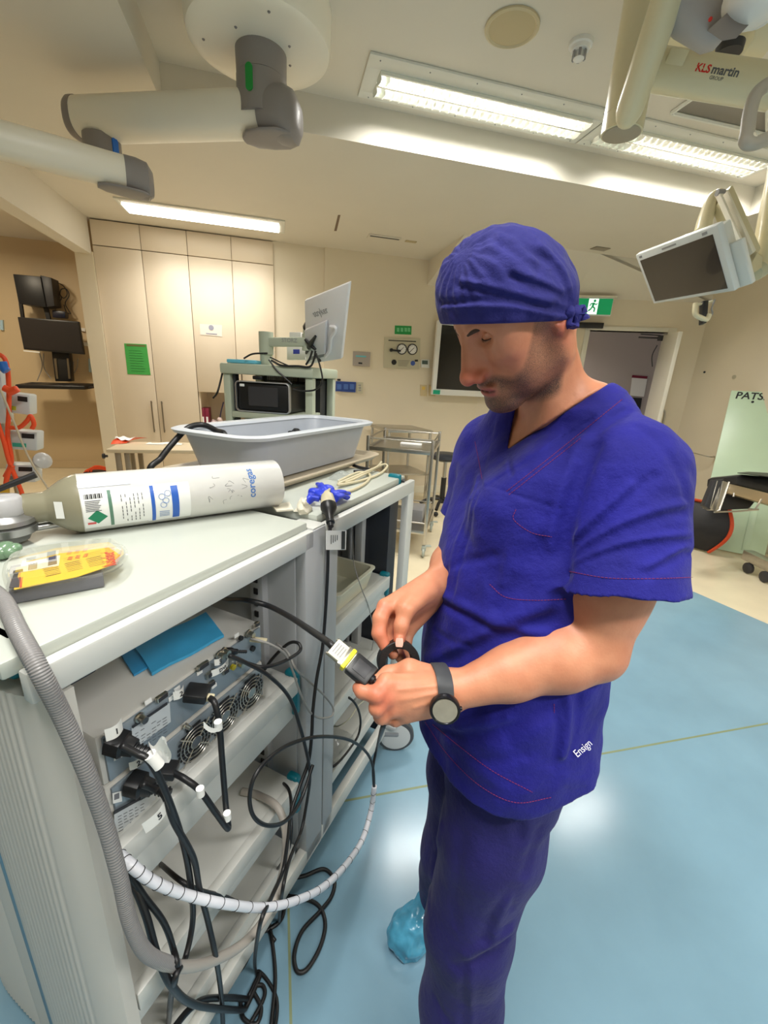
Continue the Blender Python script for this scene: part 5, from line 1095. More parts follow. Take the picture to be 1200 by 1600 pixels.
b = MB(); b.quadbox([(xl+.1, yf, .4), (xr, yf, .4), (xr-.12, yf+.55, .4), (xl-.0, yf+.55, .4)], up_, .02, .003); part('shelf', b, M_steel, t)
c = onz(700, 790, 0); c = V((2.0, 4.75, 0)); sx = onY(697, 713, 4.75); 
t = thing('stool', 'black round stool with five star base behind the instrument trolley', 'stool', (sx.x, 4.75, 0))
b = MB(); b.lathe((sx.x, 4.75, sx.z-.045), (0, 0, 1), [(0, .1), (.01, .17), (.03, .185), (.06, .18), (.08, .15), (.085, .08)], 36); part('seat', b, M_char, t)
b = MB(); b.cyl((sx.x, 4.75, sx.z-.055), (sx.x, 4.75, sx.z-.045), .12); b.cyl((sx.x, 4.75, .3), (sx.x, 4.75, sx.z-.05), .022); part('gas_lift', b, M_steel, t)
b = MB(); b.cyl((sx.x, 4.75, .1), (sx.x, 4.75, .42), .032); part('column', b, M_black, t)
for k in range(5):
    a = 2*math.pi*k/5-.9; d = V((math.cos(a), math.sin(a), 0)); p = V((sx.x, 4.75, .15))
    b = MB(); b.tube([p, p+d*.15-V((0, 0, .01)), p+d*.27-V((0, 0, .07))], .02, 10); b.sphere(p+d*.28-V((0, 0, .12)), .03, 14); part('leg', b, M_black, t)
# ================================================================== CEILING PENDANTS
M_pw = mat('pendant_white', (244, 238, 222), .35); M_pg = mat('pendant_grey', (140, 134, 132), .4); M_pcream = mat('pendant_cream', (222, 212, 176), .3, coat=.2)
c = onz(404, 42, 2.97); c = V(((onz(288, 30, 2.97).x+onz(518, 60, 2.97).x)/2, 2.63, 0)); Rr = .325
t = thing('ceiling_pendant', 'cream ceiling pendant with round cover and two jointed arms above the trolleys', 'ceiling pendant', V((c.x, c.y, ZT-.002)))
b = MB(); b.lathe(V((c.x, c.y, ZT-.001)), (0, 0, -1), [(0, Rr+.004), (.13, Rr), (.15, Rr-.006), (.158, Rr-.02), (.16, Rr-.06)], 64); part('cover', b, M_pw, t)
for k in range(7):
    a = k*2*math.pi/7+.4; d = V((math.cos(a), math.sin(a), 0)); b = MB(); b.sphere(V((c.x, c.y, ZT-.16))+d*(.15+.1*(k % 2)), .007, 10); part('screw', b, M_pg, t)
j0 = onz(408, 84, ZT-.16); zj = 2.66
b = MB(); b.lathe(j0, (0, 0, -1), [(0, .118), (.1, .116)], 40); b.lathe(j0-V((0, 0, .102)), (0, 0, -1), [(0, .118), (.16, .118)], 40); part('swivel_joint', b, M_pg, t, 'grey swivel joint')
gn = (EYE-j0); gn.z = 0; gn.normalize(); gs = V((-gn.y, gn.x, 0)); gp = j0-V((0, 0, .16))
a_ = math.radians(-14); gd = gn*math.cos(a_)+gs*math.sin(a_); gr = gn.cross(up_)
def lozenge(b, c, d, w, h):
    s = d.cross(V((0, 0, 1))); pts = []
    for sg in (1, -1):
        for k in range(9): a = math.pi*k/8*sg; pts.append((w*math.cos(a if sg > 0 else math.pi+(-a)*-1), 0))
    ring = []
    for k in range(24):
        a = 2*math.pi*k/24; ring.append((w*math.cos(a), w*math.sin(a)+(h-w)*(1 if math.sin(a) > 0 else -1)))
    b.rings([[c+s*x+V((0, 0, z))+d*o for x, z in ring] for o in (-.004, .006)])
gq = j0+(-gn)*.0
px_d = (onz(390, 115, 2.87)-EYE); px_d.z = 0
gpos = at(390, 120, 1); 
def on_cyl(px, py, cx, cyy, r):
    d = ray(px, py); a = d.x**2+d.y**2; bq = -(d.x*cx+d.y*cyy); cc = cx*cx+cyy*cyy-r*r; s = (-bq-math.sqrt(max(bq*bq-a*cc, 0)))/a; return EYE+d*s
g0 = on_cyl(389.5, 120, j0.x, j0.y, .118); gd = V((g0.x-j0.x, g0.y-j0.y, 0)).normalized()
b = MB(); lozenge(b, g0, gd, .017, .052); part('brake_marker', b, mat('marker_green', (20, 150, 60), .4), t, 'green marker')
# first arm
e0 = onz(424, 178, 2.735); e1 = onz(118, 189, 2.735)
ad = (e1-e0).normalized(); al = (e1-e0).length; asd = ad.cross(up_)
def armring(p, w, h, k=28): return [p+asd*math.copysign(abs(math.cos(x))**.7, math.cos(x))*w+V((0, 0, 1))*math.copysign(abs(math.sin(x))**.8, math.sin(x))*h for x in [2*math.pi*i/k for i in range(k)]]
b = MB(); b.rings([armring(e0+ad*(al*f), .095, .09) for f in (0.0, .5, .97)]); part('upper_arm', b, M_pw, t)
b = MB(); b.rings([armring(e0+ad*h+V((0, 0, dz)), w, hh) for h, w, hh, dz in ((.04, .1, .096, 0), (-.02, .103, .105, -.005), (-.08, .1, .11, -.012), (-.12, .085, .1, -.02), (-.145, .05, .06, -.03))]); part('end_cap', b, M_pg, t, 'grey end cap')
b = MB(); b.rings([armring(e0+ad*h+V((0, 0, -.1)), w, .012) for h, w in ((-.12, .06), (-.06, .098), (.02, .1), (.1, .08), (.14, .03))]); part('end_cap_foot', b, M_pg, t)
b = MB(); b.rings([armring(e0+ad*(al*f), w, h) for f, w, h in ((.955, .097, .093), (.98, .097, .093), (1.0, .085, .085), (1.02, .05, .06))]); part('end_cap', b, M_pg, t, 'grey end cap')
# lower joint and second arm
jl = onz(172, 212, 2.64)
jl2 = e0+ad*(al*.87); 
b = MB(); b.lathe(V((jl2.x, jl2.y, 2.66)), (0, 0, -1), [(0, .088), (.15, .088)], 36); part('swivel_joint', b, M_pg, t, 'grey swivel joint')
g0 = on_cyl(180, 230, jl2.x, jl2.y, .088); gd = V((g0.x-jl2.x, g0.y-jl2.y, 0)).normalized()
b = MB(); lozenge(b, g0, gd, .016, .04); part('brake_marker', b, mat('marker_blue', (30, 110, 210), .4), t, 'blue marker')
f0 = onz(212, 276, 2.44); f1 = onz(-70, 200, 2.44)
ad2 = (f1-f0).normalized(); al2 = (f1-f0).length; asd = ad2.cross(up_)
b = MB(); b.rings([armring(f0+ad2*(al2*f), .07, .072) for f in (0.0, .5, 1)]); part('lower_arm', b, M_pw, t)
b = MB(); b.rings([armring(f0+ad2*h+V((0, 0, dz)), w, hh) for h, w, hh, dz in ((.05, .073, .075, 0), (0, .075, .08, -.004), (-.05, .07, .08, -.012), (-.075, .04, .055, -.02))]); part('end_cap', b, M_pg, t, 'grey end cap')
b = MB(); b.rings([armring(f0+ad2*h+V((0, 0, -.078)), w, .01) for h, w in ((-.06, .04), (-.02, .072), (.06, .076), (.13, .06), (.17, .02))]); part('end_cap_foot', b, M_pg, t)
# ---- cream boom on the right
t = thing('ceiling_boom', 'cream boom with capped drop tube and lettered horizontal arm at the upper right', 'ceiling boom', onz(1000, 20, ZT-.002))
Xb = at(971, 209, 1.75); rb = .078
b = MB(); b.lathe(Xb, (0, 0, 1), [(-.004, rb-.02), (0, rb), (.06, rb), (.061, rb+.001)], 40); b.lathe(Xb+V((0, 0, .062)), (0, 0, 1), [(0, rb), (.35, rb)], 40); b.lathe(Xb+V((0, 0, .414)), (0, 0, 1), [(0, rb), (ZT-Xb.z-.414, rb)], 40); part('drop_tube', b, M_pcream, t)
b = MB(); b.lathe(Xb+V((0, 0, -.006)), (0, 0, 1), [(0, rb-.012), (.003, rb-.006)], 40); part('tube_cap', b, mat('cap_beige', (170, 158, 136), .5), t, 'beige end cap')
d0 = at(984, 172, 1.62); d1 = at(1062, -60, 1.35)
b = MB(); dd = (d1-d0); L2 = dd.length; dd = dd.normalized(); b.lathe(d0, dd, [(-.055, .008), (-.05, .022), (-.035, .036), (-.01, .046), (.02, .049), (L2, .052)], 32); part('inclined_tube', b, M_pcream, t)
h0 = at(985, 103, 1.78); h1 = at(1215, 138, 1.68); hd = (h1-h0).normalized(); hl = (h1-h0).length
b = MB(); b.lathe(h0, hd, [(-.02, .05), (0, .075), (.1, .077), (.102, .07), (hl, .07)], 36); part('horizontal_arm', b, M_pcream, t)
nrm = (EYE-h0); nrm = (nrm-hd*nrm.dot(hd)).normalized(); upv = nrm.cross(hd); upv = upv if upv.z > 0 else -upv
def ham(px, py, r=.0712):
    for _ in range(1):
        pl = hit(px, py, h0, nrm); s = (pl-h0).dot(hd); y = (pl-h0).dot(upv); f = 1.0
        for _ in range(4):
            yy = max(-.95*r, min(.95*r, y)); p = h0+hd*s+upv*yy+nrm*math.sqrt(r*r-yy*yy); pl2 = hit(px, py, p, nrm); s = (pl2-h0).dot(hd); y = (pl2-h0).dot(upv)
    return p
M_red = mat('letter_red', (214, 40, 30), .4); M_lg = mat('letter_grey', (96, 96, 98), .5)
for txt, px, py, sz, m in (('KLS', 1099, 106.5, .034, M_red), ('martin', 1134, 111, .038, M_lg), ('GROUP', 1119, 122.5, .015, M_lg)):
    g = lettering('lettering', txt, (0, 0, 0), (1, 0, 0), (0, 1, 0), sz, m, t, bold=.0009 if sz > .03 else 0)
    p = ham(px, py); s = (p-h0).dot(hd); a0 = math.asin(max(-1, min(1, (p-h0).dot(upv)/.0712)))
    M = rootof(g).matrix_basis; Mi = M.inverted()
    for v in g.data.vertices:
        q = M @ v.co; a = a0+q.y/.0712; r = .0706 if s > .1 else .0776
        v.co = Mi @ (h0+hd*(s+q.x)+upv*math.sin(a)*(r+q.z)+nrm*math.cos(a)*(r+q.z))
c0 = at(1062, 92, 1.62); b = MB(); p = ham(1050, 90); b.obox(ham(1055, 95), hd*.034, upv*.034, nrm*.003, .003); part('cover_plate', b, M_pcream, t)
# bearing hub behind and spring arm with grey lamp head parts
k0 = at(1040, 20, 1.95); k1 = at(1210, 42, 1.9)
b = MB(); b.lathe(k0, (k1-k0), [(-.02, .08), (0, .11), ((k1-k0).length, .11)], 36); part('upper_arm', b, M_pcream, t)
b = MB(); c = at(1140, 60, 1.85); b.lathe(c, (0, 0, -1), [(-.05, .09), (.02, .09), (.06, .07), (.07, .06), (.07, .05)], 30); part('bearing', b, M_pcream, t)
b = MB(); c = at(1138, 84, 1.8); b.lathe(c, (0, 0, 1), [(0, .05), (.03, .052)], 24); part('bearing_ring', b, M_dark, t)
b = MB(); p = [ham(x, y, .072) for x, y in ((1096, 64), (1104, 64), (1102, 80), (1094, 80))]; p = [at(x, y, 1.66) for x, y in ((1097, 63), (1104, 64), (1102, 81), (1095, 80))]; b.quadbox(p, -nrm, .01); part('red_tag', b, M_red, t, 'red tag')
# grey joint with white dome (lamp arm joint) nearest the camera
t = thing('surgical_lamp_joint', 'grey lamp arm joint with white dome cover at the top right corner', 'lamp arm', at(1120, 10, 1.4))
c = at(1110, 12, 1.42); ax_ = (at(1150, 50, 1.42)-c).normalized()
b = MB(); b.lathe(c+V((0, 0, .0)), (at(1060, -30, 1.42)-at(1160, 35, 1.42)), [(-.1, .02), (-.09, .07), (-.06, .092), (.05, .095), (.12, .085)], 32); part('joint_housing', b, mat('joint_grey', (176, 170, 166), .4), t)
b = MB(); p0 = at(1098, 40, 1.38); b.rings([[at(x, y, z) for x, y in ((1136, 20), (1178, 30), (1150, 60), (1128, 64), (1105, 48))] for z in (1.30, 1.42)]); part('joint_block', b, M_pg, t)
b = MB(); c = at(1182, -8, 1.28); b.sphere(c, .085, 32, (1, 1, .85)); b.lathe(c, (at(1230, -60, 1.28)-c), [(0, .084), (.2, .084)], 32); part('dome_cover', b, mat('dome_white', (236, 234, 228), .3), t, 'white dome cover')
b = MB(); b.sphere(at(1110, 30, 1.325), .006, 10); part('screw', b, M_red, t)
# D shaped handle
t = thing('steering_handle', 'pale grey D shaped tube handle cut by the right picture edge', 'handle', at(1180, 190, 1.4))
b = MB(); b.tube([at(x, y, 1.42) for x, y in ((1225, 120), (1195, 135), (1180, 150), (1172, 175), (1168, 205), (1166, 220), (1180, 224), (1225, 205))], .021, 14); part('grip', b, mat('handle_grey', (178, 172, 160), .4), t)
b = MB(); b.tube([at(1168, 214, 1.42), at(1178, 223, 1.42), at(1200, 217, 1.42)], .019, 12); part('grip_edge', b, M_pw, t)
# ---- swivel monitor on its sprung arm
q = quad(((992.5, 399), (1120, 351.5), (1148, 455), (1021, 475)), .56)
cen = sum(q, V())/4; q = [EYE+(p-EYE)*(2.25/(cen-EYE).dot(F_)) for p in q]; cen = sum(q, V())/4
n_ = (q[1]-q[0]).cross(q[3]-q[0]).normalized(); n_ = n_ if n_.dot(EYE-cen) > 0 else -n_
t = thing('swivel_monitor', 'white framed swivel monitor with dark screen hanging at the upper right', 'monitor', cen)
def sm(u, v, off=0): return q[0]*(1-u)*(1-v)+q[1]*u*(1-v)+q[2]*u*v+q[3]*(1-u)*v+n_*off
M_mf = mat('monitor_frame', (214, 218, 216), .35)
b = MB(); b.quadbox(q, -n_, .03, .006); part('bezel', b, M_mf, t)
b = MB(); b.quadbox([sm(.045, .12, .0005), sm(.945, .10, .0005), sm(.945, .935, .0005), sm(.045, .95, .0005)], n_, .0012); part('screen', b, mat('monitor_screen', (34, 30, 32), .18, coat=.3), t)
b = MB(); b.quadbox([sm(.5, .04, -.031), sm(.97, .06, -.031), sm(.97, .96, -.031), sm(.5, .96, -.031)], -n_, .045, .01); part('rear_housing', b, mat('monitor_rear', (222, 222, 214), .35), t)
b = MB(); b.quadbox([sm(.94, .35, -.02), sm(1.06, .35, -.05), sm(1.06, 1.02, -.05), sm(.94, 1.02, -.02)], -n_, .02, .006); part('side_panel', b, mat('monitor_rear', (236, 240, 240)), t)
b = MB(); b.quadbox([sm(.85, .035, .0005), sm(.9, .03, .0005), sm(.9, .07, .0005), sm(.85, .075, .0005)], n_, .001); b.quadbox([sm(.05, .04, .0005), sm(.09, .04, .0005), sm(.09, .08, .0005), sm(.05, .08, .0005)], n_, .001); b.quadbox([sm(.38, .045, .0005), sm(.56, .04, .0005), sm(.56, .07, .0005), sm(.38, .075, .0005)], n_, .0006); part('badge', b, M_greyp, t)
ta = thing('monitor_mount', 'cream spring arm carrying the swivel monitor, with open channel', 'monitor arm', at(1150, 360, 2.3))
def ap(x, y, t_=2.32): return at(x, y, t_)
b = MB(); b.quadbox([ap(*p) for p in ((1111, 328), (1131, 300), (1175, 398), (1155, 434))], -F_, .06, .008); part('arm_cover', b, M_pcream, ta)
b = MB(); b.quadbox([ap(*p, 2.29) for p in ((1115, 305), (1132, 302), (1174, 398), (1162, 404))], -F_, .03, .004); b.quadbox([ap(*p, 2.25) for p in ((1118, 309), (1122, 309), (1163, 401), (1160, 404))], -F_, .03, .003); b.quadbox([ap(*p, 2.25) for p in ((1129, 305), (1132, 304), (1174, 396), (1169, 401))], -F_, .03, .003); part('channel', b, M_pw, ta)
b = MB(); b.tube([ap(*p) for p in ((1098, 362), (1103, 340), (1113, 312), (1126, 302))], .04, 14, rf=lambda f: .042-.015*f); part('elbow', b, M_pcream, ta)
b = MB(); b.tube([ap(1120, 301, 2.27), ap(1131, 301, 2.27)], .016, 10, False); part('pivot_cap', b, M_greyp, ta)
b = MB(); b.rings([[ap(x, y, z) for x, y in ((1136, 372), (1180, 392), (1192, 402), (1190, 418), (1170, 432), (1154, 435))] for z in (2.26, 2.4)]); part('knuckle', b, M_pcream, ta)
b = MB(); b.lathe(ap(1185, 425, 2.34), (ap(1204, 330, 2.34)-ap(1185, 425, 2.34)), [(0, .035), (.02, .045), (.3, .05), (.9, .05)], 26); part('drop_tube', b, M_pcream, ta)
b = MB(); b.lathe(ap(1180, 427, 2.3), (ap(1195, 418, 2.3)-ap(1180, 427, 2.3)), [(0, .04), (.04, .04)], 20); part('knuckle_cap', b, mat('cap_sage', (196, 196, 170), .5), ta)
# cable holder hanging below the monitor
t = thing('handle_clamp', 'small cream clamp with black strap hanging under the swivel monitor', 'clamp', at(1098, 490, 2.2))
b = MB(); b.quadbox([at(x, y, 2.2) for x, y in ((1092, 474), (1101, 473), (1098, 508), (1091, 509))], -F_, .03, .004); part('strap', b, M_black, t)
b = MB(); b.tube([at(x, y, 2.18) for x, y in ((1083, 478), (1100, 474), (1113, 471))], .006, 8, False); b.tube([at(x, y, 2.17) for x, y in ((1087, 474), (1086, 490), (1094, 496), (1104, 499), (1108, 492))], .012, 10); part('clamp', b, M_pcream, t)
b = MB(); b.tube([at(x, y, 2.17) for x, y in ((1117, 468), (1112, 482), (1113, 490), (1106, 500))], .004, 8); part('cord', b, M_gcab, t)
# ---- steel instrument table at the right edge
t = thing('operating_table_frame', 'steel wheeled table frame with black pads at the right picture edge', 'table frame', onz(1210, 930, 0))
w0 = onz(1152, 888, .0); w1 = onz(1230, 930, 0); wd_ = (w1-w0).normalized(); wp_ = V((-wd_.y, wd_.x, 0))
if wp_.dot(EYE-w0) > 0: wp_ = -wp_
zb = .12
b = MB(); b.quadbox([w0+V((0, 0, .1)), w1+wd_*.4+V((0, 0, .1)), w1+wd_*.4+V((0, 0, .19)), w0+V((0, 0, .19))], wp_, .1, .006); part('base_rail', b, M_steel, t)
for s in (.1, .28):
    b = MB(); c = w0+wd_*s+wp_*.05; b.lathe(c+V((0, 0, .05))-wp_*.06, wp_, [(0, .04), (.005, .05), (.03, .05), (.035, .04)], 20); part('caster', b, M_dark, t)
dtab = (w0-EYE).dot(F_)*.93
def tb(x, y, t_=None): return at(x, y, t_ or dtab)
b = MB(); b.quadbox([tb(1141, 756), tb(1230, 778), tb(1230, 797), tb(1137, 770)], F_, .05, .004); part('frame_rail', b, mat('steel_warm', (196, 178, 150), .3, .9), t)
b = MB(); b.quadbox([tb(1120, 750, dtab-.1), tb(1128, 752, dtab-.1), tb(1116, 798, dtab-.1), tb(1108, 794, dtab-.1)], F_, .08, .006)
b.quadbox([tb(1130, 751, dtab-.12), tb(1138, 754, dtab-.12), tb(1124, 796, dtab-.12), tb(1118, 798, dtab-.12)], F_, .03, .003); part('side_clamp', b, M_steel, t)
b = MB(); b.quadbox([tb(1118, 749, dtab-.1), tb(1132, 748, dtab-.05), tb(1128, 752, dtab-.1), tb(1110, 797, dtab-.1), tb(1101, 790, dtab-.1)], F_, .06, .006); part('side_pad', b, M_dark, t)
b = MB(); b.tube([tb(*p, dtab-.12) for p in ((1139, 753), (1124, 797), (1116, 800), (1150, 799), (1185, 796))], .008, 8, False); b.tube([tb(*p, dtab-.05) for p in ((1190, 780), (1180, 796), (1170, 795))], .008, 8, False); b.tube([tb(*p, dtab-.1) for p in ((1147, 770), (1146, 776))], .008, 8, False); part('wire_frame', b, M_steel, t)
b = MB(); b.quadbox([tb(1133, 770, dtab+.12), tb(1180, 783, dtab+.12), tb(1170, 795, dtab+.12), tb(1126, 797, dtab+.12)], F_, .03); part('shade_panel', b, M_black, t)
b = MB(); p_ = [tb(1200, 768, dtab+.3)]; b.obox(w0+wd_*.5+wp_*.4+V((0, 0, .45)), wd_*.05, wp_*.05, V((0, 0, .34)), .01); part('column', b, M_steel, t)
t = thing('table_pad', 'thick black pad lying on the steel table frame, with thin black flap on top', 'pad', tb(1190, 750))
b = MB(); b.quadbox([tb(1150, 757, dtab+.05), tb(1152, 744, dtab+.05), tb(1158, 741, dtab+.1), tb(1235, 748, dtab+.05), tb(1235, 777, dtab+.05)], F_, .35, .012); part('cushion', b, mat('pad_black', (30, 30, 32), .5, bump=.2, bscale=40), t)
b = MB(); b.quadbox([tb(1152, 739.5, dtab), tb(1170, 738, dtab+.2), tb(1235, 742, dtab+.3), tb(1235, 750, dtab)], (0, 0, 1), .006); part('flap', b, M_black, t)
# ================================================================== THE MAN: bodies and cloth from smooth distance fields
class Fld:
    """a list of soft-blended solids; each: (op, k, fn, centre, radius)"""
    def __init__(s): s.L = []; s.post = []
    def add(s, fn, c, r, k=.01, op='+'): s.L.append((op, k, fn, np.array(c, np.float32), r)); return s
    def cap(s, a, b, ra, rb=None, k=.01, op='+', flat=None):
        a = np.array(a, np.float32); b = np.array(b, np.float32); rb = ra if rb is None else rb
        ab = b-a; L2 = float(ab@ab)+1e-12
        if flat is not None: ax, sc = np.array(flat[0], np.float32), flat[1]      # squash along a unit axis
        def f(P):
            t = np.clip((P-a)@ab/L2, 0, 1); d = P-a-t[:, None]*ab
            if flat is not None: d = d + (d@ax)[:, None]*ax*(1/sc-1)
            return np.sqrt((d*d).sum(1)) - (ra+(rb-ra)*t)
        return s.add(f, (a+b)/2, math.sqrt(L2)/2+max(ra, rb), k, op)
    def ell(s, c, r, M=None, k=.01, op='+'):
        c = np.array(c, np.float32); r = np.array(r, np.float32); M = np.eye(3, dtype=np.float32) if M is None else np.array(M, np.float32)
        def f(P):
            q = (P-c)@M.T; k0 = np.sqrt(((q/r)**2).sum(1))+1e-6; k1 = np.sqrt(((q/r**2)**2).sum(1))+1e-6
            return k0*(k0-1)/k1
        return s.add(f, c, float(r.max()), k, op)
    def loft(s, rows, ex=2.0, k=.02, op='+'):
        """rows: (z, cx, cy, half width along left, half depth along forward, lx, ly) stacked upward"""
        R = np.array(rows, np.float32); R = R[R[:, 0].argsort()]
        def f(P):
            z = P[:, 2]; I = lambda j: np.interp(z, R[:, 0], R[:, j])
            lx, ly = I(5), I(6); n = np.sqrt(lx*lx+ly*ly); lx, ly = lx/n, ly/n
            dx, dy = P[:, 0]-I(1), P[:, 1]-I(2); a, b = I(3), I(4)
            u = np.abs(dx*lx+dy*ly)/a; v = np.abs(-dx*ly+dy*lx)/b
            g = (u**ex+v**ex)**(1/ex); d = (g-1)*np.minimum(a, b)*.95
            dz = np.maximum(R[0, 0]-z, z-R[-1, 0]); 
            return np.where(dz > 0, np.maximum(d, dz), d)
        c = (R[0, :3][[1, 2, 0]]+R[-1, :3][[1, 2, 0]])/2
        return s.add(f, c, (R[-1, 0]-R[0, 0])/2+R[:, 3:5].max()+.1, k, op)
    def __call__(s, P):
        c = P.mean(0); rad = float(np.sqrt(((P-c)**2).sum(1).max()))
        D = np.full(len(P), .3, np.float32)
        for op, k, fn, cc, r in s.L:
            far = float(np.linalg.norm(c-cc))-rad-r
            if op == '+':
                if far > .08: continue
                d = fn(P); h = np.clip(.5+.5*(D-d)/k, 0, 1); D = D+(d-D)*h-k*h*(1-h)
            elif op == '-':
                if far > .06: continue
                d = -fn(P); h = np.clip(.5-.5*(D-d)/k, 0, 1); D = D+(d-D)*h+k*h*(1-h)
            elif op == '&': d = fn(P); h = np.clip(.5-.5*(D-d)/k, 0, 1); D = D+(d-D)*h+k*h*(1-h)
            elif op == 'd':
                if far > .06: continue
                D = D+fn(P)
        return D
    def disp(s, fn, c, r): return s.add(fn, c, r, 0, 'd')
    def crease(s, pts, w, d):
        """pulls the surface along a polyline: d>0 cuts a groove, d<0 raises a fold"""
        A = np.array([tuple(p) for p in pts], np.float32)
        def f(P):
            m = np.full(len(P), 9., np.float32)
            for a, b in zip(A, A[1:]):
                ab = b-a; t = np.clip((P-a)@ab/(ab@ab+1e-9), 0, 1); q = P-a-t[:, None]*ab; e = np.sqrt((q*q).sum(1))
                m = np.minimum(m, e)
            return d*np.exp(-(m/w)**2)
        return s.disp(f, A.mean(0), float(np.abs(A-A.mean(0)).max())*1.8+w*2.5)
def surface(f, lo, hi, h, bk=8):
    """surface nets of the zero level, evaluated only in blocks near it"""
    lo = np.array(lo, np.float64); hi = np.array(hi, np.float64); nb = np.ceil((hi-lo)/(h*bk)).astype(int)
    g = np.stack(np.meshgrid(*[np.arange(n) for n in nb], indexing='ij'), -1).reshape(-1, 3)
    keep = []
    for i in range(0, len(g), 512):
        gg = g[i:i+512]; c = (lo+(gg+.5)*h*bk).astype(np.float32); keep.append(gg[np.abs(f(c)) < h*bk*1.35])
    g = np.concatenate(keep); l = np.stack(np.meshgrid(*[np.arange(bk+1)]*3, indexing='ij'), -1)
    N = nb*bk+2; VK, VP, QE = [], [], []
    key = lambda q: (q[..., 0].astype(np.int64)*N[1]+q[..., 1])*N[2]+q[..., 2]
    cn = np.stack(np.meshgrid([0, 1], [0, 1], [0, 1], indexing='ij'), -1).reshape(-1, 3)
    ed = [(a, b) for a in range(8) for b in range(a+1, 8) if np.abs(cn[a]-cn[b]).sum() == 1]
    for i in range(0, len(g), 24):
        gi = g[i:i+24]; I = gi[:, None, None, None, :]*bk+l; X = (lo+I*h).astype(np.float32)
        D = f(X.reshape(-1, 3)).reshape(I.shape[:-1])
        S = D < 0
        cs = [S[:, c[0]:c[0]+bk, c[1]:c[1]+bk, c[2]:c[2]+bk] for c in cn]; cd = [D[:, c[0]:c[0]+bk, c[1]:c[1]+bk, c[2]:c[2]+bk] for c in cn]
        sm = sum(x.astype(np.int8) for x in cs); act = (sm > 0) & (sm < 8); w = np.where(act)
        if len(w[0]):
            d8 = np.stack([x[w] for x in cd], 1); acc = np.zeros((len(w[0]), 3)); n = np.zeros(len(w[0]))
            for a, b in ed:
                m = (d8[:, a] < 0) != (d8[:, b] < 0); t = d8[:, a]/(d8[:, a]-d8[:, b]+1e-12); t = np.where(m, t, 0)
                acc += m[:, None]*(cn[a]+(cn[b]-cn[a])*t[:, None]); n += m
            q = I[w[0], w[1], w[2], w[3]]; VK.append(key(q)); VP.append(lo+(q+acc/n[:, None])*h)
        for ax in range(3):
            sl = [slice(0, bk)]*3; s2 = list(sl); s2[ax] = slice(1, bk+1)
            A, B = S[(slice(None), *sl)], S[(slice(None), *s2)]; w = np.where(A != B)
            if not len(w[0]): continue
            q = I[w[0], w[1], w[2], w[3]]; u, v = [(1, 2), (2, 0), (0, 1)][ax]; eu = np.eye(3, dtype=int)[u]; ev = np.eye(3, dtype=int)[v]
            k4 = np.stack([key(q-eu-ev), key(q-ev), key(q), key(q-eu)], 1); fl = ~A[w]; k4[fl] = k4[fl][:, ::-1]; QE.append(k4)
    VK = np.concatenate(VK); VP = np.concatenate(VP); QE = np.concatenate(QE)
    o = np.argsort(VK); VK, VP = VK[o], VP[o]; ix = np.clip(np.searchsorted(VK, QE), 0, len(VK)-1); ok = (VK[ix] == QE).all(1)
    return VP, ix[ok]
def np_mesh(name, VP, Q, mats, parent=None, smooth=2):
    if smooth:
        E = np.concatenate([Q[:, [0, 1]], Q[:, [1, 2]], Q[:, [2, 3]], Q[:, [3, 0]]])
        for it in range(smooth):
            for lam in (.5, -.52):
                acc = np.zeros_like(VP); n = np.zeros(len(VP)); np.add.at(acc, E[:, 0], VP[E[:, 1]]); np.add.at(n, E[:, 0], 1); np.add.at(acc, E[:, 1], VP[E[:, 0]]); np.add.at(n, E[:, 1], 1)
                VP = VP+lam*(acc/np.maximum(n, 1)[:, None]-VP)
    me = bpy.data.meshes.new(name)
    Mi = rootof(parent).matrix_basis.inverted() if parent else Matrix.Identity(4)
    A = np.array(Mi); W = VP@A[:3, :3].T+A[:3, 3]
    me.vertices.add(len(W)); me.vertices.foreach_set('co', W.astype(np.float32).ravel())
    me.loops.add(len(Q)*4); me.loops.foreach_set('vertex_index', Q.astype(np.int32).ravel())
    me.polygons.add(len(Q)); me.polygons.foreach_set('loop_start', np.arange(0, len(Q)*4, 4, dtype=np.int32)); me.polygons.foreach_set('loop_total', np.full(len(Q), 4, np.int32))
    me.update(calc_edges=True); me.validate()
    me.polygons.foreach_set('use_smooth', [True]*len(me.polygons))
    for m in (mats if isinstance(mats, (list, tuple)) else [mats]): me.materials.append(m)
    o = bpy.data.objects.new(name, me); COL.objects.link(o)
    if parent: o.parent = parent
    return o, VP
def attr(o, name, val): a = o.data.attributes.new(name, 'FLOAT', 'POINT'); a.data.foreach_set('value', np.asarray(val, np.float32))
A3 = lambda v: np.array(tuple(v), np.float32)
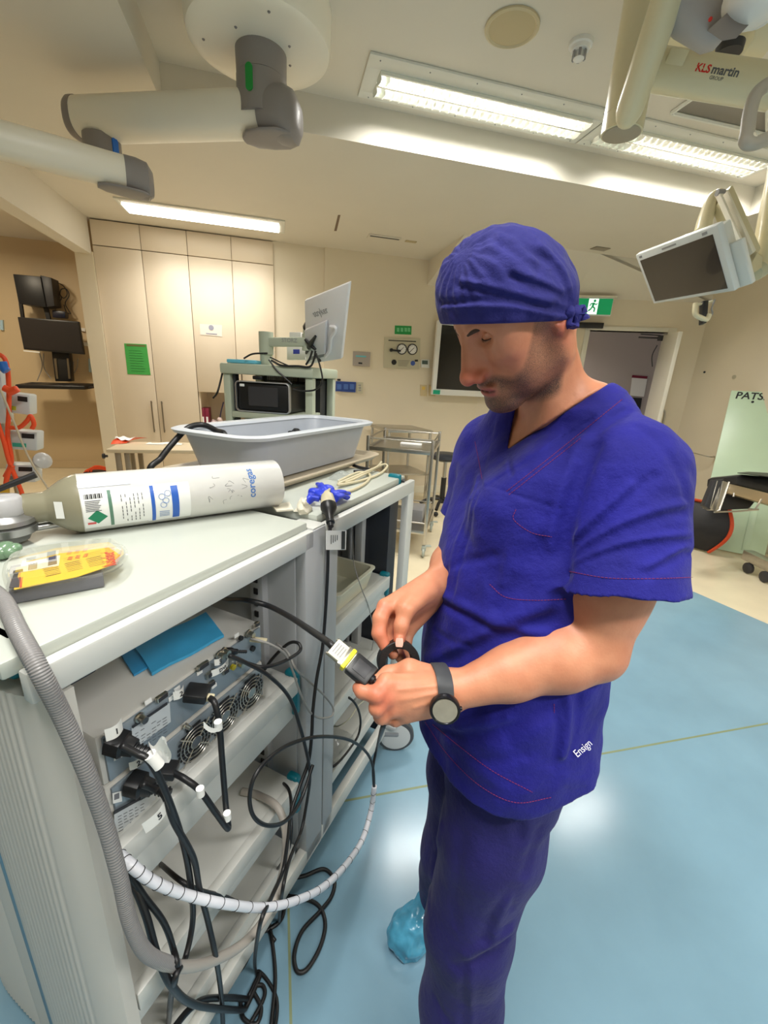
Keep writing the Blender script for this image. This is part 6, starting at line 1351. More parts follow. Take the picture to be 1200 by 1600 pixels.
# ------------------------------------------------------------------ skeleton (read off the photo, distances by body proportions)
SL, EL, WL = at(982, 741, .645), at(926, 1012, .655), at(716, 1078, .635)
SR, ER, WR = at(768, 700, .93), at(742, 818, 1.05), at(687, 908, .79)
HC = at(805, 475, .65)
l_ = (HC-EYE).normalized(); er_ = R_.copy(); er_ = (er_-l_*er_.dot(l_)).normalized(); eu_ = er_.cross(l_)
HF = (.84*(-.885*er_-.465*eu_)-.54*l_).normalized(); HU = (-.36*er_+.90*eu_-.22*l_); HU = (HU-HF*HU.dot(HF)).normalized(); HL = HU.cross(HF)
_q = Matrix.Rotation(math.radians(9), 3, HL); HF = _q @ HF; HU = _q @ HU
def hp(x, y, z): return HC+HF*x+HL*y+HU*z              # head frame: forward, left, up
HM = np.array([tuple(HF), tuple(HL), tuple(HU)])
def head(f):
    E = lambda c, r, k=.012, op='+': f.ell(hp(*c), r, HM, k, op)
    def C(a, b, ra, rb=None, k=.01, op='+'): f.cap(hp(*a), hp(*b), ra, rb, k, op)
    E((.006, 0, .018), (.081, .073, .074)); E((.036, 0, .027), (.053, .062, .056), .02)
    E((.035, 0, -.05), (.055, .058, .066), .025); E((-.008, 0, -.03), (.066, .062, .058), .03)
    for s in (1, -1):
        C((.074, .016*s, -.116), (-.002, .053*s, -.08), .02, .021, .02)
        C((-.004, .055*s, -.078), (-.012, .062*s, -.02), .018, .016, .025)
        E((.056, .043*s, -.034), (.026, .021, .017), .02)
        E((.045, .042*s, -.075), (.028, .02, .03), .025)
        C((.0865, .014*s, .0125), (.061, .054*s, .007), .0085, .0065, .014); E((.042, .042*s, -.006), (.04, .022, .03), .025)
        E((.098, .035*s, -.001), (.0225, .0195, .012), .010, '-'); E((.09, .021*s, -.004), (.012, .008, .008), .008, '-')
    E((.08, 0, -.113), (.023, .029, .021), .016); E((.089, 0, -.118), (.014, .02, .013), .012)
    E((.072, 0, -.083), (.027, .034, .03), .015)
    C((.08, 0, .0), (.094, 0, -.05), .013, .017, .012)
    for s in (1, -1):
        E((.0655, .0325*s, .0005), (.0165, .0165, .0122), .003)
        C((.0795, .0205*s, -.0035), (.0815, .031*s, -.0045), .0018, .0018, .0012); C((.0815, .031*s, -.0045), (.0725, .0445*s, -.0045), .0018, .0016, .0012)
        C((.0785, .0215*s, -.0105), (.0715, .042*s, -.0115), .0028, .0024, .004)
        C((.0815, .019*s, .0065), (.0815, .032*s, .0082), .0018, .0018, .003, '-'); C((.0815, .032*s, .0082), (.0715, .046*s, .0055), .0018, .0016, .003, '-')
    C((.092, 0, .004), (.116, 0, -.045), .0085, .0105, .01); E((.1185, 0, -.051), (.0125, .0125, .012), .008)
    for s in (1, -1): E((.103, .0135*s, -.0565), (.0135, .0078, .0098), .006); E((.108, .007*s, -.065), (.005, .0036, .004), .004, '-')
    C((.103, 0, -.063), (.097, 0, -.0735), .006, .009, .008)
    E((.0955, 0, -.0795), (.0105, .0255, .0062), .006); E((.094, 0, -.0915), (.0105, .0225, .0072), .006)
    for s in (1, -1): C((.104, .002*s, -.0855), (.091, .02*s, -.0875), .0028, .0016, .003, '-'); C((.1, .018*s, -.06), (.086, .034*s, -.084), .0015, .0012, .01, '-')
    for s in (1, -1):
        E((-.008, .075*s, -.018), (.016, .0085, .027), .006); E((-.004, .078*s, -.041), (.009, .006, .011), .006)
        E((-.003, .0825*s, -.02), (.008, .004, .014), .004, '-')
NB = at(890, 632, .73); NC = at(862, 690, .765)
def neck(f):
    f.cap(hp(-.022, 0, -.06), NB+V((-.005, 0, -.035)), .046, .052, .03); f.cap(hp(-.016, 0, -.07), NC+V((0, 0, -.02)), .044, .036, .015)
    f.cap(hp(-.035, .045, -.05), at(850, 690, .715), .013, .009, .03)

def trace(f, x, y, t0=.35, t1=1.4):
    """where the photo's line of sight through a pixel meets a field's surface"""
    d = A3(ray(x, y)); n = float(np.linalg.norm(d)); e = A3(EYE); t = t0
    for _ in range(120):
        v = float(f((e+d*t)[None, :].astype(np.float32))[0])
        if v < .0006: break
        t += max(v, .0005)/n*.8
        if t > t1: t = t1; break
    return e+d*t
def half(p, n):
    p, n = A3(p), A3(n)/np.linalg.norm(A3(n)); return lambda P: (P-p)@n
def fold(f, L):
    """creases and raised folds given along lines of sight: (points, width, depth)"""
    g = Fld(); g.L = list(f.L)
    for pts, w_, d in L: f.crease([trace(g, *p) for p in spline2(pts, 3)], w_, d*1.3)
def spline2(pts, n=4):
    return [(p.x, p.y) for p in spline([V((x, y, 0)) for x, y in pts], n)]
# ------------------------------------------------------------------ surgical cap
def make_cap():
    f = Fld(); f.ell(hp(.01, 0, .016), (.094, .085, .086), HM, .02); f.ell(hp(.036, 0, .028), (.073, .077, .07), HM, .03); f.ell(hp(-.02, 0, -.012), (.062, .073, .068), HM, .03); f.ell(hp(.03, 0, .07), (.055, .06, .036), HM, .04)
    for s in (1, -1): f.ell(hp(-.008, .058*s, -.004), (.042, .03, .042), HM, .02)
    b0, b1 = trace(f, 690, 507), A3(at(893, 499, .66)); m = V(b1-b0); nn = V(HL).cross(m).normalized(); nn = nn if nn.dot(HU) < 0 else -nn
    pl = half(b0, nn)
    fold(f, [(((688, 474), (712, 474), (745, 470), (800, 472), (850, 482), (894, 490)), .004, .004), (((690, 480), (745, 477), (800, 479), (850, 488), (893, 494)), .004, -.0025),
             (((715, 446), (750, 453), (800, 466), (850, 478), (892, 488)), .0045, .0045), (((720, 440), (755, 446), (805, 458), (860, 474)), .005, -.003),
             (((798, 432), (830, 443), (868, 456), (890, 472)), .005, .005), (((812, 428), (845, 440), (880, 460)), .005, -.003), (((830, 390), (862, 410), (885, 445), (893, 475)), .006, .003), (((845, 385), (875, 415), (890, 450)), .005, -.003),
             (((735, 385), (725, 410), (712, 440)), .006, .002), (((770, 372), (800, 395), (840, 420)), .007, .0022), (((752, 376), (745, 400), (742, 430)), .006, .002), (((800, 362), (825, 385), (855, 405)), .006, .0022), (((780, 366), (775, 390), (790, 410)), .006, -.002)])
    c = A3(hp(.06, .02, .097)); a1, a2 = A3(HF), A3(HL)
    def gath(P):
        q = P-c; x, y = q@a1, q@a2; r = np.sqrt((q*q).sum(1)); return .0013*np.sin(np.arctan2(y, x)*17)*np.exp(-((r-.035)/.028)**2)
    f.disp(gath, c, .09)
    rng = np.random.default_rng(4)
    for _ in range(26):
        k = rng.normal(size=3)*rng.uniform(60, 160); ph = rng.uniform(0, 6)
        f.disp(lambda P, k=k.astype(np.float32), ph=ph: np.float32(.00022)*np.sin(P@k+ph), A3(HC), .2)
    f.add(pl, A3(HC), .3, .003, '&')
    return f, pl

# ------------------------------------------------------------------ arms and hands
def chain(f, pts, rs, k=.012, flat=None):
    for (a, b), (ra, rb) in zip(zip(pts, pts[1:]), zip(rs, rs[1:])): f.cap(a, b, ra, rb, k, flat=flat)
def mid(a, b, t): return V(a)*(1-t)+V(b)*t
def arms(f):
    # left arm: shoulder, elbow, wrist
    chain(f, [SL, mid(SL, EL, .55), EL], [.062, .062, .046], .02)
    f.ell(mid(SL, EL, .66)+V(_toc)*.006, (.058, .058, .075), k=.03)
    chain(f, [EL, mid(EL, WL, .25), mid(EL, WL, .62), WL], [.046, .047, .037, .027], .02)
    f.ell(EL+V((.012, .0, -.012)), (.03, .03, .03), k=.02)
    chain(f, [mid(EL, WL, .1)+V((0, 0, .02)), mid(EL, WL, .45)+V((0, 0, .012)), mid(EL, WL, .8)+V((0, 0, .004))], [.032, .028, .02], .02)
    # right arm
    chain(f, [SR, ER], [.058, .048], .02); chain(f, [ER, mid(ER, WR, .35), mid(ER, WR, .75), WR], [.048, .046, .036, .029], .02)
def fingers(f, L, k=.0045):
    for pts, rs in L: chain(f, [at(*p) for p in pts], rs, k)
def hand_left(f):
    kn = [(604, 1067, .612), (604, 1088, .608), (614, 1105, .616), (634, 1116, .628)]; wr = [(706, 1064, .64), (706, 1076, .632), (706, 1088, .634), (706, 1098, .64)]
    for w_, q in zip(wr, kn): f.cap(at(*w_), at(*q), .0145, .0125, .014)
    f.cap(at(690, 1083, .64), at(630, 1090, .63), .02, .018, .02)
    for q in kn[:3]: f.ell(at(*q), (.0125, .0125, .0125), k=.008)
    f.cap(at(700, 1064, .655), at(640, 1046, .65), .018, .0155, .014); fingers(f, [([(640, 1046, .65), (607, 1054, .655), (584, 1068, .645)], [.0145, .0125, .0095])], .008)
    fingers(f, [([kn[0], (588, 1086, .598), (566, 1080, .604), (560, 1075, .614)], [.0125, .0122, .0102, .009]),
                ([kn[1], (589, 1106, .6), (597, 1115, .622), (610, 1104, .645)], [.0122, .0112, .01, .009]),
                ([kn[2], (596, 1119, .614), (606, 1121, .64), (618, 1108, .655)], [.0118, .011, .0098, .009]),
                ([kn[3], (618, 1124, .63), (624, 1122, .652), (632, 1110, .66)], [.011, .0098, .0088, .008])])
    for a, b, w_ in (((690, 1070, .62), (622, 1078, .6), .003), ((690, 1082, .62), (628, 1094, .6), .0028), ((680, 1096, .62), (648, 1106, .61), .0026)): f.crease([trace(f, *p[:2]) for p in (a, b)], w_, -.0014)
def hand_right(f):
    kn = [(602, 948, .715), (610, 960, .735), (622, 973, .755), (640, 982, .775)]; wr = [(676, 905, .775), (682, 912, .785), (686, 920, .795), (688, 928, .80)]
    for w_, q in zip(wr, kn): f.cap(at(*w_), at(*q), .017, .0135, .014)
    f.cap(at(668, 925, .77), at(628, 952, .742), .022, .02, .02)
    f.cap(at(668, 922, .75), at(634, 952, .706), .0175, .0155, .014); fingers(f, [([(634, 952, .706), (627, 978, .694), (624, 1000, .692)], [.0145, .0118, .0098])], .006)
    fingers(f, [([kn[0], (594, 966, .702), (592, 990, .694), (604, 1015, .69)], [.0135, .0125, .0115, .009]),
                ([kn[1], (604, 985, .715), (606, 1002, .708), (614, 1022, .7)], [.013, .0118, .0105, .009]),
                ([kn[2], (617, 996, .745), (620, 1014, .73), (626, 1028, .715)], [.0125, .0115, .0102, .009]),
                ([kn[3], (634, 1004, .765), (634, 1018, .75), (636, 1028, .735)], [.0115, .0105, .0095, .0085])])
    f.ell(at(624, 1001, .682), (.0072, .0072, .0072), k=.004)
_toc = (EYE-mid(SL, EL, .6)).normalized()
TL_ = (SL-SR); TL_.z = 0; TL_ = TL_.normalized(); TF_ = V((-TL_.y, TL_.x, 0)); TF_ = TF_ if TF_.x < 0 else -TF_       # torso left, torso forward
def row(z, px, py, t, a, b, turn=0):
    """torso section at height z, axis under the pixel/depth given; half width, half depth"""
    c = at(px, py, t); l = Matrix.Rotation(math.radians(turn), 3, 'Z') @ TL_; return (z, c.x, c.y, a, b, l.x, l.y)
def torso_rows(g=0):
    m = (SL+SR)/2
    cx = [(.84, .405, .59, .19, .145, -6), (.95, .41, .595, .185, .15, -6), (1.05, .415, .61, .178, .152, -4), (1.15, .43, .63, .178, .15, -2), (1.27, .455, .655, .185, .145, 0), (1.38, m.x, m.y+.0, .19, .125, 0), (1.44, m.x+.01, m.y, .15, .095, 0), (1.49, m.x+.02, m.y, .09, .07, 0)]
    out = []
    for z, x, y, a, b, tr in cx:
        l = Matrix.Rotation(math.radians(tr), 3, 'Z') @ TL_; out.append((z, x, y, a+g, b+g, l.x, l.y))
    return out
def body_field():
    f = Fld(); f.loft([(z, x, y, a-.02, b-.02, lx, ly) for z, x, y, a, b, lx, ly in torso_rows()], 2.2, .03)
    f.cap(NB+V((0, 0, -.05)), SL+V((0, 0, .01)), .05, .05, .04); f.cap(NB+V((-.02, .03, -.06)), SR+V((0, 0, .0)), .05, .05, .04)
    bs, wg = tunic_base(); f.add(lambda P: np.maximum(bs(P)+.0055, wg(P)-.016), A3(NB), .3, .006)
    neck(f)
    cc = A3(at(868, 684, .69)); f.disp(lambda P: .016*np.clip(wg(P)/.006+.3, 0, 1)*np.exp(-(((P-cc)**2).sum(1)/.095**2)**2), cc, .16)
    arms(f); head(f); hand_left(f); hand_right(f)
    return f
# ------------------------------------------------------------------ tunic
SLE = at(962, 917, .632); SRE = at(730, 812, .98)
def sleeve(a, b, ra, rb, n, cav=.018, th=.022):
    g = Fld(); g.cap(a, b+(b-a).normalized()*.06, ra, rb, .01); ax = V(n).normalized()
    pl = half(b, ax); inner = Fld(); inner.cap(b-(b-a).normalized()*.05, b+(b-a).normalized()*.1, rb-th, rb-th+.002, .005)
    return lambda P: np.maximum(np.maximum(g(P), pl(P)), -np.maximum(inner(P), -half(b-ax*cav, ax)(P)))
def wedge(apex, p1, p2, inside):
    """the V of the neckline: between two planes through the apex"""
    c = V(inside)
    def pl(a, b):
        n = ((a+b)/2-EYE).normalized(); m = V(b-a).cross(n).normalized(); m = -m if (c-V(a)).dot(m) > 0 else m; return half(a, m)
    A_, B_ = pl(apex, p1), pl(apex, p2); g = lambda P: np.maximum(A_(P), B_(P)); g.c = A3(apex); return g
def tunic_base():
    f = Fld(); f.loft(torso_rows(.0), 2.25, .02)
    f.cap(at(922, 652, .72), SL+V((0, 0, -.002)), .056, .07, .04); f.cap(at(815, 655, .83), SR+V((0, 0, -.002)), .054, .064, .04); f.cap(at(922, 652, .72), at(815, 655, .83), .05, .05, .04)
    f.cap(SL, mid(SL, SLE, .4), .07, .082, .03); f.cap(SR, mid(SR, SRE, .5), .064, .064, .03)
    f.cap(at(850, 760, .70), at(800, 800, .72), .06, .07, .05)
    ap = trace(f, 792, 703); n1 = A3(at(950, 600, .69)); n2 = A3(at(803, 650, .84))
    return f, wedge(V(ap), V(n1), V(n2), hp(-.02, 0, -.1))
def tunic_field(folds=True):
    f, wd_ = tunic_base()
    f.add(sleeve(SL, SLE, .075, .096, (SLE-SL).normalized()*.9+V((0, 0, -.3))+R_*.13), A3(mid(SL, SLE, .5)), .26, .02)
    f.add(sleeve(SR, SRE, .062, .064, (SRE-SR)), A3(mid(SR, SRE, .5)), .2, .02)
    if not folds: return f
    T = Fld(); T.L = list(f.L)
    fold(f, [
        (((925, 700), (905, 750), (888, 800), (880, 850), (878, 900)), .012, .011), (((912, 690), (892, 740), (872, 800), (860, 850)), .014, -.006),
        (((885, 862), (930, 820), (985, 775), (1020, 745)), .008, .004), (((890, 845), (940, 800), (985, 760)), .008, -.005), (((890, 872), (950, 838), (1020, 812), (1072, 800)), .006, .0038), (((890, 862), (950, 828), (1020, 800), (1070, 788)), .007, -.0035),
        (((888, 885), (960, 862), (1030, 850), (1080, 846)), .005, .003), (((892, 880), (960, 853), (1030, 840), (1080, 836)), .006, -.0028), (((1015, 897), (1050, 878), (1083, 858)), .005, .004), (((1010, 885), (1050, 866), (1083, 846)), .006, -.003),
        (((980, 640), (940, 668), (905, 715)), .008, .0035), (((970, 632), (930, 660), (895, 700)), .008, -.003), (((995, 665), (1030, 690), (1060, 735), (1072, 780)), .006, .0022),
        (((765, 757), (800, 772), (850, 788), (888, 798)), .0025, .0018), (((745, 745), (728, 800), (712, 860), (697, 930)), .006, -.0025), (((752, 748), (738, 805), (724, 865), (708, 935)), .006, .0022),
        (((815, 790), (800, 850), (785, 910)), .01, -.003), (((845, 850), (815, 905), (780, 950)), .012, .0045),
        (((684, 940), (715, 955), (770, 985), (830, 1005)), .008, .0045), (((690, 930), (725, 948), (780, 975), (850, 990)), .009, -.004), (((668, 1045), (720, 1025), (790, 990), (860, 965)), .011, .006), (((668, 1030), (720, 1008), (790, 972), (850, 950)), .011, -.005),
        (((690, 900), (720, 880), (770, 870)), .009, .003), (((680, 985), (700, 1000), (730, 1008)), .006, .003),
        (((668, 1140), (720, 1150), (790, 1140), (850, 1110)), .01, .004), (((665, 1125), (720, 1135), (790, 1122)), .01, -.0035), (((868, 1110), (872, 1140), (866, 1200)), .006, .004), (((885, 1085), (890, 1120), (880, 1180)), .007, -.004), (((905, 1090), (905, 1130), (895, 1180)), .006, .004), (((700, 1180), (760, 1190), (820, 1180)), .01, .0025)])
    def band(P):
        d = wd_(P); return -.0024*(np.clip((.031-d)/.0025, 0, 1)*np.clip(1-np.sqrt(((P-wd_.c)**2).sum(1))/.5, 0, 1)**.2)*(P[:, 2] > wd_.c[2]-.05)
    f.disp(band, A3(NB), .35)
    f.crease([trace(T, *p) for p in ((792, 703), (795, 720), (799, 742))], .003, .004)
    rng = np.random.default_rng(11)
    for _ in range(34):
        k = rng.normal(size=3); k = (k/np.linalg.norm(k)*rng.uniform(28, 130)).astype(np.float32); ph = rng.uniform(0, 6); am = np.float32(.035/np.linalg.norm(k)*.75)
        f.disp(lambda P, k=k, ph=ph, am=am: am*np.sin(P@k+ph+1.5*np.sin(P@k[[1, 2, 0]]*.6)), A3(mid(SL, SR, .5))-np.array([0, 0, .25], np.float32), .5)
    f.add(wd_, A3(NB), .25, .004, '-')
    # hem: lower at the middle front, rising to a slit on the side
    tfa, hc = A3(TF_), A3((.42, .6, 0)); f.add(lambda P: (np.interp((P-hc)@tfa, [-.22, -.155, -.03, .2], [1.03, 1.0, .921, .875]).astype(np.float32)-P[:, 2])*.9, A3((.42, .6, .86)), .4, .003, '&')
    return f
# ------------------------------------------------------------------ trousers and overshoes
HIPL, HIPR = V((.405, .535, .93)), V((.415, .665, .93)); KL, KR = at(734, 1450, .84), at(716, 1330, .99); AL = V(at(714, 1640, .88)); AR = V((.45, .775, .12))
AL.z = max(AL.z, .1)
def trouser_field():
    f = Fld(); rows = torso_rows(-.012)
    f.loft([(z, x, y, a, b, lx, ly) for z, x, y, a, b, lx, ly in [(.82, .405, .595, .15, .1, rows[0][5], rows[0][6]), (.9, .408, .6, .165, .125, rows[0][5], rows[0][6])]+rows[1:3]], 2.2, .03)
    chain(f, [HIPL, mid(HIPL, KL, .5), KL, mid(KL, AL, .6), AL], [.096, .094, .082, .077, .08], .03)
    chain(f, [HIPR, mid(HIPR, KR, .5), KR, mid(KR, AR, .6), AR], [.1, .095, .082, .078, .08], .03)
    T = Fld(); T.L = list(f.L)
    fold(f, [(((795, 1470), (770, 1490), (735, 1505), (712, 1510)), .009, .005), (((798, 1455), (770, 1475), (730, 1490)), .01, -.005), (((800, 1390), (770, 1430), (755, 1470)), .01, .005), (((812, 1380), (785, 1420), (772, 1460)), .01, -.004), (((725, 1512), (723, 1555), (722, 1610)), .005, .003), (((738, 1512), (737, 1555), (738, 1610)), .006, -.003),
             (((690, 1290), (678, 1350), (672, 1420)), .008, -.004), (((845, 1300), (820, 1360), (800, 1420)), .01, .004), (((810, 1290), (812, 1310)), .01, .006), (((720, 1300), (715, 1370), (712, 1440)), .012, .003), (((680, 1560), (690, 1585), (700, 1600)), .008, .004)])
    rng = np.random.default_rng(5)
    for _ in range(24):
        k = rng.normal(size=3); k[2] *= .6; k = (k/np.linalg.norm(k)*rng.uniform(25, 100)).astype(np.float32); ph = rng.uniform(0, 6); am = np.float32(.03/np.linalg.norm(k))
        f.disp(lambda P, k=k, ph=ph, am=am: am*np.sin(P@k+ph), (.4, .6, .5), .6)
    f.add(half(V((0, 0, .075)), (0, 0, -1)), (.4, .6, .07), .5, .003, '&'); f.add(half(V((0, 0, .93)), (0, 0, 1)), (.4, .6, .93), .5, .003, '&')
    return f
def shoe_field(toe, heel):
    f = Fld(); d = (heel-toe).normalized(); s = d.cross(V((0, 0, 1)))
    f.cap(toe+d*.06+V((0, 0, .035)), toe+d*.15+V((0, 0, .05)), .044, .05, .03); f.cap(toe+d*.15+V((0, 0, .055)), heel-d*.05+V((0, 0, .06)), .05, .046, .03); f.cap(heel-d*.07+V((0, 0, .06)), heel-d*.07+V((0, 0, .13)), .05, .048, .03)
    f.ell(toe+d*.075+V((0, 0, .02)), (.06, .06, .05), k=.03)
    rng = np.random.default_rng(2)
    for _ in range(18):
        k = rng.normal(size=3); k = (k/np.linalg.norm(k)*rng.uniform(50, 170)).astype(np.float32); ph = rng.uniform(0, 6); f.disp(lambda P, k=k, ph=ph: np.float32(.0009)*np.sin(P@k+ph+np.sin(P@k[[2, 0, 1]])), A3((toe+heel)/2), .25)
    f.add(half(V((0, 0, .0015)), (0, 0, -1)), A3(toe), .5, .004, '&'); return f
# ------------------------------------------------------------------ cloth and skin materials
def cloth(name, col, rough=.75, wsc=900, dk=.25):
    m = mat(name, col, rough); nt = m.node_tree; b = nt.nodes['Principled BSDF']; L = nt.links; tc = nt.nodes.new('ShaderNodeTexCoord')
    b.inputs['Sheen Weight'].default_value = .08; b.inputs['Sheen Roughness'].default_value = .4; b.inputs['Specular IOR Level'].default_value = .25
    n = nt.nodes.new('ShaderNodeTexNoise'); n.inputs['Scale'].default_value = 9; n.inputs['Detail'].default_value = 6; L.new(tc.outputs['Object'], n.inputs['Vector'])
    r = nt.nodes.new('ShaderNodeValToRGB'); c = lin(col); r.color_ramp.elements[0].position = .3; r.color_ramp.elements[1].position = .72
    r.color_ramp.elements[0].color = tuple(x*(1-dk) for x in c[:3])+(1,); r.color_ramp.elements[1].color = tuple(min(1, x*(1+dk)) for x in c[:3])+(1,)
    L.new(n.outputs['Fac'], r.inputs['Fac']); L.new(r.outputs['Color'], b.inputs['Base Color'])
    n2 = nt.nodes.new('ShaderNodeTexNoise'); n2.inputs['Scale'].default_value = 42; n2.inputs['Detail'].default_value = 8; n2.inputs['Roughness'].default_value = .62; L.new(tc.outputs['Object'], n2.inputs['Vector'])
    n3 = nt.nodes.new('ShaderNodeTexNoise'); n3.inputs['Scale'].default_value = wsc; L.new(tc.outputs['Object'], n3.inputs['Vector'])
    ad = nt.nodes.new('ShaderNodeMath'); ad.operation = 'MULTIPLY_ADD'; ad.inputs[1].default_value = .12; L.new(n3.outputs['Fac'], ad.inputs[0]); L.new(n2.outputs['Fac'], ad.inputs[2])
    bp = nt.nodes.new('ShaderNodeBump'); bp.inputs['Strength'].default_value = .75; bp.inputs['Distance'].default_value = .005; L.new(ad.outputs[0], bp.inputs['Height']); L.new(bp.outputs['Normal'], b.inputs['Normal'])
    return m
M_scrub = cloth('scrub_blue', (31, 30, 130)); M_scrubt = cloth('scrub_trousers_blue', (38, 34, 100)); M_capc = cloth('cap_blue', (42, 42, 114)); M_stitch = mat('stitch_red', (136, 40, 84), .7)
def skin():
    m = mat('skin', (214, 158, 126), .48, sss=.12); nt = m.node_tree; b = nt.nodes['Principled BSDF']; L = nt.links; tc = nt.nodes.new('ShaderNodeTexCoord')
    def at_(n): a = nt.nodes.new('ShaderNodeAttribute'); a.attribute_name = n; return a.outputs['Fac']
    def noise(s, d=4): n = nt.nodes.new('ShaderNodeTexNoise'); n.inputs['Scale'].default_value = s; n.inputs['Detail'].default_value = d; L.new(tc.outputs['Object'], n.inputs['Vector']); return n.outputs['Fac']
    def ramp(f, p0, p1, c0=(0, 0, 0, 1), c1=(1, 1, 1, 1)): r = nt.nodes.new('ShaderNodeValToRGB'); r.color_ramp.elements[0].position = p0; r.color_ramp.elements[1].position = p1; r.color_ramp.elements[0].color = c0; r.color_ramp.elements[1].color = c1; L.new(f, r.inputs['Fac']); return r.outputs['Color']
    def mul(a, c, k=None): n = nt.nodes.new('ShaderNodeMath'); n.operation = 'MULTIPLY'; L.new(a, n.inputs[0]); (L.new(c, n.inputs[1]) if k is None else n.inputs.__getitem__(1).__setattr__('default_value', k)); return n.outputs[0]
    def mix(f, a, c): n = nt.nodes.new('ShaderNodeMix'); n.data_type = 'RGBA'; L.new(f, n.inputs[0]); L.new(a, n.inputs[6]); n.inputs[7].default_value = lin(c); return n.outputs[2]
    col = ramp(noise(26, 6), .3, .7, lin((198, 128, 96)), lin((214, 148, 114)))
    col = mix(mul(at_('flush'), None, .75), col, (204, 98, 76))
    col = mix(at_('lip'), col, (176, 92, 84))
    col = mix(mul(at_('beard'), ramp(noise(1000, 2), .38, .62)), col, (44, 36, 32))
    col = mix(mul(at_('beard'), None, .55), col, (70, 58, 54))
    col = mix(at_('dark'), col, (40, 28, 24))
    L.new(col, b.inputs['Base Color'])
    bp = nt.nodes.new('ShaderNodeBump'); bp.inputs['Strength'].default_value = .25; bp.inputs['Distance'].default_value = .0012; L.new(noise(260, 5), bp.inputs['Height']); L.new(bp.outputs['Normal'], b.inputs['Normal'])
    return m
man = thing('person', 'man in navy scrubs and surgical cap looking down at the cable in his hands', 'person', (.4, .6, 0))
def build(f, c, r, h, name, m, sm=2): VP, Q = surface(f, A3(c)-np.array(r), A3(c)+np.array(r), h); return np_mesh(name, VP, Q, m, man, sm)
fb = body_field()
ob, VP = build(fb, (.41, .65, 1.36), (.33, .42, .44), .0024, 'body', skin(), 2)
q = (VP-A3(HC))@HM.T; x, y, z = q.T; ay = np.abs(y)
S = lambda v, a, b_: np.clip((v-a)/(b_-a), 0, 1)
def blob(c, r): d = VP-A3(c); return np.exp(-((d*d).sum(1))/r**2)
nearhead = (np.sqrt((q*q).sum(1)) < .19)
cheek = np.interp(x, [-.03, .0, .02, .045, .06, .075, .088, .11], [.02, .02, .0, -.04, -.062, -.072, -.0635, -.0635])
back = np.interp(z, [-.14, -.1, -.06, -.02, .02], [.02, .0, -.004, .006, .012])
front_ = np.interp(z, [-.06, -.03, .0], [.2, .045, .028])
beard = S(cheek-z, -.004, .008)*S(x-back, -.004, .008)*S(z, -.142, -.128)*S(front_-x, -.004, .01)
mouthz = np.exp(-((z+.0855)/.0105)**4)*S(.026-ay, -.002, .004)*S(x, .078, .084)
beard *= 1-np.clip(mouthz*1.2, 0, 1)
beard *= 1-.6*np.exp(-((z+.094)/.012)**2-((ay-.03)/.01)**2)*(x > .06)
dens = .55+.45*np.clip(S(x, .05, .085)+S(-.1-z, 0, .015), 0, 1)
attr(ob, 'beard', np.where(nearhead, beard*dens, 0))
lip = np.exp(-((z+.0855)/.0098)**6)*S(.0245-ay, -.001, .005)*S(x, .083, .088)
attr(ob, 'lip', np.where(nearhead, lip, 0))
dark = np.exp(-((z+.0866-.0*ay)/.0019)**2)*S(.024-ay, 0, .004)*S(x, .083, .088)*.85
nost = np.exp(-((x-.106)**2+(ay-.0075)**2+(z+.066)**2)/.0045**2)*.7
attr(ob, 'dark', np.where(nearhead, np.maximum(dark, nost), 0))
fl = .9*blob(hp(.12, 0, -.052), .024)+.45*blob(hp(.105, .015, -.055), .016)+1.0*blob(hp(-.004, .08, -.04), .022)+.25*blob(hp(.07, .05, -.04), .03)
for p in ((560, 1075, .61), (604, 1088, .6), (588, 1086, .595), (600, 1112, .6), (604, 1015, .685), (624, 1002, .685), (592, 985, .69), (600, 950, .7), (960, 1020, .64)): fl = fl+.55*blob(at(*p), .017)
attr(ob, 'flush', np.clip(fl, 0, 1))
# eyebrows
b = MB()
for s in (1, -1):
    P_ = [trace_h for trace_h in [hp(.0955, .012*s, .0095), hp(.0905, .024*s, .0135), hp(.0815, .037*s, .0145), hp(.0745, .045*s, .012)]]
    b.tube(P_, .004, 8, True, 8, rf=lambda f: .0012+.0026*math.sin(math.pi*min(1, f*.9+.1)), flat=1); part('eyebrow', b, mat('brow_brown', (78, 60, 48), .8, bump=.6, bscale=700), man); b = MB()
b.bm.free()
for s in (1, -1):
    lp = [hp(.0805+.0045*math.sin(math.pi*t_*.75)-.0085*t_**2+.0008, s*(.0205+.0245*t_), -.0045-.0012*math.sin(math.pi*t_)) for t_ in (0, .2, .4, .6, .8, 1)]
    b = MB(); b.tube(lp, .001, 8, True, 6, rf=lambda f: .0003+.0006*math.sin(math.pi*min(1, .15+f*.8)))
    for k in range(11):
        f_ = k/10+random.uniform(-.02, .02); p = hp(.0812+.0045*math.sin(math.pi*f_*.75)-.0085*f_**2, s*(.0205+.0245*f_), -.0048-.0012*math.sin(math.pi*f_)); b.tube([p, p+HF*.0016-HU*.0016, p+HF*random.uniform(.0018, .0026)-HU*random.uniform(.0012, .002)+HL*s*.0018*f_], .0002, 4, True, 3)
    part('eyelash', b, mat('lash_black', (30, 22, 20), .7), man)
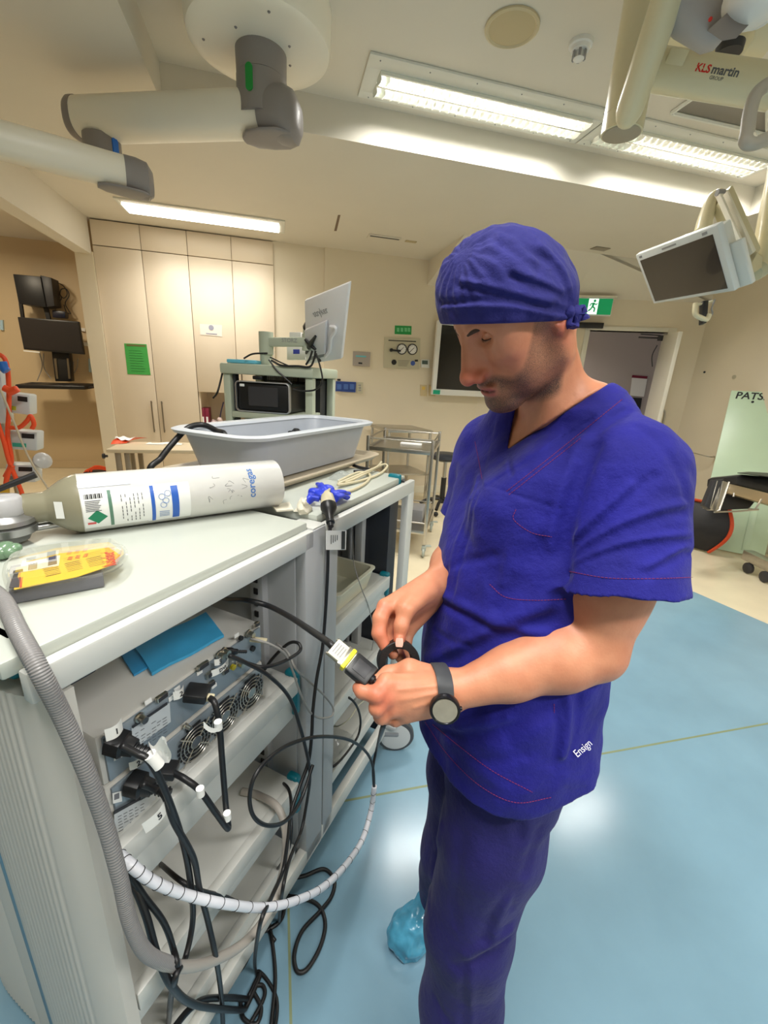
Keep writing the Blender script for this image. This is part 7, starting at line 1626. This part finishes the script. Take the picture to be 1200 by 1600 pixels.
# thumb and finger nails
b = MB()
def nail(c, n, d, w_=.0065, l=.008):
    n = V(n).normalized(); d = V(d); d = (d-n*d.dot(n)).normalized(); s = d.cross(n); c = V(c)
    b.rings([[c+d*(l*a)+s*(w_*bb)*(1-.25*abs(a)**3)+n*(.0012*(1-bb*bb)) for bb in (-1, -.6, -.2, .2, .6, 1)] for a in (-1, -.6, 0, .5, .85, 1)], False, False, False)
c = V(trace(fb, 624, 1004)); nail(c+(EYE-c).normalized()*.0006, EYE-c, at(624, 1010, .69)-at(625, 990, .69), .0062, .0068)
part('thumb_nail', b, mat('nail_pink', (226, 176, 160), .25, coat=.4), man)
# tunic
ft = tunic_field()
ot, VT = build(ft, (.44, .65, 1.2), (.31, .44, .4), .003, 'scrub_top', M_scrub, 2)
ot['label'] = 'navy scrub top with red stitching'
def stitches(pts, f, name='stitching', r=.00045):
    b = MB(); P_ = spline([V((px, py, 0)) for px, py in pts], 14); Q_ = [V(trace(f, p.x, p.y)) for p in P_]
    L = [0]; [L.append(L[-1]+(a-c_).length) for a, c_ in zip(Q_[1:], Q_)]
    s_ = 0
    while s_ < L[-1]:
        e = min(s_+.0032, L[-1]); g = []
        for t_ in (s_, (s_+e)/2, e):
            i = max(1, next((j for j, l in enumerate(L) if l >= t_), len(L)-1)); k = (t_-L[i-1])/max(L[i]-L[i-1], 1e-9); p = Q_[i-1].lerp(Q_[i], k); g.append(p+(EYE-p).normalized()*.0004)
        b.tube(g, r, 5, False); s_ += .0046
    return b
for pts in (((791, 768), (850, 722), (905, 678), (972, 624)), ((795, 773), (852, 728), (908, 684)), ((742, 690), (748, 720), (753, 748)), ((806, 796), (803, 812), (830, 832), (862, 839)), ((765, 913), (790, 933), (835, 938), (884, 936)),
            ((890, 893), (950, 903), (1020, 904), (1083, 902)), ((676, 1132), (720, 1168), (770, 1205), (832, 1238)), ((866, 1100), (866, 1114)), ((664, 1128), (700, 1180), (750, 1228), (805, 1254), (862, 1246))):
    part('stitching', stitches(pts, ft), M_stitch, ot, 'red stitching')
e0, e1 = V(trace(ft, 893, 1185)), V(trace(ft, 924, 1158)); xd = (e1-e0).normalized(); nn = (EYE-e0).normalized(); nn = (nn-xd*nn.dot(xd)).normalized()
lettering('lettering', 'Ensign', (e0+e1)/2+nn*.006, xd, nn.cross(xd), .0145, mat('thread_white', (225, 225, 235), .7), ot)
# cap with its knot at the back
fc, cpl = make_cap()
oc, VC = build(fc, HC, .17, .0021, 'surgical_cap', M_capc, 1)
kd = max((float((V(trace(fc, x_, 487))-EYE).dot(F_)) for x_ in (880, 886)), default=.7); kd = min(kd, .72)
b = MB()
for dx, dy, t_, r in ((-8, -2, .0, .009), (0, 0, .004, .010), (4, 6, .006, .0085)): b.sphere(at(898+dx, 490+dy, kd+t_), r, 14, (1, .9, 1.1))
for a, c_, e in (((898, 486), (908, 480), (911, 489)), ((900, 492), (910, 492), (913, 500)), ((896, 494), (898, 503), (895, 512)), ((892, 494), (889, 504), (893, 510))): b.tube([at(*a, kd), at(*c_, kd+.004), at(*e, kd+.006)], .007, 10, rf=lambda f: .004+.005*f, flat=.55)
for v in b.bm.verts: pz = v.co*220; v.co += V((math.sin(pz.x+pz.z), math.cos(pz.y*1.3), math.sin(pz.z*1.7+pz.y)))*.0012
part('tie_knot', b, M_capc, oc, 'tied knot at the back')
# trousers and overshoes
fr_ = trouser_field()
op_, VPt = build(fr_, (.42, .62, .5), (.31, .34, .46), .005, 'scrub_trousers', M_scrubt, 2)
op_['label'] = 'darker navy scrub trousers'
M_shoe = mat('overshoe_blue', (84, 170, 205), .25, trans=.15, noise=.25, nscale=30, bump=.5, bscale=70, coat=.2)
for toe, d in ((V((.266, .722, 0)), V((.93, .25, 0)).normalized()), (V((AL.x-.2, AL.y-.03, 0)), V((.97, .15, 0)).normalized())):
    o_, _ = build(shoe_field(toe, toe+d*.29), toe+d*.145+V((0, 0, .1)), (.22, .16, .12), .003, 'overshoe', M_shoe, 1)
# watch on the left wrist
wa = (at(660, 1080, .628)-at(760, 1076, .64)).normalized(); wc = at(689, 1078, .636)
nv = (EYE-wc); nv = (nv-wa*nv.dot(wa)).normalized(); uvw = wa.cross(nv); uvw = uvw if uvw.z > 0 else -uvw
b = MB(); RW = []
for i in range(48):
    a = 2*math.pi*i/48; n_w = nv*math.cos(a)+uvw*math.sin(a)
    # strap follows the wrist: nearest skin outward
    lo_r = .018
    for _ in range(24):
        p = wc+n_w*lo_r; dv_ = float(fb(A3(p)[None, :])[0])
        if dv_ > .0012: break
        lo_r += max(.0006, -dv_*.7)
    RW.append((n_w, lo_r))
for side in (0,):
    R_in = []
    for n_w, r_ in RW+[RW[0]]:
        R_in.append([wc+n_w*(r_+o)+wa*h for h, o in ((-.0115, .0), (-.0115, .0022), (-.009, .003), (.009, .003), (.0115, .0022), (.0115, .0))])
    b.rings(R_in, False, False)
M_strap = mat('watch_strap', (58, 60, 64), .55)
wt = part('watch', b, M_strap, man, 'dark grey wristwatch with round face')
dc = at(695, 1108, .600); dn = ((EYE-dc).normalized()*.86-uvw*.5).normalized()
b = MB(); b.lathe(dc-dn*.006, dn, [(0, .019), (.002, .0215), (.009, .0218), (.0115, .0205), (.0118, .0185), (.0105, .0175)], 48); part('watch_case', b, mat('watch_case', (46, 46, 50), .3, .7), wt)
b = MB(); b.lathe(dc+dn*.0046, dn, [(0, .0176), (.0008, .0172)], 48); part('watch_face', b, mat('watch_glass', (150, 146, 132), .12, coat=.6, noise=.1, nscale=60), wt, 'grey glass face')
b = MB(); b.cyl(dc-wa*.021, dc-wa*.0245, .003); part('crown', b, mat('watch_case', (46, 46, 50)), wt)
# ------------------------------------------------------------------ what he holds
t = thing('tape_roll', 'black ring of tape held between both hands', 'tape', at(622, 1036, .69))
rc_ = at(622, 1033, .692); ra = (at(640, 1060, .64)-rc_).normalized()*.75+(EYE-rc_).normalized()*.55; ra.normalize()
b = MB(); R1, R2, h_ = .034, .0225, .0115
b.lathe(rc_, ra, [(-h_, R2), (-h_, R1-.001), (-h_+.001, R1), (h_-.001, R1), (h_, R1-.001), (h_, R2), (-h_, R2)], 56, cap=False); part('tape', b, mat('tape_black', (16, 16, 18), .5, bump=.3, bscale=300), t)
b = MB(); b.tube([at(604, 1050, .68), at(597, 1062, .672), at(588, 1072, .667)], .008, 10, flat=.3); part('tape_end', b, M_char, t)
ct = thing('cable_adapter', 'grey and black cable adapter with yellow band held in his left fingers', 'adapter', at(560, 1045, .615))
p0, p1 = at(517, 1008, .63), at(590, 1069, .612); ax = (p1-p0).normalized(); vn = (EYE-p0).normalized(); vn = (vn*.75+V((0, 0, 1))*.65); vn = (vn-ax*vn.dot(ax)).normalized(); sd = ax.cross(vn); LL = (p1-p0).length
def blk(f0, f1, w_, th, m, nm, lab=None, off=0, bev=.002): b = MB(); b.obox(p0+ax*LL*(f0+f1)/2+vn*off, ax*LL*(f1-f0)/2, sd*w_, vn*th, bev); return part(nm, b, m, ct, lab)
g = blk(.04, .30, .0135, .0062, mat('hood_ivory', (216, 212, 194), .4), 'connector_hood', 'ivory hood'); blk(.26, .37, .0165, .006, M_metal, 'metal_shell')
blk(.34, .42, .0168, .0072, mat('band_yellow', (232, 220, 40), .4), 'yellow_band', 'yellow band'); blk(.42, .47, .0135, .005, M_paper, 'white_collar'); blk(.44, .86, .0165, .0085, M_black, 'adapter_body', 'black body', 0, .003); blk(.52, .78, .0095, .0006, M_dark, 'raised_panel', None, .0088, .0003)
b = MB(); b.lathe(p0+ax*LL*.86, ax, [(0, .007), (.004, .007), (.006, .0045), (.03, .0038)], 14); part('strain_relief', b, M_black, ct)
b = MB()
for s_ in (1, -1): b.cyl(p0+ax*LL*.02+sd*s_*.0125, p0+ax*LL*.3+sd*s_*.0125, .0026)
part('thumb_screw', b, M_metal, ct)
b = MB()
for k in range(4): b.obox(p0+ax*LL*(.1+.05*k)+vn*.0064, ax*.0007, sd*.008, vn*.0002)
part('print', b, M_greyp, g)
cable('video_cable', [onC(345, 933, -.75), onC(358, 937, -.66), onC(385, 938, -.58), onC(420, 947, -.53), at(455, 965, .80), at(490, 988, .69), at(512, 1003, .64), p0+ax*LL*.05], .0056, M_cab_b, 'thick black cable running from the shelf into the ivory connector in his hand')
cable('adapter_lead', [p0+ax*LL*.95, at(600, 1078, .625), at(606, 1095, .66), at(604, 1120, .685), at(597, 1140, .70), onC(590, 1165, -.40), onC(583, 1200, -.42), onC(585, 1240, -.42)], .0042, M_cab_b, 'black lead from the adapter down through his hand into the white spiral wrap')
